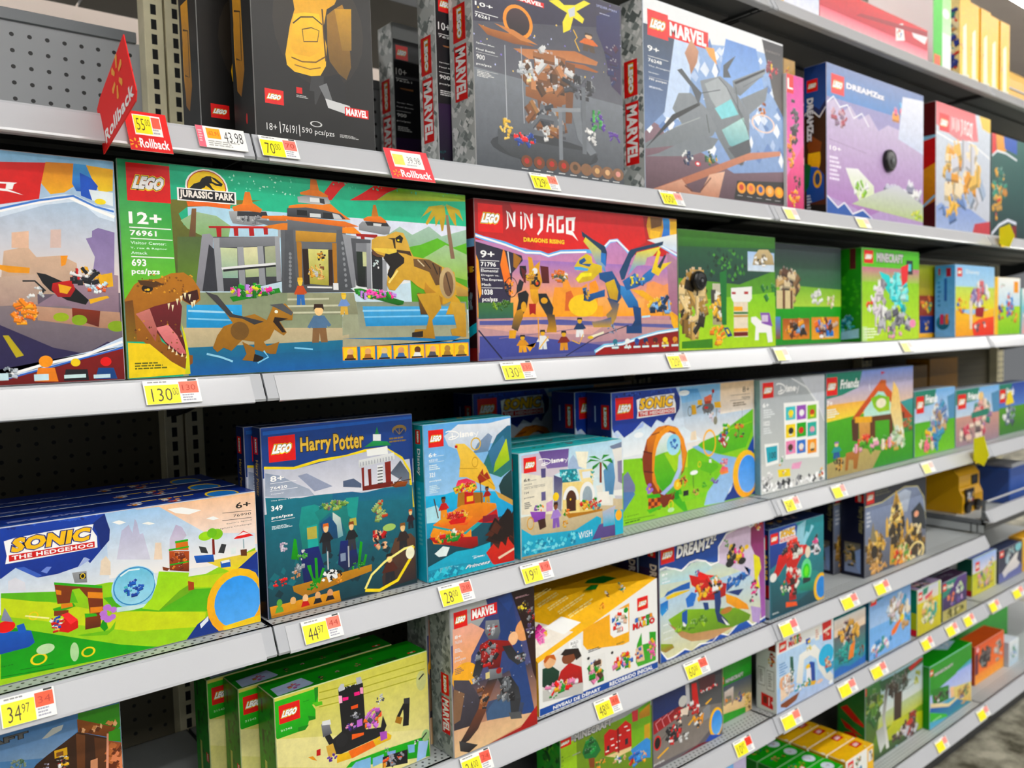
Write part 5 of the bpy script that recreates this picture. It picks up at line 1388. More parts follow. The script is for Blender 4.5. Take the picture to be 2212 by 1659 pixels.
b=toy_box('toy_box',(0.09, 1.1339, 1.0178),0.3555,0.07,0.19,('d8e4f0', '12286a', '162f7c'),{
'f':"""r|8fc0ee|f6f2ee|0 0 100 60
p|f4c8a0|fbe8dc|55 0 100 0 100 40 70 30 55 12
p|8ac81c|a8d018|0 55 100 55 100 100 0 100
p|a8ccee|fbf6f2|44.4 -0.6 99.7 2 99.1 47.9 79.2 49.7 44.7 45
p|f6ccaa|f8e8e0|62.6 -0.3 99.7 2 99.5 31.4 79.9 25
p|fdfdfb||46.6 6.7 49 6 51.4 8.2 49 9.1
p|fdfdfb||56.8 10.7 58.9 10.1 61.4 12.2 59.3 12.5
p|fdfdfb||66 3.2 71.3 3.5 78.5 7.7 73.9 9.4 69 7.1
p|fdfdfb||80.2 14.4 83 13.5 85.3 16 82.9 16.3
p|b4b4d2|dcdcea|49.7 13.5 52.2 10.1 53.3 16.3 54.4 6.6 55.1 9.4 55.8 18 57 17.6 59.1 37 47.5 32.7
p|bcb4d0|dcd4e0|66.3 24.9 68.8 15.3 71 17.7 72.6 24.4 66 36
p|f0dcc8||61.1 25.7 63.2 26.4 63.3 38.5 60.3 37.4
p|ecdcc8||42.3 31.7 44 29 45.4 33.7 45.2 42.7 41.6 41.3
p|dfe0ea||13.4 34.3 15.6 32.8 18.3 37 18.5 42.5 13.3 40.4
p|9ad01c|a4d41a|11.1 41.1 29.1 47.3 44.7 47.5 56.9 53.2 79.1 55 99.2 42.4 99.6 109.5 70.6 101 9.5 96.1
p|c8dc10|d4e01a|11.1 41.8 26.6 53.9 44.1 68.1 60.6 74.5 78.4 83.3 77.2 93.5 51.9 85.1 10.7 55.6
p|5ab018|6abc1a|42.4 57.3 61 60 81.2 66.5 79.3 82.8 60.6 75 46.1 67.3
p|b8d818|c4dc20|59.1 53.2 83.8 56.8 98.9 57 81.2 65.6 61.1 58.3
p|2f9a1c|3aa81e|10.5 61.7 32 79.7 47.5 92.3 60 100.2 43.2 99.4 9.5 96.1
p|e8d070|f0dc50|79.3 46.1 93.7 45.9 99.7 44.4 98.9 57 88.5 56.8
p|6ab81a||11.1 41.1 32.8 48.8 34.1 57.1 21.5 50.9 11 44.1
p|2348b0|1c3c9c|9.7 -4.7 44.4 -0.6 45.6 11.4 45.4 18.7 38.7 32 36.9 27.3 34.8 33 28.3 35.3 22.3 35.4 15.8 26.6 11.4 31.9 8.7 30.8
p|1a3484||40.2 5.6 44.3 0.3 45.8 11.4 45.4 18.7 42.5 24.3 41.6 12.5
p|4a6ac8||15.8 26.6 18.3 26.8 23.5 34.3 22 35.3
p|a8b8e4||34.8 33 37.3 27.4 38.8 29.6 35.2 33.1
p|7a90d8||23.2 31.8 25.1 29.3 26.6 29.9 25 33.7
s|12.5 -1.9 43.8 0.8|3c62cc 1a3590|30|151|2.0
c|hedgehog|12.9 6 41.4 23.1
t|92 6.1 98 10.7|6+|2a2420|()|0|0.02
l|4a3c30|0.35|86.6 12.3 98.2 13.7
t|90.8 14.8 98.1 16.7|76990|2a2420|()|0|0.0
l|4a3c30|0.35|86.4 17.9 98.2 19
t|88 20.4 98.1 21.4|Sonic's Speed|3a3028|()|0|0.0
t|85.4 23.2 98.1 24.5|Sphere Challenge|3a3028|()|0|0.0
p|8a4420|7a3818|27 40.4 42.2 49 42.2 64.7 41.3 68.5 37.7 67.7 37.3 55.2 34.8 47.6 32.5 47.5 31.5 56 27.7 55.2
p|4ab01c||27 40.4 42.2 48.8 42.1 50.6 27 42
p|e09038||27.4 45.4 29.1 46.9 29 49.7 27.5 48.7
p|e09038||37.4 51.1 42.3 53.6 42.2 57.7 37.3 55.2
p|4aa818||26.1 57.7 32.6 56.5 33.3 59.2 28.7 60.8 26.5 59.4
p|8a4420||26.5 59.4 31 60.6 30.8 64.6 26.4 62.6
p|e08c38||28.8 55.6 32.2 56.3 32.5 58.9 28.7 58.8
p|8a4420|6a3014|36.2 67 39.7 66.9 41.3 69.3 41 76.6 35.9 76.3
p|4ab01c||36 65.3 39.7 66.9 40.1 68.7 36.1 68.2
p|e08c38||37.9 62 42 63 41.9 66.7 37.8 66.1
p|9a9ca0|84868a|32.8 36.3 37.4 36.8 37.4 44.6 33.4 43.4
r|1c1c1c||35 38 37.1 41.6
o|f0d020|0.3|36.1 39.8 0.8 1.9
p|7ac01c||33.3 78.8 43.8 80.4 46.1 74.8 45.4 80.3 42.9 83.3 35 80.4
p|1f9a2c||40.7 76.5 42.4 69.8 43.4 78.6 42.1 80.5
e|c080d8||43.4 64.4 1.4 2.1
e|c080d8||45.3 66.9 1.4 2.1
e|c080d8||42.1 68 1.3 2.1
e|c080d8||44.8 71.7 1.4 2.1
e|c080d8||43.6 72.8 1.4 2.1
e|c080d8||42.4 70.6 1.4 2.1
e|a8d020||44.1 68.9 0.8 1.6
p|d81c24||26.9 70.1 30.9 63 33.8 69.2 33.7 74 30.5 75.8 27.6 73.6
p|f04a4c||28.6 62.8 30.9 62.2 33.8 68.4 31.4 70.6
b|27 68.5 2.2 5.6|f0f0f0 2a50c0 f0c020 d81c24|22|152|1.0
o|f0d820|0.25|20.2 59.8 1.5 2.8
l|f8f4b0|1.0|17.7 58.7 24.9 63.5
e|b8e0f4|9ad0ec|53.1 54.2 8 14.7
e|7ac4e0|a8dcf0|53.1 53.4 7.1 13
o|4a90c8|0.06|53.1 53.4 7.4 13.4
b|52.7 54.9 3.3 5.9|1c4cb0 2a64c8 4a88d8 5ab8c8|16|153|1.0
p|cfe8e8||46.6 65.8 56.5 67.6 61 62.6 60.4 69.2 52.3 70 46.5 69.1
l|eafaff|1.0|48.4 44.8 51.4 41.7 55.1 42.3
l|e0f4fa|1.2|60.1 47.6 60.7 55.6 59.7 62.1
p|a4dc1c|b4e020|61.8 46.6 72.8 51.6 71.6 60.9 68.9 63.3 61.1 74.3 55.2 70.4 58.8 64.3 60.7 55.6
p|7ab018||68.9 63.3 72.5 60.4 74.7 63.9 71.5 67 61.1 74.3 62.4 72.7
p|c05c24|7a3418|65.9 33.4 73.2 36 72.8 50.8 65.7 47.2
b|69.2 41.5 3.3 6.9|8a3c1c d8742c a04c20 e08838|22|154|1.0
p|d87c2c||68.4 28.2 72.9 28.8 73 35 68.3 33.4
r|4ab01c||68.2 27.1 73 28.6
r|4ab01c||65.8 32.1 73.2 33.3
r|3aa83c||65.8 42.9 72.9 43.9
p|8a4420||63.2 43.6 65.8 45.9 64.9 47.3 63.4 46.3
p|b04c1c||72.2 57.6 74.4 59.3 74.3 64.6 72.2 64.6
p|8a2c24||82.1 30.2 83 30.5 83 42.1 82 41.8
e|a4d828||79.8 27.2 2.8 3.3
e|8ac81c||84 27.2 2.4 4
e|7ac01c||82.2 25.7 1.9 3.5
p|2468c8|1c50a8|74.9 40.1 82.3 41.8 82.6 47.3 75.7 45.7
p|3a3c40||76.9 33.7 79.6 35.6 80.4 40.3 77.7 38.9
p|3a3c40||85.7 35 87.6 36.1 86.5 42.5 84.2 41.2
p|e02c30||90.6 33 94.6 27.9 98.7 33 93.5 33.5
p|f8f0f0||91.6 31.5 94.6 28.9 97 31
l|9ab0b8|0.9|94.5 34.3 94.5 41.6
p|6a3c24||93.1 42 95.7 42.5 95.6 47.5 93.2 46.7
p|2c60c0||84.9 48.2 88.8 47.8 88.9 53.3 85.1 52.8
p|f0f4f4||85.2 47.8 88.5 47.7 88.7 49.6 85.4 49.7
r|e8f0f0||89.2 39.6 91.3 44.3
p|1c48a8|163c90|75 90.7 79.2 86.3 100.2 45.5 99.7 104 85 101.7 70.6 101.5
p|e8eef8||75.9 91.1 79.2 86.3 79.2 89.9 76.2 94.4
p|1a3c98||91.5 56.1 99.7 45.7 99.8 59.3
e|f8c81c|f8b010|90.9 80.6 12.1 25
e|4a9cf0|6ab0f4|91.1 80.7 9.4 19.5
p|f4d020||84.6 96.9 100 94.7 100 103.2 85 101.7
p|1c64c8|1450b0|7.7 65 19.2 68.9 20.1 77.2 18.2 79.4 7.2 80.2
e|e83a20||11.9 63.1 2.8 3.8
p|8a90a8||10.6 58.6 11.9 50.7 14.1 61
p|1c64c8||15 63.8 17.2 63.2 17.8 68.2 15.6 69.5
o|f0d818|0.28|21 88.8 2.6 3.8
e|c8e4b8||23.2 83.1 2.8 3.3
e|b8dca8||32.1 89.6 1.4 6.4
o|f0d818|0.3|36.5 91.8 2.3 3.4
t|9.8 87.7 13.4 88.8|/pzs|1c5a14|()|0|0.0
l|1c5a14|0.3|15.3 92.9 25.5 94.3
l|1c5a14|0.3|9.6 94.6 25.4 97.1""",
't':"""r|17307c|1a3a94|0 0 100 100
r|3a60b8||0 88 100 94
e|e8c83c||88.4 78.4 6.2 46.4
e|3a80d0||88.4 78.4 5.5 33.7
b|69.3 72.2 3.4 27.8|d84a2c f0f0f0 e8a060 3a3c70|16|155|1.0
b|57 64.5 2.7 27.3|f0f0f0 d88c40 c8c8d0|12|156|1.0
m|15 60 50 76|2|a8b0d8|1|0.55
m|60 40 90 52|1|e8c840|1|0.55""",
's':"""r|14286a|101f54|0 0 100 100""",
},'wide box with a glassy ball and ramp on green hills, front of its stack','green-hills speed-sphere boxes',0,None)
copy_tree(b,(0.09,1.2064,1.0178),'second speed-sphere box directly behind the front one, left end of third shelf','green-hills speed-sphere boxes',skip=HID)
copy_tree(b,(0.086,1.2789,1.0178),'third speed-sphere box at the back of the stack, left end of third shelf','green-hills speed-sphere boxes',skip=HID)

b=toy_box('toy_box',(0.4561, 1.1339, 1.0178),0.2547,0.03,0.2792,('163c7c', '0f2858', '16305c'),{
'f':"""r|15489c|1a4080|0 0 100 40
r|c8ccd8|dcdce4|0 26 100 50
p|1c7a8c|0c3a44|0 45 100 40 100 100 0 100
p|125058|0c3840|0 80 100 76 100 100 0 100
p|134894|1a3c84|0.3 0.9 100.8 0.7 99.4 45.5 97.3 25.3 84.1 18.6 65.7 18.3 43.6 20.4 18.7 22.6 0.8 20.6
p|2a60b8||1 1.7 100.3 1 100.3 2.6 0.9 3.7
l|f0d860|1.5|0.8 20.6 18.7 22.7 35.2 20.2 52.3 19.8 65.7 17.9 79.5 17.8 91.5 24.7 97 32.9 99 54.7
p|b8bccc|e4e4ec|0.8 21.2 18.7 23.3 43.6 20.7 66.6 18.7 82.2 19.2 92.4 26.3 96.7 39 60.2 40.4 42.7 39.6 21.9 39 0.8 35.5
p|8c98b0|b0b8c8|1.4 23.4 10.6 25.8 19.9 31.1 27.8 34.9 31 38.8 10 37.4 0.8 35.5
p|98a0b8||20.9 27 26.6 26.3 36.3 31.7 42.9 35.3 31.1 36.7
p|5a6884||49.9 33.3 57 32.7 62.2 36.3 62.1 38.5 49.8 36.6
p|4c5668|7a8494|82.6 32.8 90.5 26.1 96.9 34.4 96.6 41.3
p|1a7c90|0c4450|0.8 36.2 21.9 39 31 38.8 47 39.5 55.7 39.9 61.9 41.8 78.5 40.6 98.6 41.5 99.1 97.5 0.2 101.3 1.6 50.6
p|1c6a94|17788c|42.7 39.6 55.7 39.9 61.9 41.4 95.6 41.9 96.3 49.7 42.5 43.9
s|0.4 72.9 95.4 91.5|16606c 1c7480 0c3c48|60|161|3.0
B|4 4.7 20.2 18.2
t|23.3 6.8 43.1 16.8|Harry|dcb860|[(0.04,'3c2c14')]|0|0.03|title_lettering
t|44.5 6.8 65 16.1|Potter|dcb860|[(0.04,'3c2c14')]|0|0.03|title_lettering
m|83 12.4 98.7 15.9|2|8a7448|1|0.55
e|8a7448||90.5 8.3 5.3 2.9
e|1a3c78||90.5 9.4 4.4 2.3
l|8a7448|0.4|90.4 10.9 90.6 5.6
l|8a7448|0.4|90.4 10.9 86.6 6.8
l|8a7448|0.4|90.4 10.9 94.7 7.1
t|4.2 25.3 12.5 28.4|8+|ffffff|()|0|0.02
r|ffffff||4.1 29.1 19.9 29.3
t|4 30.9 14.2 32.5|76420|ffffff|()|0|0.02
r|ffffff||3.9 33 20.5 33.2
t|4.1 34.5 11.7 35.1|Triwizard|ffffff
t|4 38.1 18.7 38.6|The Black Lake|ffffff
t|4 41 10.9 43.8|349|ffffff|()|0|0.03
t|4 46.4 17 48.2|pcs/pzs|ffffff|()|0|0.03
m|3.9 51.7 17.6 53.7|3|e8f4f8|1|0.55
r|ffffff||3.8 48.9 18.1 49.1
p|e8eaea|c8ccd0|61 22.9 85.9 21.1 86.7 24.9 60.8 27.3
p|f0f2f0||66.6 17.6 81.4 16.8 81.7 21.4 66.9 21.3
p|2f9a5c|24844c|64.9 16 71.4 12.9 81.5 14.2 84.2 16.7 74 16.1
p|e8ecec||71.5 9.2 77.1 9.7 76.9 13.4 71.4 12.9
p|2a8a54||72.9 9.4 74.5 5 75.7 9.6
p|8a2c1c||62.6 27.5 64.4 27.3 64.2 40.2 62.9 40.4
p|7a2818||67 28.7 69.3 28.6 69.3 39.4 67.4 39.5
p|8a2c1c||79.1 26 83.4 25.7 83.3 38.1 79.5 38.4
p|e8eaec||73.5 27.2 77.7 27.3 77.6 39.7 73.4 39.2
p|7a2818||63 37.9 84.3 37.5 85.1 40.6 62.9 40.4
r|3a3c40||73.9 28.4 77.6 29
r|3a3c40||73.8 30.2 77.5 30.8
r|3a3c40||73.7 32 77.4 32.6
r|3a3c40||73.6 33.7 77.3 34.3
r|3a3c40||73.6 35.5 77.3 36.1
r|3a3c40||73.5 37.3 77.2 37.9
p|a85c28|7a3c18|82.3 39.5 88 38.3 95.7 38.9 93.7 41.7 86 41.5
l|5a3018|0.5|84.1 40.5 91 36
l|5a3018|0.5|85.2 38.4 97.7 38
r|9aa0a8||61.8 24.2 62.3 26.4
r|9aa0a8||63.7 24.1 64.3 26.2
r|9aa0a8||65.7 24 66.3 26.2
r|9aa0a8||67.7 23.9 68.3 26
r|9aa0a8||69.7 23.8 70.3 25.9
r|9aa0a8||71.8 23.7 72.3 25.9
r|9aa0a8||73.8 23.5 74.3 25.7
r|9aa0a8||75.8 23.5 76.4 25.6
r|9aa0a8||77.9 23.3 78.4 25.5
r|9aa0a8||79.9 23.2 80.5 25.4
r|9aa0a8||82 23.1 82.6 25.3
r|9aa0a8||84.1 23 84.7 25.2
p|1c9a94|148078|22.5 44 30.7 43.7 35.6 45.8 32.7 55.4 32.9 66.9 22.1 67.9 20.4 53.5
p|2aa8a0||25.2 55 31.9 54.6 32.1 66.7 25.5 67
p|b8b060||25.2 55.7 31.4 55.6 31.5 62.3 25.3 62
p|1a8c88|14706c|30.5 48 40.8 43.7 52.8 46.1 55.9 55.3 58.9 68.3 53.5 69.6 47.2 54 40.5 49.4 33.6 53.4
p|2a9c94||51.2 42.9 60 43.4 57.7 56.3 52.5 53.3
p|b8b060||53.3 54.9 57.7 54.8 58 59.3 53.1 58.5
b|42.4 46.1 11.2 2.5|8ab060 6a9a50 7a6a70 a8b868 1c7a74|24|162|1.0
p|1c2c7c|16245c|20.6 66.9 32.1 66.7 35.7 80.3 28.5 89 22 87.7
p|1c2c7c|202c50|46.6 66.3 56.3 67.1 58.4 80 49.3 83.5 44.3 79
p|d8e0d8|70a0a8|42.2 49.6 47.2 53.3 48.5 63.6 45 64.5 41.9 56.8
r|8a98b0||46.2 73.4 49.7 77.8
p|1c5c8c|1a4c74|33.5 54.8 40.4 51.5 44.5 57.2 45 64.5 36.5 63.9
p|c08c3c|a8742c|14.8 85.5 67.3 83.1 67.1 86.9 21.8 92.6 15.5 88.5
p|f0f0f0||35.6 81.7 42.5 81.5 44 86.2 37.9 87.9
s|33.9 81.4 45.7 86.4|202020 f4f4f4|24|163|1.5
p|2fa82c|1c8a20|29.5 86.3 29.3 72.7 31 73 31.2 86.6
p|2fa82c|1c8a20|24.2 76 26.7 76.1 28 83.1 31.2 85.9 28.6 88.3
p|2fa82c|1c8a20|35.7 79.6 34.1 78.9 32.1 83.9 29.5 85.6 32 87.5
p|2fa82c|1c8a20|57.3 82.8 59.8 68.4 61.5 69.5 59.1 83.1
p|2fa82c|1c8a20|61 82 63 76.4 64.4 77 62.3 83
p|2fa82c|1c8a20|16.9 60 18.4 60.9 19.5 72.3 14.7 70.8
b|27.8 88.1 5 2.1|2fa82c 1c8a20|10|164|1.0
b|57.4 82.1 4.5 2.2|2fa82c 1c8a20|8|165|1.0
b|22 70 3.2 2.8|2fa82c 60b050 d8d8d8|10|166|1.0
b|19.2 77.2 4.9 2.8|9aa0a8 b8bcc0 7a8088|16|167|1.0
b|7.8 82.1 4.7 2.4|c81c24 e83030|14|168|1.0
b|15.9 79.4 4 2.8|d8a078 c89068|8|169|1.0
b|74.2 53.5 5.6 6.7|8aa868 a8c080 c8502c d8a81c|26|170|1.0
b|73.4 69.9 6.5 6|c82430 2a2c34 e8b890|22|171|1.0
b|11.1 63.9 3.5 3.1|b8a8c0 d8d0dc|10|172|1.0
e|a8c878||80.7 63.9 4.7 2.1
c|figure|37.3 63.3 8.5 16.4|22242c|2a2c34|f3c99a|d8742c
c|figure|54.2 64.6 8 16.1|22242c|3a3c44|f3c99a|8a4a24
l|c0c4c8|0.8|37.8 70.6 37.8 80.7
l|b0b4b8|0.9|51.7 70 51.6 81.8
b|44.8 87.1 4.3 2.5|e8a020 d88c14|10|173|1.0
p|6a4a38|3a3034|84.7 71 96.4 69.8 99.7 73.4 99.1 97.5 74.9 98.9 74.3 92
c|figure|80.1 87.8 10.5 17.4|5a2c24|2a2c34|f3cf9a|241c18
c|figure|90.5 71.2 8.8 16.8|3a2c2c|2a2c34|f3cf9a|8a5c34
c|figure|96.7 61.4 5.9 11.5|3a2430|2a2c34|f3cf9a|c8642c
l|fff4a0|1.4|62.1 96.4 67 89.1 76.6 83.3 91.1 78.2 98 77.8
l|f8e060|1.8|62.1 97.1 72.1 99.1 85.5 95.7 95.7 84.4 98 77.8
e|fffbe0||95.4 81.3 3.3 3.7
p|e0a020|c88a18|0.6 93.8 44.5 93.6 45.4 101.1 1.4 101.5
p|b07c18||1.1 98.7 45.5 98.9 45.4 101.1 1.4 101.5
e|6aa850||6.5 92.9 1.7 2.1
p|6aa850||3.6 97.9 8.9 97.8 8 95 4.8 94.7
e|e8b880||14.8 93.3 1.8 2.1
p|d09848||11.9 98 17.3 97.9 16.3 95.2 13.1 94.9
e|f0c8a0||22.5 93.5 1.8 2.1
p|c81c24||19.5 97.9 25.1 97.8 24.1 95.3 20.8 94.9
e|e0b080||30.4 93.6 1.8 2.1
p|22242c||27.4 97.9 33.1 97.8 32 95.3 28.7 95
e|d8a078||38.4 93.8 1.9 2.2
p|2c2428||35.3 97.8 41.2 97.7 40.1 95.4 36.7 95.1""",
's':"""r|102a60|0c1c40|0 0 100 100
r|0f2438|0c1a28|0 60 100 100
B|14 5 66 14|90
t|20 17 62 36|Harry Potter|c8a858|()|0|0.02|artwork|90""",
't':"""r|16284c||0 0 100 100
b|30 50 8 30|a83c2c 8a7a6c|6|174|1.0
b|60 50 8 30|6a5a4c 3c5c4c|6|175|1.0""",
},'navy and teal wizard-school box with lake scene and boathouse, 349 pieces','navy lake-scene wizard boxes',0,None)
copy_tree(b,(0.4441,1.1659,1.0178),'second navy wizard-school box right behind the front one, its spine showing at the left','navy lake-scene wizard boxes',skip=())

b=toy_box('toy_box',(0.7212, 1.1199, 1.0178),0.1841,0.028,0.2603,('5a9ad0', '1aa0a8', '1a9aa0'),{
'f':"""r|6aa8e0|a8cdec|0 0 100 55
r|2ab0d8|0f4a58|0 55 100 100
p|0f5a6c|0c4450|0 72 100 66 100 100 0 100
p|e8ecf2|c0d0e4|21.9 8.1 37.8 1.5 72.5 3 99.4 0.9 99.4 16.5 71.8 16.6 58.9 20.7 40.5 19.3 26.3 14.7
p|2f6a90|3a7c6c|95.9 5.9 99.9 6.1 100.5 35.8 86.2 40.5 70.9 36.1 63.4 32.6 71.5 23.1 82.4 11.6
p|c8d838|8ab84a|81.8 24 94.1 14.6 97.4 29.6 83.9 34.4 77.3 36.7
p|8a9cb8|6a88a8|53.9 21.7 71.6 21.7 77.2 12 72.2 9.4 59.2 15.7
p|4a80a8|3a7090|71.6 21.7 90.3 12.1 92.7 16 76.1 33.7
p|2a4c50|1c3c40|88.9 40.7 99.8 35.8 100.1 58.1 85.7 52.2 83.3 46.1
p|3ab4e0|1c9cd0|-0.9 44.8 21.1 45.6 35.5 44.3 78 49.2 100.1 58.1 99.6 68.6 -0.5 57.2
p|b8e4f0||-0.2 52.4 11.4 51.6 20.3 59.5 10.8 62.6 0.4 62.1
p|c8a060||78 48.5 100.1 57.4 99.9 61.1 83 54.1
B|4.8 3.4 21.2 14.4
c|castle_script|23.7 5.1 60.8 11.7
t|4.5 17.8 13.1 20.6|6+|ffffff|()|0|0.02
r|e8f4fa||4.7 20.1 21.2 20.3
t|4.6 21.9 14.1 23.3|43210|ffffff
r|e8f4fa||4.8 23.7 21 23.9
m|4.8 25.5 17.3 29.2|3|e8f4fa|1|0.55
t|4.9 30.4 10.7 33.3|321|ffffff|()|0|0.02
t|4.7 35.2 17.4 36.4|pcs/pzs|ffffff|()|0|0.02
m|4.4 38.6 16.6 43.9|5|d8ecf6|1|0.55
p|f0cc70|e8b858|34.1 13.9 44.4 14.6 54 20.3 68.5 31.6 79.4 47.2 78 48.5 60.4 42.4 45.7 36.7 37.2 35.9 39 24.8
o|c89848|0.18|55.8 27.6 3.7 3.6
p|c81c24||33.4 14.9 36.4 15.1 36.3 16.8 33.6 16.6
p|a83c2c||58.1 37.9 64.6 32.7 65.7 37.1 69.6 35.3 73.2 40 60.4 42.4
o|e0b850|0.2|57.3 15.6 6 4.3
l|c89848|0.4|37.5 30.3 58.4 32.1
l|b88838|0.4|60.7 35.2 78.1 45.6
p|e0405c|f06a80|33.3 41.2 35.8 37.9 45.6 37.4 55.4 40.5 57.7 45 53.9 46.1 50.4 41.5 41.8 40.6 36.7 44.4
p|4aa828|f0b020|29.6 42.3 43 40.7 57.7 45 52.6 47.4 42.9 43.6 33 46.8
b|44.1 43.7 13.6 3.5|3a9a24 f0b020 e0405c d82030 f4d020|30|181|1.0
p|b07c3c||35.4 45.7 42.7 46.4 42.3 54.9 33.7 55.4
p|a87038||52.6 47.4 63.9 48.5 64.5 60.2 55.7 60
p|c83020||42.7 46.4 52.6 47.4 54.6 56.2 42.3 54.9
r|f0c020||45 49.5 52.4 53
p|e8963c|d86c28|7.2 63.6 38.6 54.5 62.3 54.9 78.9 57.4 80 60.4 41.3 73.4 7.2 65
p|38a0a8||7.2 64.3 41.4 72.6 80 60.4 79.9 62.6 42.4 75.6 7.1 66.3
p|e8b040|e85c24|12 62.1 20.3 59.5 51.8 63.1 44.1 68 15.3 65.2
b|32.2 60.9 15.8 4.2|d8401c f0a030 c83018 e8c060|30|182|1.0
p|d82a30||23.7 63.4 44.4 62.3 41.7 66.3 26 65.8
p|f0a020|e88c14|3.4 70 7.1 65.7 42.5 74.2 48.9 71.4 49.1 77.9 42.1 81.3 6.6 76
p|c82428|8a1c1c|2.2 71.3 56.1 77.3 56.4 83.2 48.2 84.3 7.7 75.5
b|24.4 73.4 18.1 3.5|f0a828 fbfbf0 e87818 2a9a40 d81c30|34|183|1.0
p|c81c34||56.6 67.3 80 61.2 82.1 71 59 68.3
p|8a1438||63.1 64.4 78.5 64.7 83.5 68.9 62.8 68.7
c|figure|18.9 53.8 10.7 13.9|c8342c|e8963c|8a5438|241810
c|figure|68.9 50.5 9 10.9|b03028|c89848|8a5438|241810
l|5a3420|0.7|8.7 47.1 12.7 60.1
l|6a3a20|0.6|61.1 40.3 62.2 55.6
p|e8f4f4||7.4 82.4 16.9 78.7 24 80.4 20.1 85.5 11.9 85.1
p|3ab0cc|2ba0c0|-2.3 90.1 31 84.1 50.7 84.6 71.1 82.9 70.4 97.5 -1.6 98.5
p|1a90b0|48b8cc|-3.6 92.6 36.6 92.8 100.2 98.7 99.9 103.2 -2.8 100.4
m|12.7 92.6 35.3 95.7|5|9adce8|1|0.55
s|-1.3 94.5 38.7 98.5|1a88a8 5ac8dc 2aa0bc|40|184|2.5
t|40.9 94.8 71.6 97|Princess|ffffff|[(0.05,'2a80a0')]|0.1|0.02|title_lettering
c|castle_script|49.4 89.7 64.2 91.6
p|d8482c|c83820|73 97.9 65.6 89.5 76.3 83.6 82 73.9 100.9 68.7 99.7 99.4 75.5 99
s|75.4 68.7 100.5 82.7|3a1c18 5a2c20 241410|26|185|9.0
p|f0d8c0||79.7 94.4 100.1 90.4 100.1 91.9 80.9 96""",
's':"""r|1aa0a4|1a98a0|0 0 100 36
r|3ab0c8|4ab8d4|0 36 100 100
B|16 3 72 12|90
c|castle_script|22 15 66 32|ffffff|artwork|90
m|22 40 66 78|14|78d0dc|1|0.55""",
't':"""r|1f9aa0||0 0 100 100
b|30 50 8 30|d8a860 e84a3c|6|186|1.0
b|60 50 8 30|3a9a4c e8c060|6|187|1.0""",
},'tall turquoise-spined box with a sailing raft and yellow sail, 321 pieces','sailing-raft boxes',0,None)
copy_tree(b,(0.7232,1.1499,1.0178),'second sailing-raft box directly behind the front one, only its top edge showing','sailing-raft boxes',skip=HID)

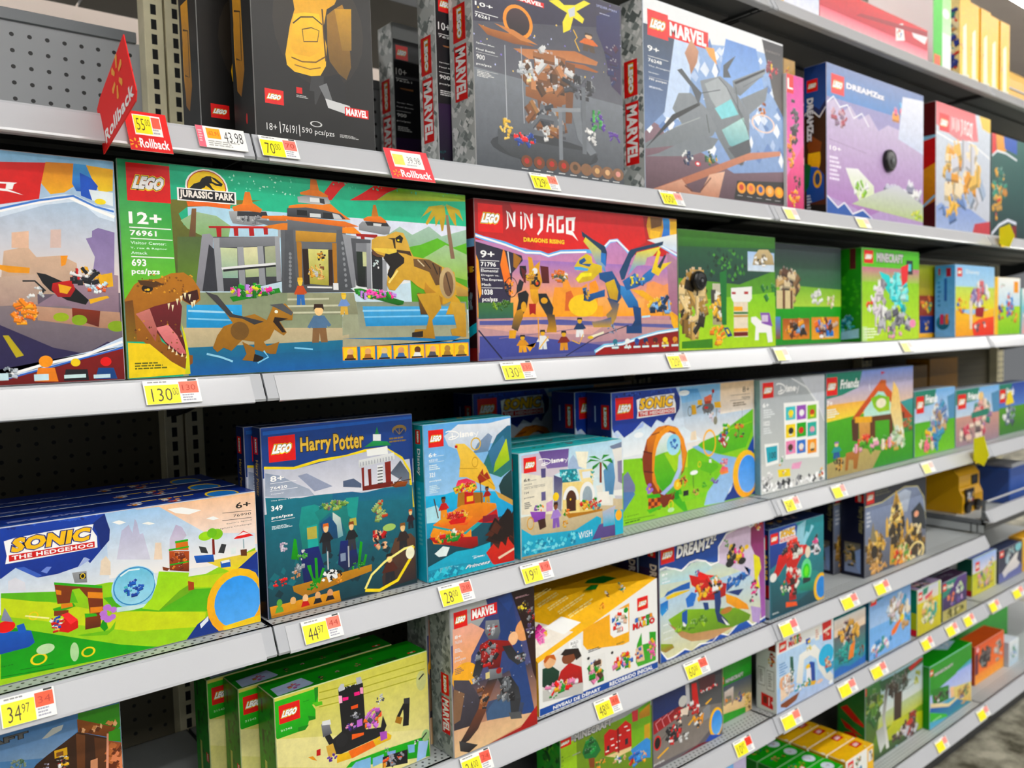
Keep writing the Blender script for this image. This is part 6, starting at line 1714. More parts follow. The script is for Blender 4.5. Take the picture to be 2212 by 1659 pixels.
b=toy_box('toy_box',(0.9188, 1.1179, 1.0178),0.2643,0.06,0.1916,('c8e0e8', '149aa0', '28b0b4'),{
'f':"""r|b8dcf0|e8f0ec|0 0 100 60
r|d8c8a8|a89878|0 60 100 100
p|c8bcd0|e8e4dc|1.9 1.7 45.9 1.1 44.4 21.1 30.9 25.1 29 62.7 0.6 57.4
p|6a5094|8470ac|17.5 -0 45.9 1.3 44.4 19 25 17.8 19.3 5.4
p|e8e4d4|f0e8d4|1.5 17.9 29.8 27 29 62.7 0.6 57.4
p|bcdcf0|e0ecec|45.9 1.1 100.2 2.4 100.8 35.2 73.3 34.8 51.7 22.4
p|a8bcd8||44.4 19 46.7 11.9 49.9 8.1 55.1 16.5 58.1 23.4 45.4 22.3
p|f8f4e0||52.1 5.2 65 7.2 62.5 24.2 55 20.7
p|7a86a0||87.4 5 100.2 2.4 101.2 12.7 88.5 7.4
p|eceae4|c8c8d0|89.7 8.7 100.1 8 100.3 62.4 92.1 60.7 90.1 44.6 92.8 22.6
p|8a84a0||95.2 21.9 100.5 21.6 100 46.4 95.4 43.3
p|6a9cc4|5a88b0|80.1 29.4 90.6 18.9 92.5 38.3 89.9 55.8 81.9 54.2
p|f0f0ec||91.1 51.5 100.5 52.2 100.3 59 91 57.1
p|8a4030||76.4 19.9 78.6 20.3 78.2 41.3 75.9 40.8
p|1f9a3c|167a30|78.1 19.1 67 15.1 62.6 18.8 68.1 17.5
p|1f9a3c|167a30|78.1 18 71.5 12.6 64.9 12.6 72.6 15.5
p|1f9a3c|167a30|78.1 18 80.4 12.8 87.3 13.9 81.5 15.8
p|1f9a3c|167a30|78.1 19.1 88.3 17.4 90.5 23.4 84.8 20.2
p|1f9a3c|167a30|77.5 19 69.1 23.1 67.9 27.3 73.5 23.9
p|1f9a3c|167a30|78.6 19.2 83.6 24.4 84.6 30.2 80.2 23.9
p|1a98a8|148090|36.1 20.7 52.8 22.5 55.8 34.9 38.9 34.5
s|37 24 54.8 33.6|5ac4cc 0f7888 b8e4e8|40|191|2.0
p|f2dc9c|e8cc84|38.9 34 68.8 37.3 70.3 69.5 38.2 64.7
p|f4e4b0||54.9 24 69 25.3 69.9 38.6 57.9 37.5
p|e8eef4||58.1 26.7 66.8 27.1 66.6 33.6 59 33.4
b|68.9 31.9 2.8 5.5|f0f4f4 38a89c 5ab8ac|14|192|1.0
e|f4f4f2||46.8 52.6 8 13.9
e|5a3424|4a2a1c|47 53.7 5.3 10.7
e|f4f4f2||63 51.5 7.7 14.2
e|a8b8c0|8a98a8|63.2 52.7 5 10.9
p|f2dc9c||38.5 50.9 55.3 54.3 55.1 67.3 38.7 64.8
p|4c2a1c||42.2 49.5 51.6 51.4 51.4 64.3 42.4 63.5
e|e8c040||46.3 52 0.8 1.1
p|eceae2||72 43.4 78.7 43 79.6 56 89.8 58 89.7 67 77.1 64.4
p|f4f2ea||72.9 50.2 85.4 51.5 86.3 64 74.9 62.8
b|61.7 61.1 6.6 6.5|e8a020 38a040 d82c24 f0c030|24|193|1.0
b|71.6 62.1 6.1 6.6|a82424 2f8a34 c8a060 d83030 4ab0c0|22|194|1.0
p|b8803c||40.3 65.1 61.6 67.6 78.2 67.9 78.2 70.1 44.4 70.3
b|42.4 63.5 4.2 4.3|f08820 2f9a34|10|195|1.0
p|5a5488||19 16.8 23.5 17 23.3 25.8 19.3 25.7
r|6a6494||18.9 39.4 22.9 47.9
p|4a4a7c|9a98a8|30.9 25.1 39 29.7 37.2 62.3 30.2 54.5
e|f4d010||32.4 46.5 2.9 4.2
p|9a5cc0|8448ac|8.3 56.1 22.5 59.1 21.8 67.4 11 67
o|d8a020|0.2|8.5 67.5 3.3 6.2
p|4a2c24||14.9 65.8 21.9 65.3 22.7 73.9 16.7 75.6
b|16.2 54.6 4.9 4.1|f0a050 8448ac 3a9a40|12|196|1.0
c|figure|32 64.4 9.3 25.3|a888d0|8a64b8|8a5438|3a2018
b|40.6 75.9 2.9 4.8|e8b82c d89820|10|197|1.0
p|c8a0d0||23.2 50.9 29.3 49 29.1 59.5 23 59.3
p|3ab0d0|24a0c4|0.3 70.7 9.7 79.1 50.4 83.6 72.5 74.4 76.9 77.6 75.9 99.7 -0.4 97.7
s|-0.1 85.1 56.6 96.2|1a88ac 6accdc 2aa4c4 8adce8|70|198|3.0
t|53.5 87 67.1 93.6|WISH|ffffff|()|0|0.0|title_lettering
m|8.5 93 33.3 94.8|3|a8e4ec|1|0.55
p|6a5a98|5a4c88|67 97.5 74.5 83.8 83.6 82.5 91.6 87.7 91.4 99
p|c8c0d0|3ab0d0|78.1 71.2 92 67.5 90.4 87.4 78.9 87
p|2ca8c8|48b8d4|90.7 71.7 100.1 73.7 100.2 98.8 91.4 99
e|f8b81c||95.3 78.4 3.5 5.6
B|3.6 4.3 15 18.7
c|castle_script|17.2 7.4 45.1 14.9
t|3.5 23.8 9.2 26.9|6+|2a2a2a|()|0|0.02
r|4a4a4a||3.4 26.4 14.8 26.7
t|3.6 29.2 10.4 30.5|43223|3a3a3a
r|4a4a4a||3.5 32 22.6 32.3
t|3.5 32.9 22.6 34.2|Asha in the City of Rosas|4a4a4a
t|3.6 36.4 7.6 38.6|154|2a2a2a
t|3.5 41.5 12.5 43.2|pcs/pzs|2a2a2a
m|3.5 46.7 10.4 53.4|4|6a6a6a|1|0.55""",
's':"""r|149498|2a9cb0|0 0 100 100
B|20 5 72 17|90
c|castle_script|26 20 64 46|ffffff|artwork|90
m|26 54 60 90|10|60c0cc|1|0.55""",
't':"""r|2aacb4|34b8bc|0 0 100 100
r|6ad4d8||0 70 100 80
b|30 40 7 25|5a4030 3a8a5c|6|201|1.0
b|55 40 9 25|8a3c54 3c6c54|6|202|1.0
b|78 40 7 25|4a4a6c|5|203|1.0""",
},'turquoise-edged box with a small arched market house and palm, 154 pieces','market-house boxes',0,None)
copy_tree(b,(0.9228,1.1804,1.0178),'second market-house box behind the front one, its lid showing','market-house boxes',skip=HID)
copy_tree(b,(0.9148,1.2429,1.0178),'third market-house box, farthest back in the turquoise row','market-house boxes',skip=HID)

b=toy_box('toy_box',(1.2029, 1.1639, 1.0178),0.491,0.072,0.2797,('cfe0f0', '14286c', '1c3478'),{
'f':"""r|b8d4f0|f0f0f0|0 0 100 60
p|e8ccac|f0e4dc|70 0 100 0 100 40 70 24
r|7ac01c|9ad01c|0 60 100 100
p|7ab4e0|f4ece4|43.5 0.4 98.5 -0.8 99 27.8 59.1 48.3 48.6 51.5
p|e4c8a4|f0e8e0|73.2 -0.2 98.5 -0.4 98.7 24.6 72.9 25.7
p|4a90d0|90c0e8|43.5 1.9 56.3 2.6 59.5 11.8 45.2 13
p|d8e8f4|f4f6f8|6 28.3 46.2 32 59.1 44.6 6.3 48.7
p|f0e0c8||51.3 37.3 54.6 36.3 55.2 43.9 50.6 43.8
e|f0f6fa||46.6 5.1 3.8 2.2
e|f4f8fc||16.1 33.4 2.9 2.1
b|69.5 26.7 5.5 5.3|e8dcd8 dcd0dc|10|211|1.0
p|8ac81c|96d01c|6.3 50.1 46 53.9 59.1 47.6 72.8 44 98.7 24.6 101.5 100.5 20.9 101 5.5 99.3
p|4ca818|5ab418|16.9 51.6 26.3 52.8 40.1 67.3 48 101.6 45.4 105.3 33.1 83 24.9 66.7
p|c8dc20||32.3 51.2 47.9 51.4 52.3 65.6 43.3 63.6 37.1 62.3
p|78c01c|8acc1c|48.6 51.5 59.1 47.6 86.7 77.8 72.3 89.9 48.2 79.4
p|8ab4e0|a8c8ec|51.8 49.2 58.4 48.2 68.5 57.7 86.8 65.2 83.9 69.3 91.1 81.9 82.2 95.5 75 99.9 59.9 98.9 62.7 88.3 66.8 83.2 76.7 70.9 65.7 60.9
p|7cc41c|5ab01a|55.8 48.4 59.1 46.1 70.7 42.8 99.1 24.7 98.9 40.6 92.8 56.9 72.6 59.2 59 52
l|a4d83c|0.6|72.8 40.9 98.2 35.7
p|5a80b8||6 69.2 11 71.8 13.1 77.9 5.7 89.7
p|7a80a8||6.1 62.4 8.9 59.6 13.2 70.9 13.2 75.8 5.9 74.6
p|1f48b0|1a3c9c|-0.1 -0.2 41 0.2 43.7 7.7 43.6 14.9 38.8 26.5 35.8 22.5 32.6 27 27.9 23.4 24.2 29.2 18.5 23.4 12.7 30.1 7 33.9 3.3 27.8 1.1 30.1 -0.5 25.8
p|16307c||40.3 3.7 43.7 9.1 43.3 17.1 38.2 26.4 40.1 18.1
p|c8d8f4||0.5 30 4.9 30.8 3.2 33.9 2.7 27.7
p|a8bce8||16.7 25.9 19.6 23.6 19 27.6 13.8 29.6
p|dce4f4||32.7 26.3 35.8 22.5 37.6 23.5 33.9 27.2
s|1.5 1.2 40.3 3.1|3c62cc 14307c|24|212|1.6
B|2.2 4 12.9 20.3
c|hedgehog|15.1 4.5 40.7 20.8
t|90.6 4.9 96.2 9.4|8+|2a2420|()|0|0.0
l|5a4c3c|0.3|80.8 11.2 96.5 11.3
t|89.8 13.2 96.5 15.2|76994|4a3c30|()|0|0.0
l|5a4c3c|0.3|80.8 15.6 96.5 15.8
m|82.9 17.6 96.5 21.3|2|7a6850|1|0.55
e|6a6c70||63.8 19.1 4.4 4.1
r|d82020||61.1 18 63.8 19.8
p|b04a3c||60.8 12 66.2 11.9 66.2 15.7 61.4 15.8
p|d87058||60.8 10.5 66.2 8.1 66.9 13.5 61.5 13.6
l|3a3030|0.8|66.6 11.2 67.6 6
e|b01c24||67.6 6 1 1.7
l|5a5c60|1.3|55.5 18 60.1 15.6
p|e0b020||51.6 15.2 54.8 15.7 55.4 23.1 52.1 23.4
o|1c1c1c|0.15|50.6 20.2 1.5 4
p|e8b81c||56.2 12.1 59.5 11.8 59.4 16.3 56.1 15.8
p|e8b81c||68.2 15.2 73 15 73.7 20.4 68.9 19.8
l|8a8c90|1.0|70.2 20.7 69.4 32.7
e|8a8878||69.1 30.4 1.5 3.4
b|64.1 22.1 4.1 2.2|4a4c50 7a7c80|10|213|1.0
p|a04c1c|8a3c18|18.1 51.2 21.2 37.8 29 29.2 35.1 28.8 40.6 31.1 46.1 42.2 48.2 53.6 45.8 67.1 39.4 77.3 36.8 86.1 30.6 90.9 24.7 80.8 20.1 71.2 18.5 61.7
p|e08c28|b05c1c|21.2 37.8 27.8 29.8 33.8 28.6 31.3 35.3 27 43.1 25.1 52.6 21.6 50.5
p|f0a040|d88428|27.7 34.7 35.1 29.2 41.8 32 46.1 41.5 47.9 53.6 45.2 67 43.9 67.4 44.7 55.1 43.6 43.2 39.9 35.3 36.2 33.3 31.3 39.6 26.9 53 26.1 65.5 29 77.6 28.3 80.3 24.3 70.8 24.2 52.4 25.9 41.4
e|e8f0f4|5ab01c|35.3 59 9.3 24.5
p|78c01c|4ca818|26.3 51.4 32.3 49.8 43.5 49.1 44 63.8 39.4 75.8 31.9 81.2 27.2 72.9 25.6 63.3
p|a8d420||32.3 50.5 43.5 49.1 43.4 60.7 39.5 67.1
p|c8d4f0|a8b8e4|43.5 52.7 44.6 63.9 40 76 31.9 83.4 29.5 81.3 36.9 75.2 41.4 64.7 42.2 54.6
p|8a3c18||18.8 46.4 24.6 48.9 24.1 63.7 19.1 61.2
l|5a2410|0.9|18.8 46.4 24.6 48.9
l|5a2410|0.9|19.1 61.9 25 63.9
l|7a3414|0.8|24.2 34.8 29.5 33.6
e|8acce8|b8e4f4|38.9 44.9 4.7 8.3
b|38.9 44.9 2.8 4.7|1c58b8 3a78d0 68a8e0|12|214|1.0
p|8a3c18|7a3010|28.9 81.2 36.8 86.1 39.3 81.6 39.9 86.9 32.4 92.9 30.6 92.4
r|a84c20||21.4 84.8 29.1 92
p|d87438||21.4 83.2 23.3 83.4 23.3 86.2 21.4 86
p|7a2c18||23.4 83.7 25.3 83.9 25.3 86.7 23.4 86.5
p|d87438||25.5 84.2 27.4 84.4 27.3 87.3 25.4 87
p|7a2c18||27.5 84.7 29.4 85 29.4 87.8 27.4 87.6
p|7a2c18||21.4 86.1 23.3 86.3 23.2 89.2 21.4 88.9
p|d87438||23.4 86.7 25.3 86.9 25.3 89.7 23.4 89.5
p|7a2c18||25.4 87.2 27.3 87.4 27.3 90.3 25.4 90
p|d87438||27.4 87.7 29.4 88 29.3 90.8 27.4 90.6
p|d87438||21.4 89.1 23.2 89.3 23.2 92.1 21.3 91.9
p|7a2c18||23.4 89.6 25.3 89.8 25.2 92.7 23.3 92.4
p|d87438||25.4 90.2 27.3 90.4 27.2 93.2 25.3 93
p|7a2c18||27.4 90.7 29.3 91 29.3 93.8 27.4 93.6
p|4ab01c||20.6 80.5 28.9 81.2 29.5 84.2 21.2 83.1
p|5ab828||20.4 91.7 30 90.8 30.6 92.4 22.2 95
e|a070d0||22.5 73.2 1.3 1.5
e|a070d0||21.3 75.7 1.3 1.5
e|a070d0||23.6 77 1.3 1.6
e|a070d0||22.1 78.4 1.3 1.5
e|e0c020||22.4 76 0.7 1
e|f0c020||41.3 77 2.8 4.4
e|f0e070||41.1 77 1.1 2
b|45.4 75.1 2.9 4.4|d87438 8a3c1c e89848|16|215|1.0
o|f0d020|0.25|36.4 91.8 1.7 3.8
e|c8e8b8||36.4 96.1 2.2 1.8
p|2f9a2c||38.7 83.7 41.8 81.5 42.4 88.3 39.2 88.9
p|8ad01c||41.8 85.2 62.7 88.3 61.3 91.7 44.3 91.7
r|26282c||45 83.3 48.8 87.5
l|2a2c30|0.7|52.2 71.5 52.4 82.7
e|f4f6f6||52.9 70.2 2.8 1.8
b|54 86.1 2.6 3|7a4424 d8a868 4a2c18|14|216|1.0
b|60.1 81.6 2 3|2f9a2c 4ab030|8|217|1.0
o|f8bc10|0.16|64.5 48.2 4.9 11.3
l|34363a|0.7|64.7 60.7 64.9 75.1
r|e8e8ea||64 61.7 65.7 65.8
p|6ab81c||57.6 62.2 70.4 66.5 71.1 69.7 65.5 73.8 57.5 69
o|f0d020|0.25|56.9 64.3 1.3 2.5
b|75.5 47.5 4.6 6.9|d82424 b01c1c f0f0f0 3a6cb0|26|218|1.0
b|77 38.5 3.2 5.4|4ab02c 2a8a24 e0e020|16|219|1.0
b|75.3 66.7 3.2 4.6|e89ab0 d06a88 f0c8a0|12|220|1.0
p|e84a90|f0a020|71.8 73.6 73.9 69.5 78.1 71.2 78.8 76 73.1 76.6
b|67.5 80.3 3.4 3|8a60c0 6a48a8|10|221|1.0
b|87.1 38.6 4.4 3.9|e8a01c d8741c 2a2c30|18|222|1.0
b|87 45.7 5.9 2.3|c82420 4ab02c 2c2c2c|14|223|1.0
l|5a5c50|0.4|90.1 23.4 90 36
p|2050b0|173c90|75 99.1 82.3 85.4 99.3 47.8 100.7 99.5
p|e8eef8||77.9 94.4 79.4 90.1 82.3 86.1 80.1 91.9
e|f8c81c|f8b010|92.6 79.9 10.6 20.6
e|4a94ec|7ab0f0|94.1 80.2 7.9 16.3
t|6.2 92.7 15.2 94|2 pcs/pzs|1c4a14|()|0|0.0
l|1c5a14|0.3|6.1 96 25.7 97.1
m|6.7 97.5 20.9 99|1|1c5a14|1|0.55""",
's':"""r|14307c|10256a|0 0 100 100
B|60 9 92 27|90
t|58 32 92 78|SONIC|f0c020|()|0|0.05|artwork|90
m|40 34 50 74|10|c8c8e0|1|0.55
r|a8b0d0||32 10 38 22
p|5a9ad0||0 88 40 84 100 92 100 100 0 100""",
},'wide hedgehog-series box with a tall brown loop and gold ring, centre of third shelf','brown-loop track boxes',0,None)
copy_tree(b,(1.1749,1.2419,1.0178),'second brown-loop track box standing behind the front one, spine offset to the left','brown-loop track boxes',skip=())
copy_tree(b,(1.0279,1.3989,1.0178),'third brown-loop track box far back in deep shadow above the turquoise lids','brown-loop track boxes',skip=())

b=toy_box('toy_box',(1.6959, 1.1489, 1.0178),0.2883,0.06,0.2786,('b4b8bc', '8cb0b4', 'b8bcc0'),{
'f':"""r|a8aeb4|d0d4d0|0 0 100 100
p|c8ccd4||60 0 100 0 100 40
l|dfe2e4|2.0|46 0 70 10 88 26 100 44
p|c8cccc|d8dad6|0 74 100 66 100 100 0 100
B|3 2.4 19 16
c|castle_script|23 4 58 15
t|3 20 12 24|6+|ffffff
m|4 26 22 34|4|e4e8ea|1|0.55
t|4 36 13 40|1022|ffffff
m|4 42 17 48|3|e4e8ea|1|0.55
p|f6f6f4||34 22 90 24 90 77 36 73
r|58c0c8||37 26 52 38
e|f4e04a||45 32 4 3
r|e8c020||42 35 48 36
r|9a58b8||54 26 69 39
e|f4f4f4||62 33 4 3
r|b080d0||59 36 64 37
r|8ac020||71 27 86 40
e|c84a2c||79 34 4 3
r|f0d020||76 36 82 38
r|f4d800||37 42 52 54
e|22242a||45 48 4 3
r|e8e8e8||42 51 47 52
r|38a838||54 42 69 55
e|d8242c||61 49 4 3
r|38a838||58 52 64 53
r|38b0a0||71 43 86 56
e|e8a0b0||79 50 4 3
r|6a9ac0||76 52 82 54
r|e890b8||37 57 52 69
e|5a3a30||44 63 4 3
r|38b0c0||42 66 47 67
r|3a78d0||54 58 68 70
e|f0e8e0||61 64 4 3
r|d8742c||58 67 64 68
r|f0a01c||71 59 86 72
e|f0d8b0||79 66 4 4
r|3a3434||76 68 82 70
p|f4f4f2||5 56 26 57 26 75 7 76
p|38a8bc||7 59 24 59 24 72 9 73
t|12 64 22 70|100|22242c
p|f4dc10||24 81 43 82 44 89 26 88
b|33 85 5 1.9|e84a20 3a8ac0 f8f8f0|5|231|1.0
p|e8a8c8||47 78 62 78 58 84 45 83
b|30 74 4 6|e8b060 2f9a50 f4f4f4|8|232|1.0
s|-1 92 99 98|3a3c40 f4f4f4 8a8c90 ffffff d8d8d6|110|233|4.0
b|12 86 11 7|f4f4f4 d8d8d8 6a6a6c|12|234|1.0
b|92 92 5 6|e8b060 2a8a8a f4f4f4 d04030|8|235|1.0""",
's':"""r|90b4b4|7aa0a4|0 0 100 100
r|a81c24||10 4 60 16""",
},'silver grey box with a white frame of nine coloured picture tiles, 1022-piece set',None,0,None)

b=toy_box('toy_box',(1.9862, 1.1459, 1.0178),0.4838,0.07,0.28,('8aa0d0', '1c7a6a', '8a90b0'),{
'f':"""r|7a94d8|e8c8a8|0 0 100 40
r|f0b868|f4dc6c|0 30 70 46
p|5cae28|3c9420|0 46 100 38 100 100 0 100
p|b8a870|a8986a|0 86 40 78 60 84 50 100 0 100
p|148470||0 0 38 0 34 16 16 22 0 24
p|4a9aa0|3c8a3c|60 40 100 34 100 70 80 70
B|-0.1 4 11 21
t|14 7 35 16|Friends|ffffff|()|0.05|0.04|title_lettering
t|0.2 26 6 31|7+|ffffff
m|0.4 34 14 43|4|e4f0f0|1|0.55
p|d86a24|b84c18|27 46 60 11 101 55 89 55 60 22 32 48
p|a8dcd4|c8e8dc|40 40 60 19 77 45 75 51 40 48
p|78b81c|a8cc30|48 29 57 26 70 30 70 44 57 44 51 38
e|f0e8d0||60 35 6 5
p|c8682c||60 11 66 12 66 24 57 23
p|5a3424||26 47 34 47 34 70 27 68
p|d8a468|c08848|34 48 47 49 47 72 35 70
p|6a3c24||47 47 89 48 89 55 49 52
p|6a3c24||47 50 53 51 53 70 47 70
p|6a3c24||70 52 74 53 75 72 70 71
p|e8b020||30 45 49 47 49 53 30 51
b|42 70 12 5|e85a24 f0c020 6a3c24 d82c2c|22|241|1.0
p|f0c878|e8dcb0|75 14 81 23 85 46 89 76 79 74 71 44
b|81 75 10 13|f4f4ee d8e0d0 a8c8a0 c8b060|24|242|1.0
p|c82c4c||60 2.6 65 4 60 6
b|68 79 9 6|e8861c e8c020 c84a1c|16|243|1.0
p|b87c4c|a06838|20 79 32 78 35 73 34 85 32 97 28 96 28 87 23 86 22 96 19 96
b|12 88 6 7|3a2c28 5a4438 d8a040|16|244|1.0
c|figure|10 74 10 16|2a9a98|2a5ca0|e8c8a0|8a70b8
b|51 77 26 6|5cae28 f0e8d0 3c9420 e8a8c0|20|245|1.0
l|f0f0f0|0.8|46 14 47 21
b|93 62 6 10|d8682c 3c9a3c a85c3c|10|246|1.0""",
},'tall-roofed stable box with a horse cart on green grass, teal logo corner',None,0,None)

b=toy_box('toy_box',(2.4789, 1.1459, 1.0178),0.2771,0.06,0.201,('8ab0d8', '1c7a6a', 'a0a8b0'),{
'f':"""r|7ab0e4|c8d8e8|0 0 100 48
r|5cae28|7ac030|0 48 100 100
p|148470||0 0 52 0 46 22 0 26
B|4 8 22 34
t|25 7 56 21|Friends|ffffff|()|0.05|0.04|title_lettering
b|58 48 22 30|8a8ab0 e8e8e8 b09070 4a9ac0 c8a880 6a8ac0|46|250|1.0
b|40 78 34 16|5cae28 f0c020 3c8ac0 e8e0c0 e87890|30|251|1.0
p|5a90b8||80 14 100 10 100 50 84 50""",
},'small teal-cornered box with grey towers on grass, right of the stable box',None,0,None)

b=toy_box('toy_box',(2.7627, 1.1459, 1.0178),0.3479,0.06,0.1865,('8ab0d8', '1c7a6a', 'a0a8b0'),{
'f':"""r|7ab0e4|c8d8e8|0 0 100 48
r|c8988c|9a8490|0 48 100 100
p|148470||0 0 52 0 46 22 0 26
B|4 8 22 34
t|25 7 56 21|Friends|ffffff|()|0.05|0.04|title_lettering
b|58 48 22 30|d88a90 e8b0a8 c84a50 f0d8c8 9a7aa8 3a8a7c|46|260|1.0
b|40 78 34 16|e8c8b8 c84a60 6a5a60 f0e0d0|30|261|1.0
p|5a90b8||80 14 100 10 100 50 84 50
p|148470||34 44 74 40 74 52 34 54
e|e8c890||56 16 6 8""",
},'small teal-cornered box with a pink street cafe, just above the yellow flag tag',None,0,None)

b=toy_box('toy_box',(3.137, 1.1589, 1.0178),0.283,0.06,0.182,('2a50a0', '1c7a6a', '5a6a90'),{
'f':"""r|2c4aa8|5a80c8|0 0 100 46
r|5a9a38|3c7a30|0 46 100 100
p|148470||0 0 44 0 30 26 0 28
B|4 10 22 36
t|24 8 50 24|Friends|ffffff|()|0.05|0.04|title_lettering
p|f0d818||28 20 40 14 50 40 22 42
b|36 66 22 20|e8e8e8 6a7a90 4a5a70 8a9aa8|24|262|1.0""",
},'navy box with a yellow tent picture at the right frame edge, third shelf',None,0,None)

b=toy_box('toy_box',(0.0051, 1.1339, 0.7198),0.2483,0.09,0.2488,('3c6a9c', '2a5c1c', '3a7a28'),{
'f':"""r|4a80b8|8aa8c8|0 0 100 100
p|3c78b8|88a4c4|5.3 -12.1 79.6 4 79.6 12.5 64.8 21.1 4.3 6
p|c8ccc8||63.8 11 68.8 7.1 73.7 6.8 72.7 9.3 66.2 11.3
p|4a9a18|3c8a14|80.5 3.3 100.6 3.9 100 16.4 94 22.1 94.3 16.4 80.3 7.1
p|9a5c34|7a4424|79.9 6 97.8 16.1 94.1 20.2 80 12.7
s|79.7 12.2 97.8 14.6|c88a5c 6a3a20 e0b088|26|271|1.6
p|4a2c1c|2a1a14|80 12.7 94.1 20.7 92.7 47.9 52.4 32.7 60.8 22.9 65.7 20
p|7a4c30|5a3420|79.1 13.3 83.2 15.6 81.7 43.8 78.4 42.5
p|6a4028|4a2c1c|87.3 18 93.2 20.9 91.8 47.6 87.6 46
p|a05c3c|8a4a2c|94 22.1 100.9 25 100 50.7 92.7 47.9
s|93.3 25.1 100.7 47.9|d88a68 6a3420 b8704a|60|272|2.4
p|4a9a18||94.2 17.4 99.9 17.3 99.8 24.6 94 22.1
p|e0a088||93.3 18 94.2 18.3 92.7 47.9 91.4 47.4
t|7.4 4.9 57.9 7.9|MINECRAFT|6a6a6a|[(0.05,'1c1c1c')]|0|0.05|title_lettering
r|e8b81c||68.9 18.9 74.7 22.9
r|8a5a34||69.7 20.2 72.9 22.3
b|72.2 27 3.2 4.2|f0c020 f0f0f0 a82c1c 3a2c24|20|273|1.0
b|53.1 20.1 3.8 2.7|5a7a5c 8a9a80|12|274|1.0
b|64.6 25.6 2.4 1.8|c8c0d8 8a8898|8|275|1.0
p|c89070||85 29.6 88.4 29.4 88 38.4 84.6 37.2
b|96.2 47.3 3.5 2.9|c88a5c 6a3420|6|276|1.0""",
},'pixel-world cave box at the lower left corner, blue sky, brown dirt and grey block letters',None,0,None)

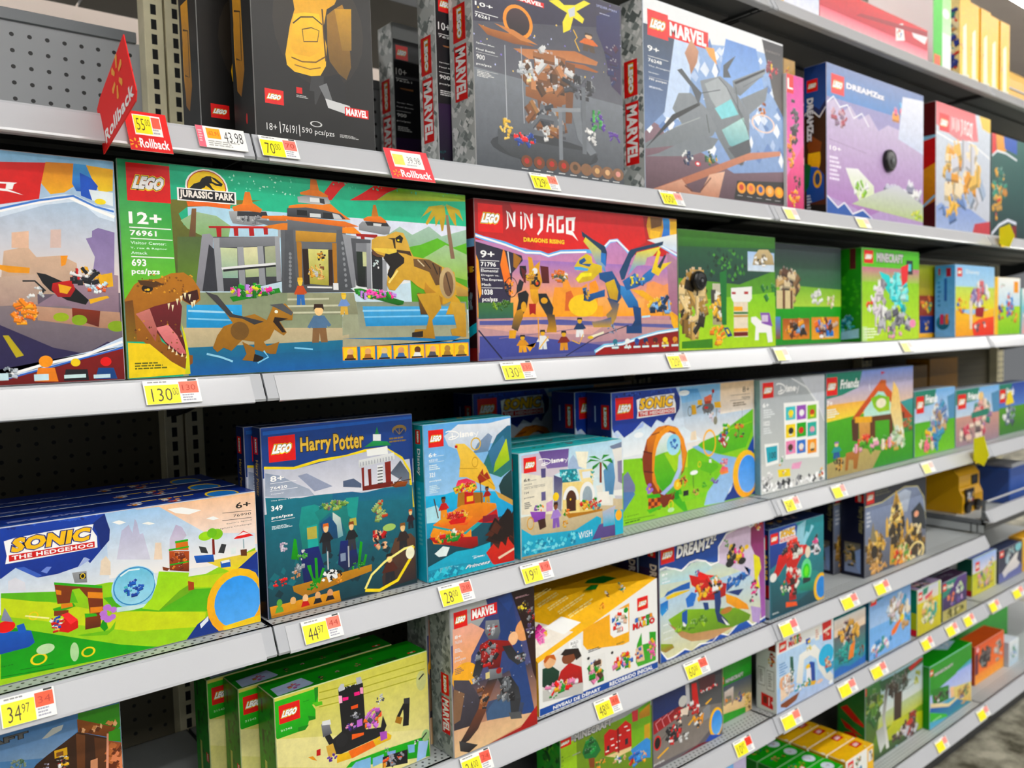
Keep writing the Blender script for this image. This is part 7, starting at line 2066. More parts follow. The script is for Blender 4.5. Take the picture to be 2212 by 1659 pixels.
b=toy_box('toy_box',(0.4586, 1.1339, 0.7198),0.2661,0.062,0.1811,('e0d890', '2f8a1c', '2a8a1c'),{
'f':"""r|d4d070|ece4a8|0 0 100 100
p|4ab820|3ca818|-1.3 2.5 26 2 25.6 14.7 21.9 14.8 23.9 20 23.7 27.6 19.7 27.4 19 30.5 17.1 33.8 0.6 34.1 -2.8 32.4
p|2f8a14||19.2 22.9 23.7 25.9 23.7 28 19.7 27.8
p|2f8a14||13 30.1 19.6 30.8 17.1 34.3 12.9 33.9
p|2f8a14||23.6 1 26 1.2 25.8 8.8 23.8 13.9
r|2f9a18||16.6 9.6 20.2 10.3
p|6ac030||22 13.1 28.1 14.6 28.3 17.7 24 17.4
l|a8a838|0.9|26.5 6.5 41.6 7.9 61.4 7.6 98.2 8.6
l|a8a838|0.9|26.3 12.9 41.4 14.4 61.2 14.2 98.1 15.6
l|a8a838|0.9|26.1 18.8 41.2 20.5 61 20.5 97.9 22.1
p|ece4a8||-0.6 33.5 0.6 34.1 99.5 73.9 100.1 79.9 87.5 79.3 66.3 76 37.6 77.7 -1.3 57
p|3cb01c|2f9a18|44.8 76.6 66.3 76.9 99.4 79.5 100.1 111 41.4 80.1
p|88b8e0||48 78.3 58 79 57.7 88.8 44.6 81.8
p|88b8e0||59.3 80.6 66.9 80.9 66.7 88.1 59.1 88.6
p|88a8e0||69 80.1 75.3 81.5 74.4 88.4 70.2 87.2
p|88b8e0||83.8 81.2 88.9 82.8 88.7 90.3 84.4 89
p|a8c8f0||91.9 81.5 99.2 84.2 96.6 99.1 89.9 100.3
p|1c1c20||66.1 83.2 83.7 84.9 83.4 97.8 65.8 93.1
b|72.9 88.6 8.4 5.5|1c1c20 2c2c30 e8a02c 9a9ca8 e86428|26|281|1.0
b|69 78.3 2.1 2.7|e8e8e8 b0b0b0|6|282|1.0
b|89.7 81.3 2.2 3.7|e8e8e8 2c2c30|7|283|1.0
p|18181c|26262a|38.4 8.3 54.6 10.1 55.4 52.5 65.5 55.5 67.2 45.4 69.6 55.7 66.7 63.4 38.6 66.3 34.2 64 29 46.6 28.6 39.4 31.6 43.5 33.9 50.7 39.8 46.6
p|c8cad0||38.4 8.3 40.4 4.8 42.3 5.6 42.4 11 38.9 11.2
p|b8bac0||50.1 3.7 53.4 4.2 54.3 9.9 50.6 10.1
s|42.2 8.9 50.6 10.4|d0d2d8 18181c|14|284|1.2
p|f8c0d8||38.5 14.5 40.7 15.5 40.8 21.7 38.6 21.5
p|f01c88||41 17.3 44.8 18.2 44.7 20.8 41.2 20.5
p|f01c88||48.5 16.3 52.1 16.5 52.3 19.7 48.7 19.5
p|f8a8cc||52.5 13.6 54.5 14 54.6 19.9 52.7 19
p|e86428||46.2 27.6 50.8 27.5 50.7 30.6 46.4 30.4
p|f07028||46.1 52.4 54 54.5 53.9 56.7 46 57.2
b|49.2 37 3.9 3.5|5a5c68 8a8c98 c8cad0|12|285|1.0
p|f0c83c|e8b82c|36 65.8 43.1 66.8 59.8 64.5 69.5 62 72.8 66.5 72.1 69.7 59.6 70.8 45.5 73.4 35.8 72.8
p|f07c14||43.4 66.1 59.8 64.5 61.6 70.9 45.5 73.8
p|b05cc0||64.7 59.7 69.5 60.7 69.7 67.6 65.2 68.1
p|d8b060||29.4 54.6 33.8 54.2 35.5 63.8 30.9 66.7
b|32.8 66.8 3.1 4.3|5a2c9a 7a4cb8 e0c030|12|286|1.0
b|45.7 45.9 3.9 4.4|5a2cb0 c080d8 f0a0c8 3a2c6a|16|287|1.0
b|60.3 44.9 6.1 9.8|c868c8 e8602c f08040 d080d8 5a5c68|34|288|1.0
r|c070d0||49.7 41.6 53.3 47.8
p|8a8c94|5a5c64|26.9 34.3 31.9 34.9 33.5 45.3 27.8 46
p|e8eaec||27.6 32 32.6 32.7 33.1 37.2 27.5 35.4
e|2c2c30||39.6 54.4 3.8 6.1
b|65.5 30.1 3.1 4.5|e8eaec c0c2c8 5a5c64|12|289|1.0
p|3a3c40||82.2 36.7 86.5 37.7 86.3 43.2 82 41.3
p|1c1c20||81.3 41 86.3 43.2 85.1 63.1 80.8 62 81.7 52.3
p|1c1c20||81.3 41.9 82.7 43.4 78.9 52.8 76.8 50.9
p|a87838||76.8 50.9 81 53.8 79.4 59.5 75.3 55.7
b|64.5 66 1.4 1.8|c070d0|2|290|1.0
p|c82430||23.5 55 26 55 25.8 60.5 23.3 60.1
p|e8a02c||18.2 58.3 21.2 59 23.5 64.1 21.1 62.4
e|c8cc90||95.2 25.6 3.7 9.3
l|1c1c1c|1.4|93.4 23.9 97.2 19.9
e|a8c890||97.2 78.5 3 5.6
l|1c1c1c|1.4|94.1 80.7 98 76
l|f4f4f4|1.2|85.4 103.6 97.6 103.9
B|2.1 7.1 14.5 22.6
t|2.8 27.5 9.4 29.1|21242|e8f4e0|()|0|0.0""",
's':"""r|2c8a1a|348e18|0 0 100 100
s|0 0 100 100|247a14 3a9a20 2a6a18|50|291|4.0
r|c8cc78||30 60 44 96
r|1c3c14||20 8 30 20
p|1c4a14||20 34 34 34 34 44 20 44
B|74 66 94 74|90""",
't':"""r|2f9a1a|249016|0 0 100 100
p|b8c8e4||2.9 46.2 22.8 34.4 25.3 84.5 22.8 90.4 2.5 97
b|14.3 68.3 4.7 13.6|8a3c20 d8a040 c060a8|14|292|1.0
b|32.3 72.2 2.6 16.6|20301c 2c2c30 d88a6c|10|293|1.0
b|43.6 58.6 2 10.3|e8a0b8 6a3c3c|7|294|1.0
b|56.3 57.5 2.2 10.5|d84a78 7a3c3c|7|295|1.0
b|66.7 45.4 1.8 8.3|9a3c4c|5|296|1.0
t|64.2 77.8 79.7 98.4|MINECRAFT|2a3c24|()|0|0.05|artwork|180
B|88.6 79.2 94.1 87.6|180""",
},'green-edged sandy box with a black brick tower and pink slits, front of the green stack','black-tower pixel-world boxes',0,None)
copy_tree(b,(0.4306,1.1999,0.7198),'second green black-tower box directly behind the front one, lower left','black-tower pixel-world boxes',skip=())
copy_tree(b,(0.4066,1.2659,0.7198),'third green black-tower box at the back of the stack, lower left','black-tower pixel-world boxes',skip=())

b=toy_box('toy_box',(0.7485, 1.0999, 0.7198),0.1841,0.062,0.2592,('4a4a6c', 'b8bcb8', 'c4c8c4'),{
'f':"""r|2a3c78|5a5c88|0 0 100 60
r|4a4658|d8a080|0 55 100 100
p|b4b8b8|989c9c|0 0 40 0 44 10 30 20 0 26
p|e8b0a0|f8b068|2.1 15.3 23.1 14.7 38.1 21.8 22 36.6 18.7 52.2 1.2 54.4
p|27407c|34508c|54.7 3.6 70.8 2.4 99.9 100.7 83.1 93.7 65.7 52.7 55.9 32.5
e|f8b85c||13.9 48.2 15 8.7
e|e8a878||86.1 30.3 11.2 7.7
e|3a4c84||57.8 48.1 16.1 7.6
e|f8c8a0||72.1 33.9 6 4.6
p|54505c|38343c|1.6 48.6 18.7 52.2 30.7 66.6 27.4 80.9 -0.6 89.1
p|8a6a54||1.2 54.4 13.3 59.9 7.5 76.3 0 77.5
p|4a5878|343c54|35.6 70.7 54 71.7 83.7 81.3 77.4 95.5 39.8 91.3
e|4a6488||53.6 80.8 16.1 9.1
p|d8b090|e8c8a0|-0.2 81.8 40.2 83.8 100.3 91.3 100.2 94.4 60.8 97.8 36.6 102.7 2.5 100.9 0.1 100.2
p|2c4a8c||54.7 3.6 69.5 2.1 73.2 9.6 67.5 14.8
p|2a1014|3a1018|70.9 1.6 101.5 1.7 100.7 69.2 95.9 61.9 86.1 30.3
p|c01420|a81018|78.7 97.4 100.5 86.6 99.9 101.5 39.3 102.1
s|6.8 27.6 96.1 69.9|f4e0c8 f8c890 8a94b8|34|301|0.7
b|85.4 13.9 6.7 4.6|c8a828 3a2c1c f0e060|16|302|1.0
b|95 20.9 5.6 6.2|a8242c 8a8c90 3a2c2c|14|303|1.0
b|93.1 31.5 5.6 6.2|5a4a78 8a8c90 e8e8e8|12|304|1.0
m|76.2 6.2 98.4 7.5|2|c8a0a8|1|0.55
p|a01420|6c0c18|32.5 31.2 42.9 29.4 66.6 34.5 71.8 40 58.2 40.5 55.1 50.6 41.9 49.4 37.1 42.5 29.4 41
p|8a8e94|5a5e64|39.7 16.1 55.3 18 56.8 26.6 53.4 30.8 42.9 29.4 38.5 24.1
r|a81c24||42.8 21.5 53.7 22.6
p|2a2a30|44464c|28.3 38.5 38.6 38.3 35.5 46.7 28.7 54.3 22.6 50
p|2a2a30|3c3e44|58.4 36.8 69.1 38 77 45.7 85.4 45.7 86.5 52.2 76.7 53.3 66 46.6
b|81 48.8 6.7 3.7|8a8e94 b8bcc0 c8242c 3a3c40|14|305|1.0
b|27.5 54 6.6 3.8|9a9ea4 c8ccd0 5a5c60|12|306|1.0
p|8c9096|5a5c60|41.9 49.4 57.7 51.8 57.3 60.2 41.5 56.9
r|e0d098||37.8 51.1 42.5 55.4
e|a81420||53.6 52.6 3.2 2.1
p|34343a|a86440|40.2 56.6 52 57.6 43.7 66.4 35.3 76.7 27.7 74.9 30.7 66.6
p|26262c|44464c|52 57.6 68.1 59.3 77.3 69 79.7 77.3 70 76.7 57 64.7
p|3a3c42||66 74.3 79.7 77.3 76.5 85.9 66.9 84.5
p|7a4a38|2c2c30|27.8 73.5 38 75.7 27.1 86.8 16.7 91.8 9.1 92.9 6.7 90.8 17.1 83
p|5a5c60||64.2 83.9 79.3 86.5 80.4 91.5 66.7 89.1
p|4a4a4e|2c2424|5.5 89.8 26.6 97.2 16.2 100.6 6.4 96.7
b|41.1 38.8 13 8.9|a01420 c8242c 2a2a30 8a8e94|26|307|1.0
b|65 67.9 13.6 9.1|2a2a30 6a6e74 9a9ea4|18|308|1.0
b|34.5 67.4 7.7 8.9|34343a 8a5a40 c88a60|16|309|1.0
b|45.8 23.1 6.8 5.1|9a9ea4 b01c24 c8ccd0|10|310|1.0
B|3.6 4.9 18.8 15.6
c|marvel|23 5.7 53.5 13.4
t|4.2 20 11.5 22.2|8+|f0f0f0|()|0|0.02
t|4 23.7 12.1 25.5|76256|e8e8f0
m|3.8 28.8 11.8 31.6|3|e8e8f0|1|0.55
t|3.5 34.1 9.1 35.2|289|e8e8f0
t|3.4 35.6 15.6 37.6|pcs/pzs|e8e8f0
m|3.1 41.7 14.1 46|4|8a6a70|1|0.55""",
's':"""r|b4b8b4|a0a49f|0 0 100 100
s|0 0 100 100|8a908c c8ccc8 767c78|170|311|3.0
B|50 46 88 60|90
c|marvel|50 62 88 86|90""",
},'tall comic-series box with a dark red and black jointed robot, 289 pieces','robot action-figure boxes',0,None)
copy_tree(b,(0.7445,1.1659,0.7198),'second robot box standing directly behind the front one, grey side only','robot action-figure boxes',skip=())

b=toy_box('toy_box',(0.9519, 1.1179, 0.7198),0.3281,0.15,0.1901,('f4f4f2', 'e8b41c', 'f0bc18'),{
'f':"""r|1c54a8||0 93 100 100
p|f8b414|f8bc1c|34.9 28.5 74.5 16.8 73.9 58.6 67.9 59.5 37.8 50.9 34.6 44.4
p|fbfbfa||57.3 19.4 73.4 20.7 73.6 47.6 60.3 48.5 57.5 44.1
b|65.4 34.5 6.6 10.9|3a8a4c 3a70c8 e8c8b0 e84a2c f0f0f0|24|321|1.0
e|2f9a3c||71.4 23.4 2 2.9
B|81.7 15 91.5 29.2
c|rainbow_title|77.4 35.8 97.5 48
p|3aa038|5ab04a|80.8 65.4 85.1 53.8 98.6 58.5 98.1 90.6 81.5 90 79.5 84.2
p|f4f4f2||85.1 53.8 92.3 54.5 92.5 68.2 85.5 67.5
p|e8c8a8||79.5 69.6 85.9 67.7 87.7 85.7 80.5 84.7
b|94.1 76.3 4.2 12.3|f0c020 e868a8 f08ac0|16|322|1.0
b|82.7 76 4.1 8.5|c84a2c 4a70c0 f0d0a8|10|323|1.0
p|ffffff||23.2 35.8 33 37.9 33.3 50.6 23.6 48.4
t|24.8 37.7 30.7 40.4|BUILD|1c1c1c|()|0|0.0
t|25.8 41.3 29.6 44|AND|1c1c1c|()|0|0.0
t|25 44.1 30.3 46.8|PLAY|1c1c1c|()|0|0.0
p|f0ece8|dcd8d4|2.8 45.3 13.3 43.6 16.7 41.9 33.2 52.9 33.5 89.8 2.4 87
p|1c4a38|123c2c|2.7 54 9.7 54.1 15.5 62.5 14.4 73.2 5.9 75.6 2.3 71.5
e|e8b890||8.4 49.1 4.7 6.6
p|c86a30||3.5 46.7 5.7 42.3 11.6 43.5 13.2 50.2 8.2 45.2 4.7 49.5
p|c81c24|a01018|16.4 63 23.4 57.4 33 66.5 33.9 85.4 17.7 81.7 14.1 70.8
e|8a5038||23.5 51.8 6 6.7
p|2c1c18||16.6 46.3 20.2 42.3 30.7 46 33.2 55.2 28.7 57.6 27 50 20.1 49
p|c8c8c4||2.6 76 34 83.1 33.8 94.5 2.4 87
b|16.1 78.5 15.7 5.8|38a048 e8382c f0c030 f0f0f0 e890b8|30|324|1.0
b|9.1 85 4.4 2.7|2f9a3c 1f8a2c|6|325|1.0
p|f0f0ee||37.6 59.6 52.5 60.7 54.3 91 39 90.3
b|45.6 77.3 8.4 13.9|2f9a3c 3a70c8 f0d8c0 e8b020 5a3c2c e890b8|30|326|1.0
p|f4f4f2||58.2 62.2 75.8 64.3 76.4 92.4 58.7 89.7
b|67.6 78.5 8.9 10.7|2f9a3c e8c020 e84a3c 3a70c8 e890b8|28|327|1.0
m|38.7 52 52.5 55.4|2|3a3a3a|1|0.55
m|62.5 56 71.9 57.6|2|3a3a3a|1|0.55
e|1c1c1c||38.7 60.5 1.1 1.6
e|1c1c1c||58.7 63.8 1.1 1.6
t|10 94.4 48 98.8|NIVEAU DE DÉPART|ffffff|()|0|0.04|title_lettering
t|56 94.4 95 98.8|RECORRIDO INICIAL|ffffff|()|0|0.04|title_lettering""",
},'white and yellow starter-course box with a slanted yellow upper corner and blue bottom band',None,0,lambda m,W,D,H,cf,cs,ct: corner_cut(m,W,D,H,cf,cs))

b=toy_box('toy_box',(1.299, 1.1279, 0.7198),0.3809,0.056,0.2563,('a8c8e8', '143a80', '1a4a94'),{
'f':"""r|a8c4e4|d8e0c8|0 0 100 45
r|b8d4ec|e0dcb0|0 45 100 100
p|1448a0|1858b0|-1.9 1.6 103.8 2.5 103.6 20.6 55.2 31.3 48.6 29.4 40.4 26.2 32.5 23.1 24.6 25.3 18.4 26.5 12.4 23.2 2.1 21.6 -2.3 21.7
p|d8c0d8|d0d8e8|51.9 30.4 52.9 18.2 60.6 6.2 71 4.1 78.1 1.9 87 6.6 98.1 7.7 99.1 95.7 88.3 55.7 70.6 42.2
p|8a2450|a868b8|85.2 6.1 99 4.6 101 98 95.3 97.6 93.9 57.5 90.4 36.7 85 23.9
l|ffffff|1.6|-0.1 21.2 5 20.7 12.4 24.4 18.4 27.7 26.2 22.8 32.5 22.4 40.4 25.8 45.3 30.7 52.7 29.8 52.9 16.6 60.6 7 71 4.9 72.7 3 79.8 2.4 85.2 6.9 88.8 5.4
p|c8d8c8|b8dce8|0.6 22.6 12.4 24.7 19.9 29.2 27.7 23.3 40.4 26.2 46.9 33.5 32.3 38.3 0.4 34.1
p|1c68c8|1450a8|-3.4 89.6 5.3 99 9.8 99.4 14.3 98.2 20.5 96.2 26.6 103.2 39.5 97.5 52.8 94.8 59.5 99 77.1 89.4 87.9 99.9 100.1 96 100 104.3 -0.6 102.5
l|ffffff|1.5|-2.6 89.9 5.3 98.7 9.8 98.8 13.6 98.2 20.8 96 26.6 102.9 33.9 96.9 46 100.1 53.1 94.6 61.2 99.6 70 93.3 77.5 89.2 86.1 99.2 100.1 96
p|b8a0d0||84.4 80.6 95.5 86.1 93.5 100.3 86.1 95.9
p|e8e060||87.7 32.7 94.1 37.8 95.8 48.2 92 56.9 94.7 67.6 89.2 64.2 88.4 50.9
p|8ab82c|6a9420|6.6 65.5 21 61.7 70.2 77.3 84.4 88.7 82.5 93 54.5 93.9 26.8 91.1 22.2 87.8 16.1 80.9 10.2 72.8
p|a87850|c8a078|6.5 68.5 16.1 78 26.9 85 54.5 90.7 66.5 93.6 46.1 97 26.8 91.8 17.6 84.5
e|b87c48||59.8 76.1 5.8 2.8
p|8ab82c|a87850|-0.3 83.5 9.9 87.5 11.4 91.1 3.9 92.6 -0.4 89.3
b|27 77.5 19.2 3.6|7aa828 a0c83c 5a8a20|24|331|1.0
p|d8201c|b01414|25.3 33.1 32.3 36.7 43.5 43.3 60.1 51.7 59.1 62.4 49.8 63.2 35.2 59 32.1 47.3 27.5 42.8
p|e8342c||32.4 31.4 41.9 38.2 50.1 41.5 43.5 43.3 33.8 40.3
p|3aa8a0|b0e0d8|41.8 42.8 50.1 40.7 56.7 49 53.3 52.6 43.4 47.9
p|2a64b8|1c4c98|60.1 51.7 75.8 47 82.9 50.8 82.1 44.1 77.6 41.1 84.8 46.5 83.8 51.1 66.9 55.4 60 59.5
b|70.4 51.8 10.6 6.4|2a64b8 3a80d0 1c3c80 d8e0e8|20|332|1.0
p|f0b020|e89814|59.1 60.8 70.3 67.7 80.8 77.7 82.6 83.2 70.2 78.1 59.9 69
p|1c3c80||60 59.5 66.9 60.2 77.4 62 72 66.7
p|2a64b8||26 39.3 18.2 39.8 6.2 41.8 3.2 45.3 12.1 43.8 25.9 45.3
p|e8c820||4.6 45.7 12.1 44.5 25.1 45.8 25.8 46.8 12 48.2 6.1 48.4
p|2a70c8|48a0e0|0.2 50.1 6.8 48.7 6.7 56.7 1.5 60.8 0.1 57.3
p|3a78d0||21.9 53 27.4 48.8 32.1 51.9 28.8 61.4 23.3 61
p|2a5cb0||18.6 63.9 23.3 62.5 23.1 74.5 20.8 75.9 18.5 71.4
p|1c4488|143468|48.2 55.7 54.1 56 54.8 67.2 53 76 61.4 86.9 59.6 89.5 51.2 83.2 48.9 73
p|1c4488||37.5 61.4 42.4 63 43.1 69.4 39.1 68.8
p|f0f0f0||19.3 71.6 22.3 75.8 21.5 77 19.2 75.4
p|f0f0f0||54.6 79.8 63 90.7 59.6 89.5
b|43.4 51 14.9 7.7|d8201c e8342c f0b020 1c1c20 f0f0f0|40|333|1.0
e|e8c820||39.4 55.1 1.9 2.4
b|32.3 33 2.5 3.6|1c1c20 2a64b8|8|334|1.0
b|69 27.4 9.7 9.5|26282c 3a3c40 e85098 e8c020|30|335|1.0
e|26282c||63.7 34.6 4.1 3.5
e|26282c||75.9 35.8 3.9 3.2
e|f0c820||80.7 24.3 2.2 2.2
b|88.2 65.5 4 9.8|26282c e83c90|14|336|1.0
b|86.3 74.7 4.4 2.9|e83c90 2c2c30|10|337|1.0
b|92.5 7.9 4.8 4.9|d82030 f0c020 f8f0e0|14|338|1.0
b|59.6 15.4 3.4 4.7|6a9a5c 8ab07a|8|339|1.0
s|0.3 50.6 95.6 63.7|ffffff|16|340|0.5
B|1.1 3.8 12.6 17.6
c|dream_title|14.2 4.4 50.4 16
t|1.7 25.3 7.1 27.6|8+|ffffff|()|0|0.02
t|2 29.1 6.3 31.1|71458|eef4fa
m|1.9 32.4 12.2 34.6|1|eef4fa|1|0.55
t|2.1 68.5 6.5 69.8|494|ffffff|()|0|0.02
t|2.4 74.5 11.6 76.1|pcs/pzs|ffffff
m|2.6 80.5 11.5 82|3|eef4fa|1|0.55""",
's':"""r|142c60|143a80|0 0 100 22
r|3a2c5c|6a4a80|0 22 100 100
B|46 2 84 12|90
t|54 18 90 56|DREAMZzz|f0f0f4|[(0.05,'20304c')]|0|0.05|artwork|90
b|40 70 40 16|c8a040 8a4a70 4a70a8|16|341|1.0""",
},'blue cloud-edged box with a red and blue crocodile car on a grassy island, fourth shelf','crocodile-car boxes',0,None)
copy_tree(b,(1.299,1.1879,0.7198),'second crocodile-car box behind the front one, only its dark blue lid visible','crocodile-car boxes',skip=HID)

b=toy_box('toy_box',(1.6881, 1.1219, 0.7198),0.242,0.07,0.2197,('1c8090', '123a80', '16408c'),{
'f':"""r|1c94a0|0f5a6c|0 0 100 100
p|1c50b0|143c8c|0 0 46 0 60 14 50 26 30 34 0 44
p|98c8d8||50 4 66 0 60 26 44 30
p|12707c|0e4a58|-3 44 47 92 101 78 101 114 4 98
e|148a88||64 72 30 12
p|9ad0e0||57 28 66 13 72 16 76 7 81 10 67 24 64 29
p|d82420|b01818|32 23 67 29 72 37 57 40 48 50 41 62 47 88 34 87 35 61 29 44 26 27
p|d82420|b81c1c|16 31 32 32 29 42 16 53 7 58 1 55 10 45
e|e8e8e4||6 54 6 5
e|e8dcc8||69 38 5 7
b|41 30 19 12|d82420 e8483c e8e8e0 3a2c2c|34|351|1.0
b|41 66 13 22|d82420 b81c1c e8e8e0 3a2c2c|34|352|1.0
p|e86418||28 87 47 91 49 96 28 93
b|25 70 6 9|e86418 3aa048 e8e0d0|12|353|1.0
e|7ad8a0||66 59 10 14
e|3ac82c||66 60 7 9
e|7ae050||66 60 4 6
p|26343c||59 66 74 69 72 78 60 76
p|1c9a84|147464|47 74 101 72 101 80 80 86 54 80
b|84 33 10 14|e8e8f0 d85088 2a2c34|20|354|1.0
e|f0c020||94 85 14 17
e|3a88d8||95 85 10 13
m|4 94 19 96|2|e8f0f0|1|0.55
B|1.5 5 15 17
c|hedgehog|17 3 46 18""",
's':"""r|122c6c|0c2050|0 0 100 100
B|58 6 92 22|90
t|58 28 94 56|SONIC|f0c020|()|0|0.05|artwork|90
r|a81c24||60 62 100 76
r|c8ccd0||40 78 100 98""",
't':"""r|142a60||0 0 100 100
b|30 50 14 20|a86a54 8a8c90 c8a040|10|355|1.0
b|60 50 14 20|8a8c90 c8a8b0|10|356|1.0
s|0 60 30 100|a8c0e0|14|357|6.0""",
},'teal box with a red block-built robot and green crystal, hedgehog series, right of crocodile-car box',None,0,None)

b=toy_box('toy_box',(2.1612, 1.1339, 0.7198),0.3692,0.07,0.2385,('3a4660', '101c3c', '1a2c50'),{
'f':"""r|222c44|4a4c54|0 0 100 100
p|8a98b8|5a5c64|0.3 15 26 15 46 10 63 6 85 9 98 32 100 58 99 100 0.3 99
p|c8d4e8|a0a8b8|46 13 63 8 74 13 67 37 46 35
p|2c3440||74 39 89 30 98 45 100 68 76 59
l|d8d0a0|1.4|0.3 16 26 16 48 9 63 5 85 9 96 25 100 55
p|d8b060|c89c50|46 13 49 6 52 15 61 36 61 100 38 96 42 31
p|3a2c20||46 38 50 33 54 41 54 50 46 51
p|3a2c20||45 63 50 55 56 66 54 77 45 78
b|50 46 11 33|e0bc70 c89c50 f0d890 8a6a3c 3a3028|60|361|1.0
b|16 71 16 20|e0bc70 c89c50 8a6a3c 4a3c2c|50|362|1.0
b|78 79 20 24|e0bc70 d0a458 8a6a3c 4a3c2c f0e0b0|60|363|1.0
e|2c2420||14 73 5 8
b|59 90 17 13|d84a3c 6aa04a e8d0a0 5a4a3c e8a020|34|364|1.0
o|f0dca0|0.2|83 92 14 13
e|e8a88c||83 44 4 4
b|18 94 16 8|e0b070 c89860|20|365|1.0
p|d8b060||32 41 34 35 36 42 36 61 32 60
p|d8b060||65 50 67 44 69 51 69 64 65 62
p|8a8064||10 45 12 36 14 46 18 62 8 59
B|2.3 -1.7 14 14
m|16 0.9 46 8|2|6a6a60|1|0.55
m|2.2 23 10 43|4|d0d4dc|1|0.55""",
's':"""r|101c3c|0c1630|0 0 100 100
B|62 2 98 11|90
t|70 16 98 48|Harry Potter|8a845c|()|0|0.03|artwork|90
r|6a6450|8a98b8|14 60 84 96
b|40 76 28 14|c8a870 4a4c3c 8a7a50 2c2c2c|30|366|1.0
p|8aa0c8||60 70 84 66 84 96 66 90""",
},'dark navy box with a golden many-towered castle, front one, on the fourth shelf','golden-castle boxes',0,None)
copy_tree(b,(2.1312,1.2089,0.7198),'second golden-castle box behind the first, its navy side sticking out to the left','golden-castle boxes',skip=())

b=toy_box('toy_box',(1.0152, 1.1339, 0.4919),0.2609,0.07,0.192,('6a9a3c', '3a9a20', '3a9a20'),{
'f':"""r|b4b8bc|a8acb0|0 0 100 24
r|7a9a3c|6a8a30|0 24 100 100
r|a0c838|90b828|0 24 16 100
p|6aa82c|8ab838|62.4 25 98.9 18.5 97.7 82.9 74.4 67.5 76.1 55.9
p|c8444c||76.7 21.6 84 22 83.7 34.4 77.2 33.6
p|c8943c|b0803c|85.3 26.7 98.1 21 97.8 34.9 85.2 33.6
p|c8a048||90.9 43.2 97.7 43.3 97.4 60.1 90.7 58.5
p|4a90d8||74.5 63.4 93.6 58.4 98.1 63.3 97.7 82.9 78.6 73.7
p|1c8a44|14703a|24.5 33.1 31.1 28.3 37.6 36.6 41.4 47.7 35.9 53.1 32 52.5 24.2 48.7 21.7 41
p|8a4c30||28 50.6 34.6 52.5 34.4 63.5 29.1 60.9
p|d81c20|b81418|58.1 33.9 69.4 28.1 75.7 35 76 60 60.3 60.8 56.3 56.1 45.3 56.3 45.1 33.4 51.3 29.5
p|e8d0a0||46.6 56.9 75.3 59.6 75.2 63.8 58.9 64.2
r|2c2c34||48.1 46.8 50.9 52.2
r|2c2c34||68.3 48.4 71.8 54.9
p|f4f4f0||52.1 40.7 55.7 41 55.7 42.3 52.1 42
p|f4f4f0||60.5 40.4 64.1 40.7 64.1 42.1 60.4 41.8
p|f4f4f0||58.9 46.5 62.6 46.8 62.6 48.2 58.9 47.9
p|f4f4f0||70.4 39.5 74.1 39.8 74.1 41.1 70.3 40.8
p|f4f4f0||52.7 47.7 56.3 48 56.3 49.3 52.7 49
p|f4f4f0||67.6 34.1 71.3 34.4 71.3 35.7 67.6 35.5
p|f4f4f0||57.4 52.6 61.1 53 61 54.3 57.4 54
p|f4f4f0||46.5 51.5 50 51.8 50 53.1 46.4 52.8
p|8a1014||59.5 33.2 61.6 32.8 61.8 60.1 59.8 59.9
b|30.9 38.8 7.9 9.2|1c8a44 2aa050 146030|22|371|1.0
b|61.6 66.9 8.4 4.1|c8a070 e8c890 4aa038 f0f0f0 3a70c0|26|372|1.0
b|81.5 76.5 11.7 8.3|2a70d0 d82420 f0b020 4a98e0|34|373|1.0
b|41.1 62.3 6.7 5.3|e8a020 6a5c30 4a8a28|16|374|1.0
B|-2.4 18.9 10.6 26.9
c|blockcraft|14 18.5 54 26.2
t|-1.7 35.1 2.6 37.5|8+|1c3c10|()|0|0.02
r|1c3c10||-1.8 38.5 9.5 38.7
t|-1.6 39.5 2.7 41.4|21179|1c3c10
m|-1.4 44.9 3.8 45.8|2|1c3c10|1|0.55
m|11.6 38.7 24.3 41|1|aab0a0|1|0.55""",
's':"""r|3fae1c|2f8a18|0 0 100 100
s|30 20 100 100|14380c 6ac040 1c5c14 2f7a20 48a028|90|375|5.0""",
},'pixel-world box with a red mushroom house and a green tree, under the fourth shelf edge',None,0,None)

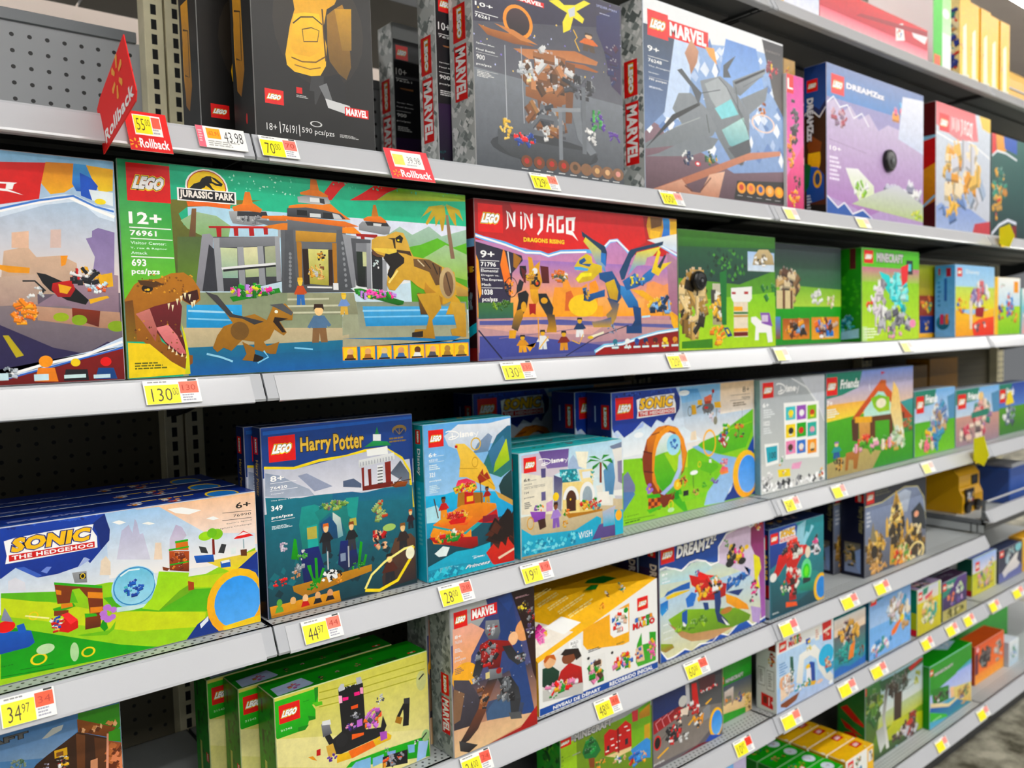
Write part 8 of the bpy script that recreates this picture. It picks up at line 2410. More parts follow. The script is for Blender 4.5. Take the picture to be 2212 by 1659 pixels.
b=toy_box('toy_box',(1.2781, 1.1339, 0.4919),0.2377,0.06,0.1712,('3a3c48', '1c1c48', '1c2c60'),{
'f':"""r|22283c|6a6468|0 0 100 100
p|1c2c64|223c80|-0.3 8.9 45.2 5.5 48.4 33.1 39.4 34.2 -0.9 43.5
p|8a1c28|a82c34|-0.8 37.2 39.5 32.5 44.6 44.6 -1.1 54.5
p|7a7470|8a827c|-1.1 54.5 44.6 44.6 100.7 52.2 100.4 72.8 62 95.9 -1.8 94.5
p|44464c|5a5a5c|45.2 7.1 101.2 14.6 100.6 55.6 59.1 44.4 48.4 33.1
p|7a1830||62 95.9 80.7 98 84.4 110 50.7 121.1 32.9 112.1
l|e8a0a8|1.1|6.4 51.6 3.2 41.4 10.9 37.7
l|e8a0a8|1.1|14.9 50.1 11.7 39.8 19.4 36.1
l|e8a0a8|1.1|23.5 48.5 20.2 38.2 28 34.4
p|c8c8cc||45.2 8.7 50.5 9.3 51.9 39.6 46.5 38.9
p|d82420||54.1 10.8 61.4 12.1 64.6 43.5 55.5 41.2
p|5a2c34||63.3 6.2 89.6 11.7 89.3 30.3 66.7 27.6
s|66.8 25.8 93.1 28.7|f0f0f0 d82428|30|381|2.4
p|8a8c90||70.1 52.6 77.6 49.1 81.4 50.7 81.2 67.6 71.7 68.4
p|e8a020||58.8 60.9 71.9 56.7 69.8 69.3 62.3 74.2
b|62.5 62.6 8.3 10|e8e8e8 3a3c40 e8a020|20|382|1.0
b|55.4 44.5 11 9.9|c81c20 f0f0f0 3a2c30|22|383|1.0
e|d8d8d4||41.3 28.4 6 7.2
p|e8d8c8||37.6 38.3 50.1 38.8 48.1 49.5 39.3 45.6
e|1c1418||5.3 67.1 5 9.5
o|d82028|0.22|5.3 67.1 5 9.5
b|28.4 65.1 12.2 14.6|26242a f0f0f0 d82028 3a383c|40|384|1.0
b|42.3 76.5 8 6.5|f0f0f0 d8d8d8 3a3a3c|14|385|1.0
b|34.8 46.8 5.3 9.7|26242a d82028 f0e0d0|14|386|1.0
l|3a383c|0.7|9.5 65.9 25.1 57.1
p|f0b81c||4.2 85.7 19.5 78.7 20.9 80.7 5.8 87.8
p|f0b81c||47.9 62.6 58 55.6 59.3 57.5 49.7 64.8
p|f0b81c||73.9 45.8 83.4 42.3 84.3 43.5 75.7 48.3
e|f8c010||90.6 78.7 10.9 20.5
e|3a88e0|70b0ec|91.6 79.1 8.5 16.7
p|1c50b0||73.2 97.8 80.8 91.3 100 102 100.1 100.3 80.7 101.4
t|-0.1 91.5 14.1 95.4|pcs/pzs|f0f0f0""",
},'dark racetrack box with black and red racers, hedgehog-series round emblem, fifth shelf',None,0,None)

b=toy_box('toy_box',(1.5582, 1.1639, 0.4919),0.1142,0.07,0.1442,('c8b888', '3a8a20', '3a9a1c'),{
'f':"""r|3a9a1c|2f8a18|0 0 100 38
r|4a5870|8a8870|0 38 100 70
r|e8cca0|d8b888|0 70 100 100
p|3c9a20||0 84 78 90 78 100 0 100
p|2f9a1a||-10.7 23.3 102 14.5 101.7 30.5 17.6 35.1 -11.1 38.7
B|-9.8 21.9 3.1 33.3
c|blockcraft|8.4 27.2 71.1 34.1
p|e8e0d8|8a5a40|4.2 47.5 35.9 44.6 35.4 70.6 29.9 77.1 27.7 58.3 9.3 56.5 8.9 72 3.7 70.7
b|59.6 68.6 16.3 9.5|2a5c9c 4a3a8a e8a020|14|391|1.0
b|86.8 80.5 11.1 18.6|e8c880 c8a060 8a6a40|16|392|1.0
b|17 63.5 12.6 6.2|e89020 c87818|8|393|1.0
m|11.1 101.3 80.7 103.1|1|e8f0e0|1|0.55""",
's':"""r|2f8a18|2a7a14|0 0 100 100""",
},'small pixel-world desert village box at the corner of the fifth shelf, sand and green lid',None,0,None)

b=toy_box('toy_box',(1.6912, 1.1069, 0.4919),0.2586,0.057,0.1781,('cfe0f0', 'e4e6e2', 'd8dcd8'),{
'f':"""r|f0f0ec|e4e8ec|0 0 100 26
r|c8dcf0|b0d0f0|0 22 100 70
r|a0c4ec|b8c8e8|0 66 100 100
p|b8d4f0|c8dcf0|0.5 18 99 18 99 73 0.2 50
p|f4f4f0|dcdcd8|38 32 65 27 76 41 82 61 99 86 99 98 84 85 73 67 68 49 57 40 46 42 43 76 32 70
e|2ab0dc||86 51 14 16
p|1c9ac8||82 66 101 64 100 76 87 79
b|90 64 7 11|d8302c c88a5c e8c8a8 c06040|16|401|1.0
p|a8d0f0||48 48 68 49 70 68 68 82 48 74
p|1c50b0|1848a0|51 55 57 49 65 53 66 82 54 76 58 65 52 58
e|f0c818||53 55 4 4
p|f0f0f4||50 57 58 58 59 79 50 75
p|e8b81c||46 75 68 81 65 86 48 82
p|2c50b0||49 14 57 14 57 22 50 22
e|f0d020||55 19 2.5 2.2
b|57 29 11 4|f4f4f0 e8d858 c8e0f0|10|402|1.0
p|f0d8c0||5 52 22 50 22 80 6 86
e|e8b088||13 61 9 10
b|19 68 13 15|f4f4f4 e8e0e0 d8b8a8|20|403|1.0
p|14604c||22 28 27 30 28 46 26 65 23 64
b|25 49 4 13|14705c f4f4f4|10|404|1.0
p|8a4c30||6 89 38 85 32 94 16 98 6 93
b|43 78 16 7|2aa0c0 f0f0f4 3a9a80|12|405|1.0
e|e8c8b8||74 85 6 2.7
m|4 32 19 51|5|6a94c8|1|0.55
e|f4f8fc||95 95 4 3
B|4 2.6 16 16
c|rainbow_title|20 -0.1 42 14
p|d81c20|c01418|79 0.9 96 1.5 96 31 80 28
p|f0e8d8||81 13 95 10 95 14 81 17
b|88 22 6 5|c8884c f0e0d0|6|406|1.0
p|f0ece4||66 3 74 4 74 23 66 22
m|67 7 73 20|4|c88a80|1|0.55""",
's':"""r|e6e8e4|dcdfda|0 0 100 100
r|8a1c1c||62 2 98 14
b|78 26 16 12|a81c1c 3a8a2c e8c020 c85a1c|14|407|1.0
r|8a8a80||8 40 44 66
r|e4e6e2||10 41 42 65
m|16 44 36 62|6|8a8a80|1|0.55
r|8a8a80||52 42 90 70
r|e4e6e2||54 43 88 69
m|60 46 82 66|6|8a8a80|1|0.55
p|d81c18||24 76 84 78 84 84 74 86 84 90 84 96 24 94
r|7a2c1c||34 80 54 90
r|f0e8e0||62 80 66 92""",
},'white-sided box with a blue and yellow brick bird under a snow arch',None,0,None)

b=toy_box('toy_box',(1.9763, 1.1219, 0.4919),0.1667,0.06,0.1568,('3a9a9c', '2a8a8c', '3aa0a0'),{
'f':"""r|e0dcd8|e8d0b8|0 0 100 30
r|6a6a70|2a8a8c|0 30 100 70
r|2a9aa4|3a80b8|0 66 100 100
b|46 30 34 22|5a2c34 a83044 e8e0d8 3a2c3c e0b060|40|411|1.0
b|40 66 40 16|1c8a8a 2aa8a0 146a78|34|412|1.0
p|e8882c||50 56 66 50 60 78 44 80
b|86 80 12 18|6a4038 8a5c48 2a8a8c|12|413|1.0
p|3a70c0||0 88 20 84 50 92 100 86 100 100 0 100""",
},'teal fantasy box with a brown-haired doll picture, between the snow-arch box and the winged-horse box',None,0,None)

b=toy_box('toy_box',(2.1519, 1.1159, 0.4919),0.2421,0.065,0.1833,('8ab0e0', '1c6a8c', '7a9ac8'),{
'f':"""r|6a9cd4|a8c4e8|0 0 100 50
r|7ab0e8|8ab8f0|0 50 100 100
p|f4f0ec|d8e4e8|44 30 60 20 80 26 90 40 80 60 60 58 50 50
p|1c7a80||46 32 54 30 56 56 48 60
e|f0d818||74 56 10 7
p|f08018||52 70 70 56 76 60 62 76 52 78
b|64 34 24 22|f4f0ec d8c8d0 a89070 c8d8e8|36|421|1.0
b|30 84 26 12|f0f0f4 3a88c8 e8a0c0 2a9a90|26|422|1.0
b|86 50 12 34|3a9ac8 e8e0d0 c8a070|20|423|1.0
B|2 4 16 16
p|1c7a7c||0 0 40 0 30 10 0 14
B|3 3 16 14
b|10 92 10 8|d82444 3a88c8|8|424|1.0""",
},'light blue box with a white winged horse and an orange oval',None,0,None)

b=toy_box('toy_box',(2.4263, 1.1119, 0.4919),0.1599,0.05,0.1406,('c8cc5c', '1c8a70', 'c8b0c8'),{
'f':"""r|c8cce0|e0d8c0|0 0 100 30
r|d8cc4c|c8c020|0 30 100 100
B|4 6 20 24
p|1c8a70||22 2 46 0 40 14 22 16
b|50 56 30 34|e8d8a8 a8c030 5ab0a0 e0b078 f0e8d0|50|431|1.0
r|c8d820||88 0 96 60
b|30 70 14 10|6a4c40 f0f0e0|10|432|1.0
p|e06070||30 20 64 12 60 20 34 28""",
's':"""r|1c8a70||0 0 100 50
r|c0cc28||0 50 100 86
r|d81844||0 86 100 100""",
't':"""r|a898c0|c0b0d0|0 0 100 100
b|40 50 36 40|f0f0f0 3a2c34 e8a0a0 8a6a9c 2a6a5c|30|433|1.0""",
},'small yellow-green box with a tree-house scene, its lid crowded with pictures, fifth shelf',None,0,None)

b=toy_box('toy_box',(2.6005, 1.1139, 0.4919),0.1749,0.05,0.1251,('4a2c70', '2a5c50', '5a3c60'),{
'f':"""r|5a3c8a|34245c|0 0 100 72
r|b0a86c|c0b878|0 72 100 100
p|1c8a78||14 0 60 0 20 36 0 40 0 10
B|0 4 14 22
b|34 44 16 16|f09068 f0a880 e87858|12|441|1.0
b|70 30 20 16|c8e0b0 e8f0e8 8ab89c|14|442|1.0
b|60 62 30 10|3a4c9c d8b0d8 6a4ca0|14|443|1.0
b|50 86 46 10|a8a050 d0c890 8a7a4c 5a5c2c|30|444|1.0
t|16 8 44 20|Friends|f0ece0|()|0.05|0.04""",
't':"""r|4a3450||0 0 100 100
b|50 50 30 20|8a8a9c 5a4a60|10|445|1.0""",
},'small purple night-scene box with a glowing orange ball, fifth shelf',None,0,None)
copy_tree(b,(2.6145,1.1669,0.4919),'second purple night-scene box behind the glowing-ball one',None,skip=())

b=toy_box('toy_box',(2.9184, 1.1539, 0.4919),0.2014,0.05,0.1299,('b8c43c', '1c6a50', '6a7ab0'),{
'f':"""r|9ab8ec|e0dce8|0 0 100 40
p|c8d018|d0c850|0 60 60 34 100 30 100 100 0 100
B|12 12 28 36
b|50 64 40 26|d8c020 c8b0a0 3a7a8c e8a0a0 a8c010|34|451|1.0
b|76 30 16 16|e8b030 f0f0f0 5a80c0|14|452|1.0
r|c8c890||92 30 100 100""",
's':"""r|125a4c||0 0 100 44
r|b0b81c||0 44 100 84
r|b01c34||0 84 100 100""",
},'small yellow-green box with a pale blue sky corner beside the night-blue creature box, fifth shelf',None,0,None)

b=toy_box('toy_box',(3.1292, 1.1499, 0.4919),0.2129,0.05,0.118,('2c3454', '1c2440', '3a4464'),{
'f':"""r|26344c|3a3c5c|0 0 100 70
r|5a649c|6a70a8|0 70 100 100
B|4 2 20 22
p|e4e0dc|d0ccd0|14 70 40 50 70 30 84 26 78 50 92 66 80 76 40 80 24 90
b|50 20 26 14|c8d0d0 8ab0c0 a8b8b8|12|461|1.0
e|a8bcc8||36 36 8 14
e|88c8d0||84 10 14 14""",
},'small night-blue box with a big white creature, near the right edge of the fifth shelf',None,0,None)

b=toy_box('toy_box',(3.35, 1.1499, 0.4919),0.15,0.05,0.125,('e0b850', 'd0a018', 'e8b020'),{
'f':"""r|e8c060|d0a040|0 0 100 100
b|40 60 30 26|e8e0d0 e89020 f0c830|20|462|1.0""",
},'yellow box cut by the right frame edge, end of the fifth shelf',None,0,None)

b=toy_box('toy_box',(2.213, 1.1599, 0.1489),0.357,0.085,0.2352,('8aa8a0', '0f6a3c', '3a8a4c'),{
'f':"""r|a8ccd8|d8dcd8|0 0 100 45
r|b8c8a0|c8cc40|0 45 100 70
r|7aa028|1c4420|0 66 100 100
p|3a7a3c|5a6a28|0 0 26 0 24 30 20 60 10 80 0 90
b|14 30 14 24|2f6a30 5a8a3c 3a5a28 8aa04a|50|471|1.0
p|2c5c40|3a6a40|22 1.5 52 3 100 2.2 100 9 57 14 27 16
p|c82818||78 11 100 4 100 2.2 94 0.8 73 5
p|4a3428|3a2820|48 24 62 31 60 81 52 83 47 74
l|3a2c24|1.1|54 37 42 17 37 4
l|3a2c24|1.1|57 34 62 22 78 22
l|3a2c24|0.9|54 29 52 14 57 8
l|3a2c24|0.7|60 30 73 32 84 30
l|3a2c24|0.8|49 24 39 20 29 9
b|54 19 21 14|3a3028 4a4030 5a6a60|36|472|1.0
b|90 25 7 11|c8c828 a8b020|12|473|1.0
p|c8cc20|a0b020|34 71 47 64 73 67 100 75 101 124 37 85
p|4a4c48|e8e8e4|27 48 34 7 38 11 32 52 39 94 34 94
p|a8aca8|d8dcd8|17 62 29 61 34 84 24 94 20 79
b|78 84 16 17|6a3434 a83c30 3a2c34 c8c8d0 5a5060|44|474|1.0
e|c84a40||76 79 6 4
b|55 86 13 8|5a3c34 d8d0d0 3a2820|18|475|1.0
b|52 104 4 10|8ab0b8 e8d890|10|476|1.0
p|f0c010||60 102 95 100 96 111 62 116
b|78 108 16 6|f8d020 e0b010|14|477|1.0
B|-10 0.7 1.9 10
m|-10 18 0.7 44|6|b0d8c0|1|0.55""",
's':"""r|0f6a3c|1c8a3a|0 0 100 100
p|c8201c||10 34 34 28 96 46 96 50 60 46
p|c8201c||10 48 40 52 92 62 30 58
p|b81c1c||20 64 60 60 94 70 50 72
p|3a9a2c||0 70 100 66 100 100 0 100""",
},'tall box with a bare dark tree and red claw marks on its green side',None,0,None)

b=toy_box('toy_box',(2.572, 1.1389, 0.1489),0.3075,0.085,0.2017,('5aa8c8', '2a8a14', '3aa818'),{
'f':"""p|3aa014|2f8a10|0 0 100 0 100 26 60 34 20 42 0 46
r|a8b8f0|c8d0f0|0 34 100 70
p|3c9a14||0 0 100 0 100 24 70 30 60 36 20 42 0 46
p|0f8a2c|0c7024|2.7 37 44 47 44 70 26 68 7 61
p|f0c8a0||46 52 57 55 57 72 49 72
p|e8d890|d8b870|56 56 103 66 101 101 84 95 57 74
p|f0dcb0||1.3 58 19 66 43 77 64 76 67 79 44 83 20 73 1.3 66
p|1c60b8|1c8a9c|1.3 65 44 83 67 82 100 103 100 113 45 99 38 98 -0.1 73
p|4ab81c||-1.6 72 38 92 42 98 -0 88
b|26 57 19 8|1c8a2c 3a9a3c 7a3c28 202c20|30|481|1.0
b|80 74 17 9|e8d890 c8a060 8a5c40 3a8a5c|30|482|1.0
b|74 82 8 4|2050c0 1c3ca0 f0e8d0|16|483|1.0
b|82 93 10 4|d8a050 e8b868|10|484|1.0
e|e8e8e8||19 61 2.2 2.6
B|-0.4 5 7 15
c|blockcraft|10 14 54 19
m|7 88 34 91|2|d0f0c0|1|0.55""",
't':"""r|2a8a14|3cb01c|0 0 100 100
p|b0d0e0||50 30 86 20 92 50 60 70
b|66 44 14 14|8ab0c8 e8f0f4|6|485|1.0""",
},'pixel-world turtle-beach box with glossy green lid and sand bay, bottom shelf','turtle-beach pixel-world boxes',0,None)

b=toy_box('toy_box',(3.0098, 1.1789, 0.1489),0.2527,0.07,0.1382,('e8782c', 'b84a18', 'e06a2c'),{
'f':"""r|e06424|f08020|0 0 100 74
r|f0961c|f0a828|0 74 100 100
e|d82028||6 10 8 14
e|f0c8c8||8 10 4 7
b|34 40 22 30|2c2428 6a5c5c d8d8d8 8a9a98 3a2c2c|36|491|1.0
b|80 46 14 30|d8d0c8 5a5450 a8a8a0|18|492|1.0
r|6a2040||0 20 10 74""",
},'orange box with dark and grey machine pictures beside the turtle-beach box',None,0,None)

b=toy_box('toy_box',(3.1379, 1.2939, 0.1489),0.4784,0.12,0.13,('3aa014', '2a8a14', '3aa01c'),{
'f':"""r|3aa818|2f8a14|0 0 100 100
c|blockcraft|4 40 44 70|8a8c80""",
't':"""r|2a7a14||0 0 100 100
e|d0dce0||76 70 16 22""",
},'long glossy green box lying behind the orange one, pale label on its lid, bottom shelf',None,0,None)

b=toy_box('toy_box',(2.022, 1.1139, 0.1489),0.15,0.052,0.104,('f4f4f0', 'd8a810', 'f0bc10'),{
'f':"""r|f4f4f0|e8f0f0|0 0 76 100
B|6 5 26 30
b|46 18 14 14|8a5a30 e8b020 3a8a3c|10|501|1.0
b|44 60 28 26|3a8ab8 6ab0d0 2a8a5c|16|511|1.0
r|f0c020||76 0 100 100
r|e8e8e8||80 10 96 40
b|88 26 8 14|3a3a3a 8a6a30|6|505|1.0""",
't':"""r|f0bc10|f8c818|0 0 100 100
r|d8181c||62 14 86 62
t|66 26 82 50|LEGO|ffffff|()|0.1|0.05
l|d8a010|1.5|0 96 100 96
r|f0f0e8||0 70 4 90
e|f8e8c0||80 84 2 5""",
's':"""r|e0ac10||0 0 100 100
b|50 36 26 20|8a6a20 3a3a3a e8e8e8|8|521|1.0""",
},'front yellow lidded box of its row, white front with a parrot picture, bottom shelf','yellow figure-set boxes',0,None)

b=toy_box('toy_box',(2.016, 1.1674, 0.1489),0.153,0.052,0.104,('f4f4f0', 'd8a810', 'f0bc10'),{
'f':"""r|f4f4f0|e8f0f0|0 0 76 100
B|6 5 26 30
b|46 18 14 14|8a5a30 e8b020 3a8a3c|10|502|1.0
b|44 60 28 26|3a8ab8 6ab0d0 2a8a5c|16|512|1.0
r|f0c020||76 0 100 100
r|e8e8e8||80 10 96 40
b|88 26 8 14|3a3a3a 8a6a30|6|506|1.0""",
't':"""r|f0bc10|f8c818|0 0 100 100
r|d8181c||62 14 86 62
t|66 26 82 50|LEGO|ffffff|()|0.1|0.05
l|d8a010|1.5|0 96 100 96
r|f0f0e8||0 70 4 90
e|f8e8c0||80 84 2 5""",
's':"""r|e0ac10||0 0 100 100
b|50 36 26 20|8a6a20 3a3a3a e8e8e8|8|522|1.0""",
},'second yellow lidded box from the front in its row on the bottom shelf','yellow figure-set boxes',0,None)

b=toy_box('toy_box',(2.011, 1.2209, 0.1489),0.155,0.052,0.104,('f4f4f0', 'd8a810', 'f0bc10'),{
'f':"""r|f4f4f0|e8f0f0|0 0 76 100
B|6 5 26 30
b|46 18 14 14|8a5a30 e8b020 3a8a3c|10|503|1.0
b|44 60 28 26|3a8ab8 6ab0d0 2a8a5c|16|513|1.0
r|f0c020||76 0 100 100
r|e8e8e8||80 10 96 40
b|88 26 8 14|3a3a3a 8a6a30|6|507|1.0""",
't':"""r|f0bc10|f8c818|0 0 100 100
r|d8181c||62 14 86 62
t|66 26 82 50|LEGO|ffffff|()|0.1|0.05
l|d8a010|1.5|0 96 100 96
r|f0f0e8||0 70 4 90
e|f8e8c0||80 84 2 5""",
's':"""r|e0ac10||0 0 100 100
b|50 36 26 20|8a6a20 3a3a3a e8e8e8|8|523|1.0""",
},'third yellow lidded box from the front in its row on the bottom shelf','yellow figure-set boxes',0,None)

b=toy_box('toy_box',(2.0075, 1.2744, 0.1489),0.1555,0.052,0.104,('f4f4f0', 'd8a810', 'f0bc10'),{
'f':"""r|f4f4f0|e8f0f0|0 0 76 100
B|6 5 26 30
b|46 18 14 14|8a5a30 e8b020 3a8a3c|10|504|1.0
b|44 60 28 26|3a8ab8 6ab0d0 2a8a5c|16|514|1.0
r|f0c020||76 0 100 100
r|e8e8e8||80 10 96 40
b|88 26 8 14|3a3a3a 8a6a30|6|508|1.0""",
't':"""r|f0bc10|f8c818|0 0 100 100
r|d8181c||62 14 86 62
t|66 26 82 50|LEGO|ffffff|()|0.1|0.05
l|d8a010|1.5|0 96 100 96
r|f0f0e8||0 70 4 90
e|f8e8c0||80 84 2 5""",
's':"""r|e0ac10||0 0 100 100
b|50 36 26 20|8a6a20 3a3a3a e8e8e8|8|524|1.0""",
},'rearmost yellow lidded box of its row, in the shade of the rail above','yellow figure-set boxes',0,None)

b=toy_box('toy_box',(1.862, 1.1159, 0.1489),0.15,0.052,0.1,('2f9a14', '2a8a14', '38b01c'),{
'f':"""r|3aa81c|2f9a18|0 0 100 100
B|5 5 28 30""",
't':"""r|38b41c|30a418|0 0 100 100
e|dce6f0||78 50 13 34
b|78 50 5 12|c87850 5a6a9c|4|531|1.0
b|30 40 14 20|d88a6c 2a3a20 e8b020 2a6ab0|8|536|1.0
b|52 60 10 20|1c3c18 e8a020|6|541|1.0
e|d84a3c||14 70 6 18
e|f0f0f0||14 70 5 13
e|d84a3c||40 80 6 16
e|f0f0f0||40 80 4 11""",
},'front small green lidded box, two round red-ringed badges on its lid','small green figure-set boxes',0,None)

b=toy_box('toy_box',(1.86, 1.1694, 0.1489),0.149,0.052,0.1,('2f9a14', '2a8a14', '38b01c'),{
'f':"""r|3aa81c|2f9a18|0 0 100 100
B|5 5 28 30""",
't':"""r|38b41c|30a418|0 0 100 100
e|dce6f0||78 50 13 34
b|78 50 5 12|c87850 5a6a9c|4|532|1.0
b|30 40 14 20|d88a6c 2a3a20 e8b020 2a6ab0|8|537|1.0
b|52 60 10 20|1c3c18 e8a020|6|542|1.0
e|d84a3c||14 70 6 18
e|f0f0f0||14 70 5 13
e|d84a3c||40 80 6 16
e|f0f0f0||40 80 4 11""",
},'second small green lidded box from the front, white oval picture on its lid','small green figure-set boxes',0,None)

b=toy_box('toy_box',(1.858, 1.2229, 0.1489),0.147,0.052,0.1,('2f9a14', '2a8a14', '38b01c'),{
'f':"""r|3aa81c|2f9a18|0 0 100 100
B|5 5 28 30""",
't':"""r|38b41c|30a418|0 0 100 100
e|dce6f0||78 50 13 34
b|78 50 5 12|c87850 5a6a9c|4|533|1.0
b|30 40 14 20|d88a6c 2a3a20 e8b020 2a6ab0|8|538|1.0
b|52 60 10 20|1c3c18 e8a020|6|543|1.0""",
},'third small green lidded box from the front, blue tinted oval on its lid','small green figure-set boxes',0,None)

b=toy_box('toy_box',(1.856, 1.2764, 0.1489),0.1495,0.052,0.1,('2f9a14', '2a8a14', '38b01c'),{
'f':"""r|3aa81c|2f9a18|0 0 100 100
B|5 5 28 30""",
't':"""r|38b41c|30a418|0 0 100 100
e|dce6f0||78 50 13 34
b|78 50 5 12|c87850 5a6a9c|4|534|1.0
b|30 40 14 20|d88a6c 2a3a20 e8b020 2a6ab0|8|539|1.0
b|52 60 10 20|1c3c18 e8a020|6|544|1.0""",
},'fourth small green lidded box from the front, mostly shaded','small green figure-set boxes',0,None)

b=toy_box('toy_box',(1.854, 1.3299, 0.1489),0.15,0.052,0.1,('2f9a14', '2a8a14', '38b01c'),{
'f':"""r|3aa81c|2f9a18|0 0 100 100
B|5 5 28 30""",
't':"""r|38b41c|30a418|0 0 100 100
e|dce6f0||78 50 13 34
b|78 50 5 12|c87850 5a6a9c|4|535|1.0
b|30 40 14 20|d88a6c 2a3a20 e8b020 2a6ab0|8|540|1.0
b|52 60 10 20|1c3c18 e8a020|6|545|1.0""",
},'rearmost small green lidded box, darkest of its row','small green figure-set boxes',0,None)

b=toy_box('toy_box',(1.4578, 1.1179, 0.1489),0.1247,0.1,0.2766,('a8c0e8', '8aa0d0', 'c0d0f0'),{
'f':"""r|6aa0e8|c8c8e0|0 0 100 100
p|8ac0f4||0 0 100 0 100 10 0 20
p|d0c8e8||60 0 100 0 100 60 70 40
b|60 14 10 10|f0d048 e8e8f0 3a80d0|12|551|1.0""",
},'pale blue box standing at the bottom edge of the picture on the lowest shelf',None,0,None)

b=toy_box('toy_box',(3.27, 1.1639, 0.1489),0.09,0.06,0.09,('d8e4ec', 'c0ccd8', 'e0e8f0'),{
'f':"""r|e8eef0|b8ccdc|0 0 100 100
b|50 50 34 30|f4f4f4 7aa0c8 d8e4f0 5a9a80|20|561|1.0""",
},'small white and pale blue box at the far end of the bottom shelf',None,0,None)

b=toy_box('toy_box',(1.9233, 1.1239, 2.1739),0.5845,0.22,0.0985,('d83444', 'b8202c', 'c02838'),{
'f':"""r|d8243c|c83044|0 0 100 60
r|e86a7c|f0c0c8|0 60 100 100
p|f0f0f0||67 24 74 11 76 58 67 69
b|71 43 2.8 14|f0c8a0 5a8a5c e87060 5a6ab0|10|601|1.0
p|f0e8ec||82 19 88 23 100 19 97 44 85 37
p|a82438||34 36 100 4 100 19 30 47""",
},'long red board-game tray on the highest shelf',None,0,None)

b=toy_box('toy_box',(2.05, 1.3489, 2.1739),0.9,0.14,0.27,('f4e8e4', 'f0f0f0', 'e8e8e8'),{
'f':"""r|f8f4f2|fbfbfa|0 0 100 100
l|e8707c|3.0|0 100 8 0
l|e8707c|3.0|12 100 20 0
l|e8707c|3.0|24 100 32 0
l|e8707c|3.0|36 100 44 0
l|e8707c|3.0|48 100 56 0
l|e8707c|3.0|60 100 68 0
l|e8707c|3.0|72 100 80 0
l|e8707c|3.0|84 100 92 0
l|e8707c|3.0|96 100 104 0
l|e8707c|3.0|0 40 100 30
b|40 50 40 20|f8c8c8 8ad0a0 a8b8e0 f0f0f0 f0d8a8|26|602|1.0
p|5ac07a||46 60 60 50 60 80""",
},'tall white game box with red zigzag lines standing behind the red tray, highest shelf',None,0,None)

b=toy_box('toy_box',(2.565, 1.1339, 2.1739),0.12,0.2,0.3,('58b82c', 'e8f0e8', '4aa82c'),{
'f':"""r|5ad020|4ac018|0 0 50 100
r|90e060|d0f0c8|50 0 100 60
r|f0f4f0||50 60 100 100
e|f0e8f0||70 40 20 5
r|e86a20||4 84 40 96""",
's':"""r|fbfbfb||0 0 100 100
r|2a6ac0||60 84 80 96""",
},'green and white upright game box, highest shelf, left of the yellow packs',None,0,None)

b=toy_box('toy_box',(2.748, 1.1339, 2.1739),0.076,0.05,0.262,('f8c010', 'f0b810', 'f0c030'),{
'f':"""r|f8c010|fcd020|0 0 100 100
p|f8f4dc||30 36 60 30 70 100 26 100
r|e8e4d0||50 90 90 98
b|20 60 10 10|e89018 f0c830|5|611|1.0""",
's':"""r|f0d8a0||0 0 100 100
b|50 50 44 48|2a3a9c e8b060 1c8a7c d84a2c c89060 3a3c8c f0e0c0|40|620|1.0""",
},'upright yellow pack with a column of small dark pictures down its side','upright yellow packs on the highest shelf',0,None)  # cream strip on each yellow pack front is glare painted in

b=toy_box('toy_box',(2.8265, 1.1379, 2.1739),0.076,0.05,0.259,('f8c010', 'f0b810', 'f0c030'),{
'f':"""r|f8c010|fcd020|0 0 100 100
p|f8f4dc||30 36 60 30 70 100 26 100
r|e8e4d0||50 90 90 98
b|20 60 10 10|e89018 f0c830|5|612|1.0""",
},'second yellow pack on the highest shelf, painted white glare strip','upright yellow packs on the highest shelf',0,None)

b=toy_box('toy_box',(2.905, 1.1339, 2.1739),0.076,0.05,0.256,('f8c010', 'f0b810', 'f0c030'),{
'f':"""r|f8c010|fcd020|0 0 100 100
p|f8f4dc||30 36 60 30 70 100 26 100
r|e8e4d0||50 90 90 98
b|20 60 10 10|e89018 f0c830|5|613|1.0""",
},'third yellow pack on the highest shelf','upright yellow packs on the highest shelf',0,None)

b=toy_box('toy_box',(2.9835, 1.1379, 2.1739),0.076,0.05,0.253,('f8c010', 'f0b810', 'f0c030'),{
'f':"""r|f8c010|fcd020|0 0 100 100
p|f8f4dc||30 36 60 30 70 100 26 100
r|e8e4d0||50 90 90 98
b|20 60 10 10|e89018 f0c830|5|614|1.0""",
},'fourth yellow pack on the highest shelf','upright yellow packs on the highest shelf',0,None)

b=toy_box('toy_box',(3.062, 1.1339, 2.1739),0.076,0.05,0.25,('f8c010', 'f0b810', 'f0c030'),{
'f':"""r|f8c010|fcd020|0 0 100 100
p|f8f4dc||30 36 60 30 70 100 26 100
r|e8e4d0||50 90 90 98
b|20 60 10 10|e89018 f0c830|5|615|1.0""",
},'last of the yellow packs on the highest shelf','upright yellow packs on the highest shelf',0,None)

b=toy_box('toy_box',(1.6862, 1.1239, 2.1739),0.2351,0.1,0.09,('c83060', 'c8c8f0', 'e0b040'),{
'f':"""r|b8c8f0|f0f0f8|0 0 100 100
r|f0c878||0 0 34 100
b|70 30 24 24|c81c3c 8a1c4c 5a6ae0|12|621|1.0""",
},'low tray with blue and crimson print left of the red tray, highest shelf',None,0,None)

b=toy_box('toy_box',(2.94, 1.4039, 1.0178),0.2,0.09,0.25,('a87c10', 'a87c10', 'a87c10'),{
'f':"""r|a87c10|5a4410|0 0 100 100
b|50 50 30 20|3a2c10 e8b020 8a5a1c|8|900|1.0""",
},'dim yellow box far back on the third shelf, behind the tent-picture box',None,0,None)

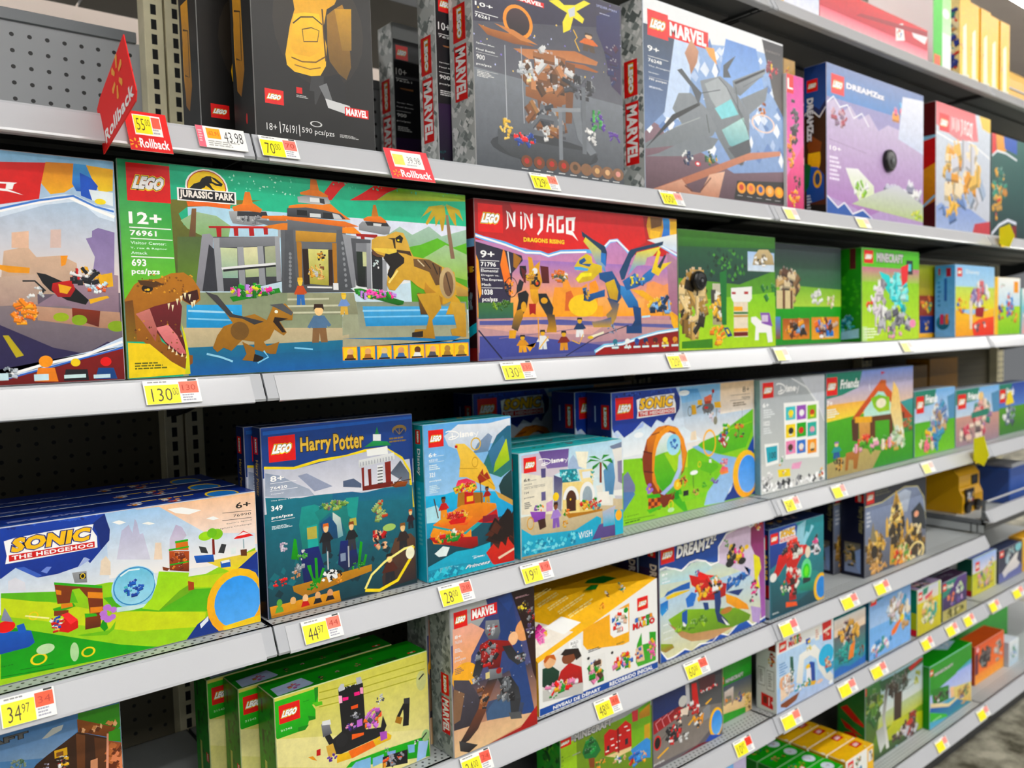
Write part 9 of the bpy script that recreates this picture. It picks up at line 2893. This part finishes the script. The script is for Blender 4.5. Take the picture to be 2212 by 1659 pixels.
b=toy_box('toy_box',(3.16, 1.4039, 1.0178),0.24,0.09,0.27,('c89014', 'c89014', 'c89014'),{
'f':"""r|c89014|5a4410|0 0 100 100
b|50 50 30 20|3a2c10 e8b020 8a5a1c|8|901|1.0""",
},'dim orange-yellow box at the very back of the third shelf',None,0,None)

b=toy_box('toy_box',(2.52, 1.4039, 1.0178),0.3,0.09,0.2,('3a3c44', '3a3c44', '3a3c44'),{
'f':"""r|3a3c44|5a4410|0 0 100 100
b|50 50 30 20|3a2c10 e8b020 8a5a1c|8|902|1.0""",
},'dark box far back behind the small grey-tower box, third shelf',None,0,None)
# ---------------------------------------------------------------- price tags on the rails
TAGS = [(1, 0.2871, 0.0465, '5500', 'roll', 'red-framed rollback price card reading 55 beside the red pointed flag', 'f0705a'), (1, 0.3735, 0.0643, '43.98', 'clr', 'white and orange clearance price card reading 43.98 on the top rail', 'f0705a'), (1, 0.4572, 0.0543, '7000', 'std', 'yellow and red price tag reading 70 right of the first rail joint', 'f88a80'), (1, 0.654, 0.0774, '39.98', 'roll2', 'faded red rollback card reading 39.98 hanging from the upper rail', 'f0705a'), (1, 0.9415, 0.0627, '12901', 'std', 'yellow price tag under the wooden-ruin box', 'f09080'), (1, 1.2804, 0.0671, '10000', 'std', 'small yellow price tag under the grey jet box', 'f4b0a8'), (1, 1.7138, 0.0539, '', 'faint', 'washed-out yellow price tag just right of the joint under the magenta box', 'f0705a'), (1, 2.041, 0.064, '', 'faint', 'washed-out yellow price tag under the cloud-edged blue-spined box', 'f0705a'), (2, 0.2918, 0.0689, '13000', 'std', 'yellow and red price tag reading 130 under the dinosaur-park box', 'f2806c'), (2, 0.8658, 0.0704, '13000', 'std', 'yellow price tag reading 130 under the red dragon box', 'f2806c'), (2, 1.2941, 0.0614, '12000', 'std', 'pale yellow price tag near the right end of the red dragon box', 'f8b0a0'), (2, 1.6722, 0.0532, '', 'faint', 'pale yellow price tag beside the second joint of the middle rail', 'f0705a'), (2, 2.2839, 0.063, '', 'faint', 'barely visible cream price tag under the bright green box', 'f0705a'), (3, 0.1176, 0.0559, '3497', 'std', 'large yellow price tag reading 34.97 at the left end of the third rail', 'f06a50'), (3, 0.4888, 0.0609, '4497', 'std', 'yellow price tag reading 44.97 under the navy wizard-school box', 'f88a78'), (3, 0.7257, 0.0649, '2800', 'std', 'yellow price tag reading 28 under the sailing-raft box', 'f87a6c'), (3, 0.898, 0.0683, '1997', 'std', 'yellow price tag reading 19.97 under the market-house box', 'f87a6c'), (3, 1.7058, 0.063, '3497', 'std', 'yellow price tag right of the joint under the silver grey box', 'f8b0a8'), (3, 1.9203, 0.063, '', 'std', 'yellow price tag under the stable box', 'f8b0a8'), (3, 2.412, 0.0712, '', 'faint', 'faded yellow price tag left of the yellow flag on the third rail', 'f0705a'), (4, 0.7582, 0.0613, '2400', 'std', 'yellow price tag reading 24 under the robot box', 'f86a5c'), (4, 1.0703, 0.066, '4800', 'std', 'yellow price tag reading 48 under the slanted starter-course box', 'f0705c'), (4, 1.3354, 0.0746, '6000', 'std', 'yellow price tag reading 60 under the crocodile-car box', 'f07060'), (4, 1.685, 0.0728, '', 'std', 'yellow price tag directly right of the fourth-rail joint', 'f08080'), (4, 1.9637, 0.0795, '', 'std', 'yellow price tag on the fourth rail under the gap beside the robot-and-crystal box', 'f09088'), (4, 2.1366, 0.0773, '', 'std', 'yellow price tag under the golden-castle box', 'f09088'), (5, 1.5036, 0.0651, '1097', 'std', 'yellow price tag reading 10.97 on the rail in front of the perforated strip', 'f05038'), (5, 1.6901, 0.0777, '', 'std', 'yellow price tag under the snow-arch box, beside the joint', 'f09080'), (5, 1.9489, 0.0841, '', 'std', 'yellow price tag under the teal fantasy box', 'f09088'), (5, 2.1164, 0.0822, '', 'std', 'yellow price tag under the winged-horse box', 'f09088'), (5, 2.4128, 0.069, '', 'std', 'yellow price tag under the small tree-house box', 'f09088'), (5, 2.5756, 0.0783, '', 'std', 'yellow price tag left of the glowing-ball box on the fifth rail', 'f0a098'), (5, 2.701, 0.0763, '', 'std', 'yellow price tag between the purple and yellow-green boxes', 'f0a098'), (5, 2.8971, 0.0798, '', 'std', 'yellow price tag below the small yellow-green box', 'f0a098'), (5, 3.0963, 0.0917, '', 'std', 'yellow price tag nearest the right edge on the fifth rail', 'f0a098'), (6, 2.5096, 0.0763, '', 'std', 'yellow price tag on the lowest rail under the turtle-beach box', 'f0a098'), (6, 2.8116, 0.0848, '', 'std', 'yellow price tag on the lowest rail below the orange box', 'f0a098')]
SN = math.hypot(.017, .034)
def spark(F, cx, cy, r, c):
    A = F.W/F.H
    for k in range(6):
        a = math.pi/6+k*math.pi/3+math.pi/2*0; ca, sa = math.cos(a), math.sin(a)
        q = lambda t, s_: (cx+(ca*t-sa*s_)*r/A, cy+(sa*t+ca*s_)*r)
        F.poly([q(.4, -.1), q(.95, -.17), q(1.05, 0), q(.95, .17), q(.4, .1)], c)
for s, x, w, price, kind, label, pink in TAGS:
    w = max(w, .05) if kind != 'std' else max(w, .052)
    h = .033; up_ = -.004
    if kind == 'roll': h = .060; up_ = .006
    if kind == 'roll2': h = .056; up_ = .004
    if kind == 'clr': h = .034; up_ = -.001
    root = empty('price_tag', (x, YF, ZS[s]), label, 'price tag', 'rail price tags')
    n = Vector((0, -.034/SN, .017/SN)); uy = Vector((0, -.017/SN, -.034/SN)); o = -uy*up_+Vector((0, 0, 0))+n*.0042
    if kind in ('roll', 'roll2'): o = o+n*.0015
    m = MB(); P = lambda a, b, d: o+Vector((a*w, 0, 0))+uy*(b*h)-n*d
    vs = [P(a, b, d) for d in (0, .0006) for a, b in ((0, 0), (1, 0), (1, 1), (0, 1))]
    m.mesh(vs, [(0, 1, 2, 3), (7, 6, 5, 4), (0, 4, 5, 1), (1, 5, 6, 2), (2, 6, 7, 3), (3, 7, 4, 0)]); m.build('card', CARDW, root)
    F = Face(o, (1, 0, 0), uy, n, w, h)
    if kind == 'std':
        F.rect((0, 0, 100, 100), 'f6f6f3'); F.rect((2, 20, 62, 99), 'fff200'); F.rect((63, 10, 97, 60), pink)
        F.lines((8, 5, 60, 15), 1, '9a9a98'); F.rect((80, 1, 96, 8), '3a3a3a')
        F.lines((66, 64, 96, 96), 3, 'a8a8b4', 3)
        if price:
            k_ = 12+12*len(price[:-2]); F.text((12, 34, k_, 88), price[:-2], '4a3c14', (), .0, -.008); F.text((k_+2, 34, min(60, k_+16), 66), price[-2:], '4a3c14', (), .0, -.008)
            F.text((68, 24, 92, 48), price[:-2], 'c84838', (), 0, -.004)
    elif kind == 'faint':
        F.rect((0, 0, 100, 100), 'f8f8f4'); F.rect((4, 20, 60, 99), 'fbf6a0'); F.rect((62, 12, 96, 60), 'fbd4cc')
    elif kind == 'clr':
        F.rect((0, 0, 100, 100), 'f6f6f3'); F.rect((0, 0, 14, 100), 'f07888'); F.rect((20, 8, 48, 56), 'f8b020'); F.text((24, 22, 44, 42), '62.91', 'f07838'); F.text((55, 16, 94, 66), price, '3a3a3a', (), 0, -.004); F.lines((20, 66, 96, 94), 3, 'b0b0ac', 5); F.lines((3, 20, 11, 80), 5, 'fbd0d4', 2)
    elif kind in ('roll', 'roll2'):
        red = 'e0101c' if kind == 'roll' else 'ec5a60'
        F.rect((0, 0, 100, 100), red); F.rect((18 if kind == 'roll' else 14, 8, 84, 60), 'f8f6f2')
        if kind == 'roll': F.rect((20, 10, 60, 56), 'fff200'); F.text((25, 18, 44, 48), price[:2], '5a4a18', (), 0, -.008); F.text((46, 18, 57, 36), price[2:], '5a4a18', (), 0, -.008); F.rect((62, 12, 82, 40), 'f07060'); F.lines((62, 42, 82, 58), 2, 'b0b0b8')
        else: F.rect((16, 18, 40, 52), 'fbe88a'); F.text((48, 22, 78, 44), price, '8a8a8a', (), 0, -.002); F.lines((44, 48, 80, 56), 1, 'c8c8c8')
        spark(F, 14, 82, 12, 'ffb81c'); F.text((24, 68, 94, 92), 'Rollback', 'ffffff', (), 0, .03)
    F.parts['price_print'] = F.parts.pop('artwork')
    F.build('tag', root)

# pointed red flag standing out from the rail, and two small yellow ones
def flag(name, loc, pts, th, col, label, text=None):
    root = empty(name, loc, label, 'shelf flag')
    m = MB(); n = len(pts); vs = [(-th/2, y, z) for y, z in pts]+[(th/2, y, z) for y, z in pts]
    m.mesh(vs, [tuple(range(n)), tuple(range(n, 2*n))[::-1]]+[(i, (i+1) % n, (i+1) % n+n, i+n) for i in range(n)], lin(col)); m.build('pennant', MATTE, root)
    return root
fl = flag('rollback_flag', (.262, YF-.006, 1.652), [(0, 0), (.020, .058), (.004, .068), (-.112, .110), (-.150, .040), (-.146, .030)], .0012, 'e8121c', 'tall red pointed rollback flag sticking out of the upper rail')
F = Face((-.0008, .02, .11), (0, -1, 0), (0, 0, -1), (-1, 0, 0), .17, .11)
A_ = .17/.11
spark(F, 58, 34, 22, 'ffae10')
def slanted(F, x0, y0, x1, y1, hh, t, c):
    vs, fs = glyphs(t, .03); a, b = min(v[0] for v in vs), max(v[0] for v in vs); lo, hi = min(v[1] for v in vs), max(v[1] for v in vs)
    dx, dy = (x1-x0)*A_, y1-y0; L_ = math.hypot(dx, dy); ux, uy_ = dx/L_, dy/L_
    l = F.layer((0, 100), (0, 100)); m = F.mb('artwork'); n = len(m.v)
    for v in vs:
        u = (v[0]-a)/(b-a)*L_; w_ = (v[1]-lo)/(hi-lo)*hh
        m.v.append(tuple(F.p3(x0+(ux*u+uy_*w_)/A_, y0+uy_*u-ux*w_, l)))
    for f in fs: m.f.append([i+n for i in f]); m.c.append([lin(c)]*len(f))
slanted(F, 22, 92, 96, 66, 15, 'Rollback', 'ffffff')
F.parts['flag_print'] = F.parts.pop('artwork'); F.build('flag', fl)
for (x, zz, lab, up_) in ((2.925, 1.7025, 'small yellow flag tag at the far right end of the upper rail', 0.), (2.74, 1.0173, 'small yellow flag tag clipped over the third rail near the right edge', .02)):
    fl = flag('yellow_flag', (x, YF-.022, zz), [(0, -.03), (.0, up_+.02), (-.03, up_+.03), (-.045, -.01), (-.03, -.045)], .0012, 'fff000', lab)
    m = MB(); m.mesh([(.003, -.004, -.04), (.075, -.004, -.034), (.07, .004, .004), (.004, .002, .006)], [(0, 1, 2, 3)], lin('ffdc00')); m.mesh([(.003, -.005, -.041), (.075, -.005, -.035), (.07, .003, .003), (.004, .001, .005)], [(3, 2, 1, 0)], lin('ffdc00')); m.build('card', MATTE, fl)

# round black anti-theft tags strapped on two boxes
def puck(x, y, zz, r, label, face='101113', disc='2a2c30'):
    root = empty('security_tag', (x, y, zz), label, 'security tag')
    n = 40; m = MB()
    prof = [(0, -.014), (r*.35, -.014), (r*.42, -.0125), (r*.75, -.012), (r*.82, -.013), (r*.95, -.010), (r, -.006), (r, 0), (0, 0)]
    for j, (rr, yy) in enumerate(prof): m.v += [(rr*math.cos(2*math.pi*k/n), yy, rr*math.sin(2*math.pi*k/n)) for k in range(n)]
    for j in range(len(prof)-1):
        for k in range(n): m.f.append([j*n+k, j*n+(k+1) % n, (j+1)*n+(k+1) % n, (j+1)*n+k]); m.c.append([lin(face)]*4)
    m.build('disc', BLACK, root)
    m = MB(); m.tube((0, -.0145, 0), (0, -.0155, 0), r*.16, 16); m.build('lock_button', GREY, root)


puck(1.4300, 1.1231, 1.5246, .0215, 'round black anti-theft tag on the front of the sandy golem box')
puck(2.2591, 1.1181, 1.8691, .0300, 'round black and grey anti-theft tag on the glare-paled cloud-edged box', '9a9ca0')

# slanted panel art of the cut-corner box
for o in COL.objects:
    if o.get('label', '').startswith('white and yellow starter-course'):
        W_, D_, H_ = 0.3281, .15, 0.1901; h1 = H_*.53
        p0, p1, p2 = Vector((0, 0, h1)), Vector((W_*.985, 0, H_)), Vector((0, D_*.92, H_))
        ux = (p1-p0); up_v = (p2-p0); n = ux.cross(up_v).normalized(); n = -n if n.y > 0 else n
        F = Face(p0, ux.normalized(), up_v.normalized(), n, ux.length, up_v.length)
        # runs along the cut edge; 0 at the cut edge, 100 at the back
        F.poly([(0, 6), (30, 6), (6, 62), (0, 70)], 'f6efe4'); F.bricks((9, 30, 7, 18), 'e85aa8 f08ac0 d84090 f0c030', 20, 701); F.poly([(24, 10), (38, 10), (30, 30), (17, 30)], 'fbfbf8')
        for k in range(5): F.lines((34-k*4, 22+k*11, 58-k*5, 28+k*11), 2, 'fbe7a0', 710+k)
        F.bricks((56, 14, 3, 7), 'e8882c f0a040', 6, 702); F.bricks((64, 18, 2.6, 8), 'fbf4e8 8a5a40', 6, 703); F.bricks((76, 16, 3, 8), 'f4f4f0 c8a060 3a9a80', 8, 704)
        F.parts['slanted_artwork'] = F.parts.pop('artwork'); F.build('corner', o)
        F = Face((0, D_, H_), (1, 0, 0), (0, -1, 0), (0, 0, 1), W_, D_)
        F.poly([(60, 48), (66, 40), (80, 40), (82, 62), (68, 66)], '1f7a34'); F.poly([(50, 70), (60, 60), (64, 66), (56, 78)], '2a8a3c'); F.specks((10, 4, 60, 40), 'f8d860 e0a010', 20, 705, 2.)
        F.parts['lid_artwork'] = F.parts.pop('artwork'); F.build('lid', o)

# yellow and blue toy packages in the tray shelf of the far bay
YEL = mat('yellow_plastic_package', 'f0b400', .35, coat=.3); BLU = mat('blue_plastic_package', '2f56a8', .4)
r = empty('toy_package', (3.0, 1.22, .7525), 'bulky yellow truck-shaped toy package sitting in the grey tray shelf', 'toy package')
m = MB(); m.prism([(0, 0), (0, .06), (.012, .085), (.012, .13), (.03, .15), (.2, .15), (.22, .13), (.22, 0)], 0, .17); m.build('body', YEL, r)
m = MB(); m.box((.02, -.004, .02), (.09, .002, .085), lin('3a3430'), .002); m.build('window', PRINT, r)
F = Face((.02, -.0042, .085), (1, 0, 0), (0, 0, -1), (0, -1, 0), .07, .065); F.bricks((50, 50, 40, 40), 'e8e8e8 c84a3c 6a8ab0 f0c020', 20, 801); F.build('window', r)
for x in (.03, .11):
    m = MB(); m.tube((x, -.012, .022), (x, .0, .022), .020, 18, None); m.build('wheel', BLACK, r)
m = MB(); m.box((.10, .008, .09), (.15, .013, .125), None, .002); m.build('cab_window', BLACK, r)
r = empty('toy_package', (3.28, 1.17, .7525), 'blue toy package behind the front bar of the tray shelf', 'toy package')
m = MB(); m.box((0, 0, 0), (.16, .12, .13), None, .004); m.build('body', BLU, r)
m = MB(); m.box((.02, .0, .1305), (.14, .1, .145), None, .003); m.build('header', STEEL, r)
r = empty('toy_package', (3.2, 1.40, .7525), 'dim yellow toy package at the back of the tray shelf', 'toy package')
m = MB(); m.box((0, 0, 0), (.2, .08, .10), None, .004); m.build('body', YEL, r)
m = MB(); m.tube((.02, -.003, .05), (.02, .0, .05), .02, 14); m.build('lid', BLACK, r)
r = empty('toy_case', (3.165, 1.15, 2.1739), 'big smooth yellow case at the right end of the highest shelf', 'toy case')
m = MB(); n = 14
m.prism([(0, 0), (0, .085), (.006, .11), (.02, .125), (.05, .132), (.22, .132), (.25, .12), (.25, 0)], 0, .26); m.build('body', YEL, r)
m = MB(); m.box((.0, -.003, .05), (.26, .0, .055)); m.build('seam', STEEL, r)
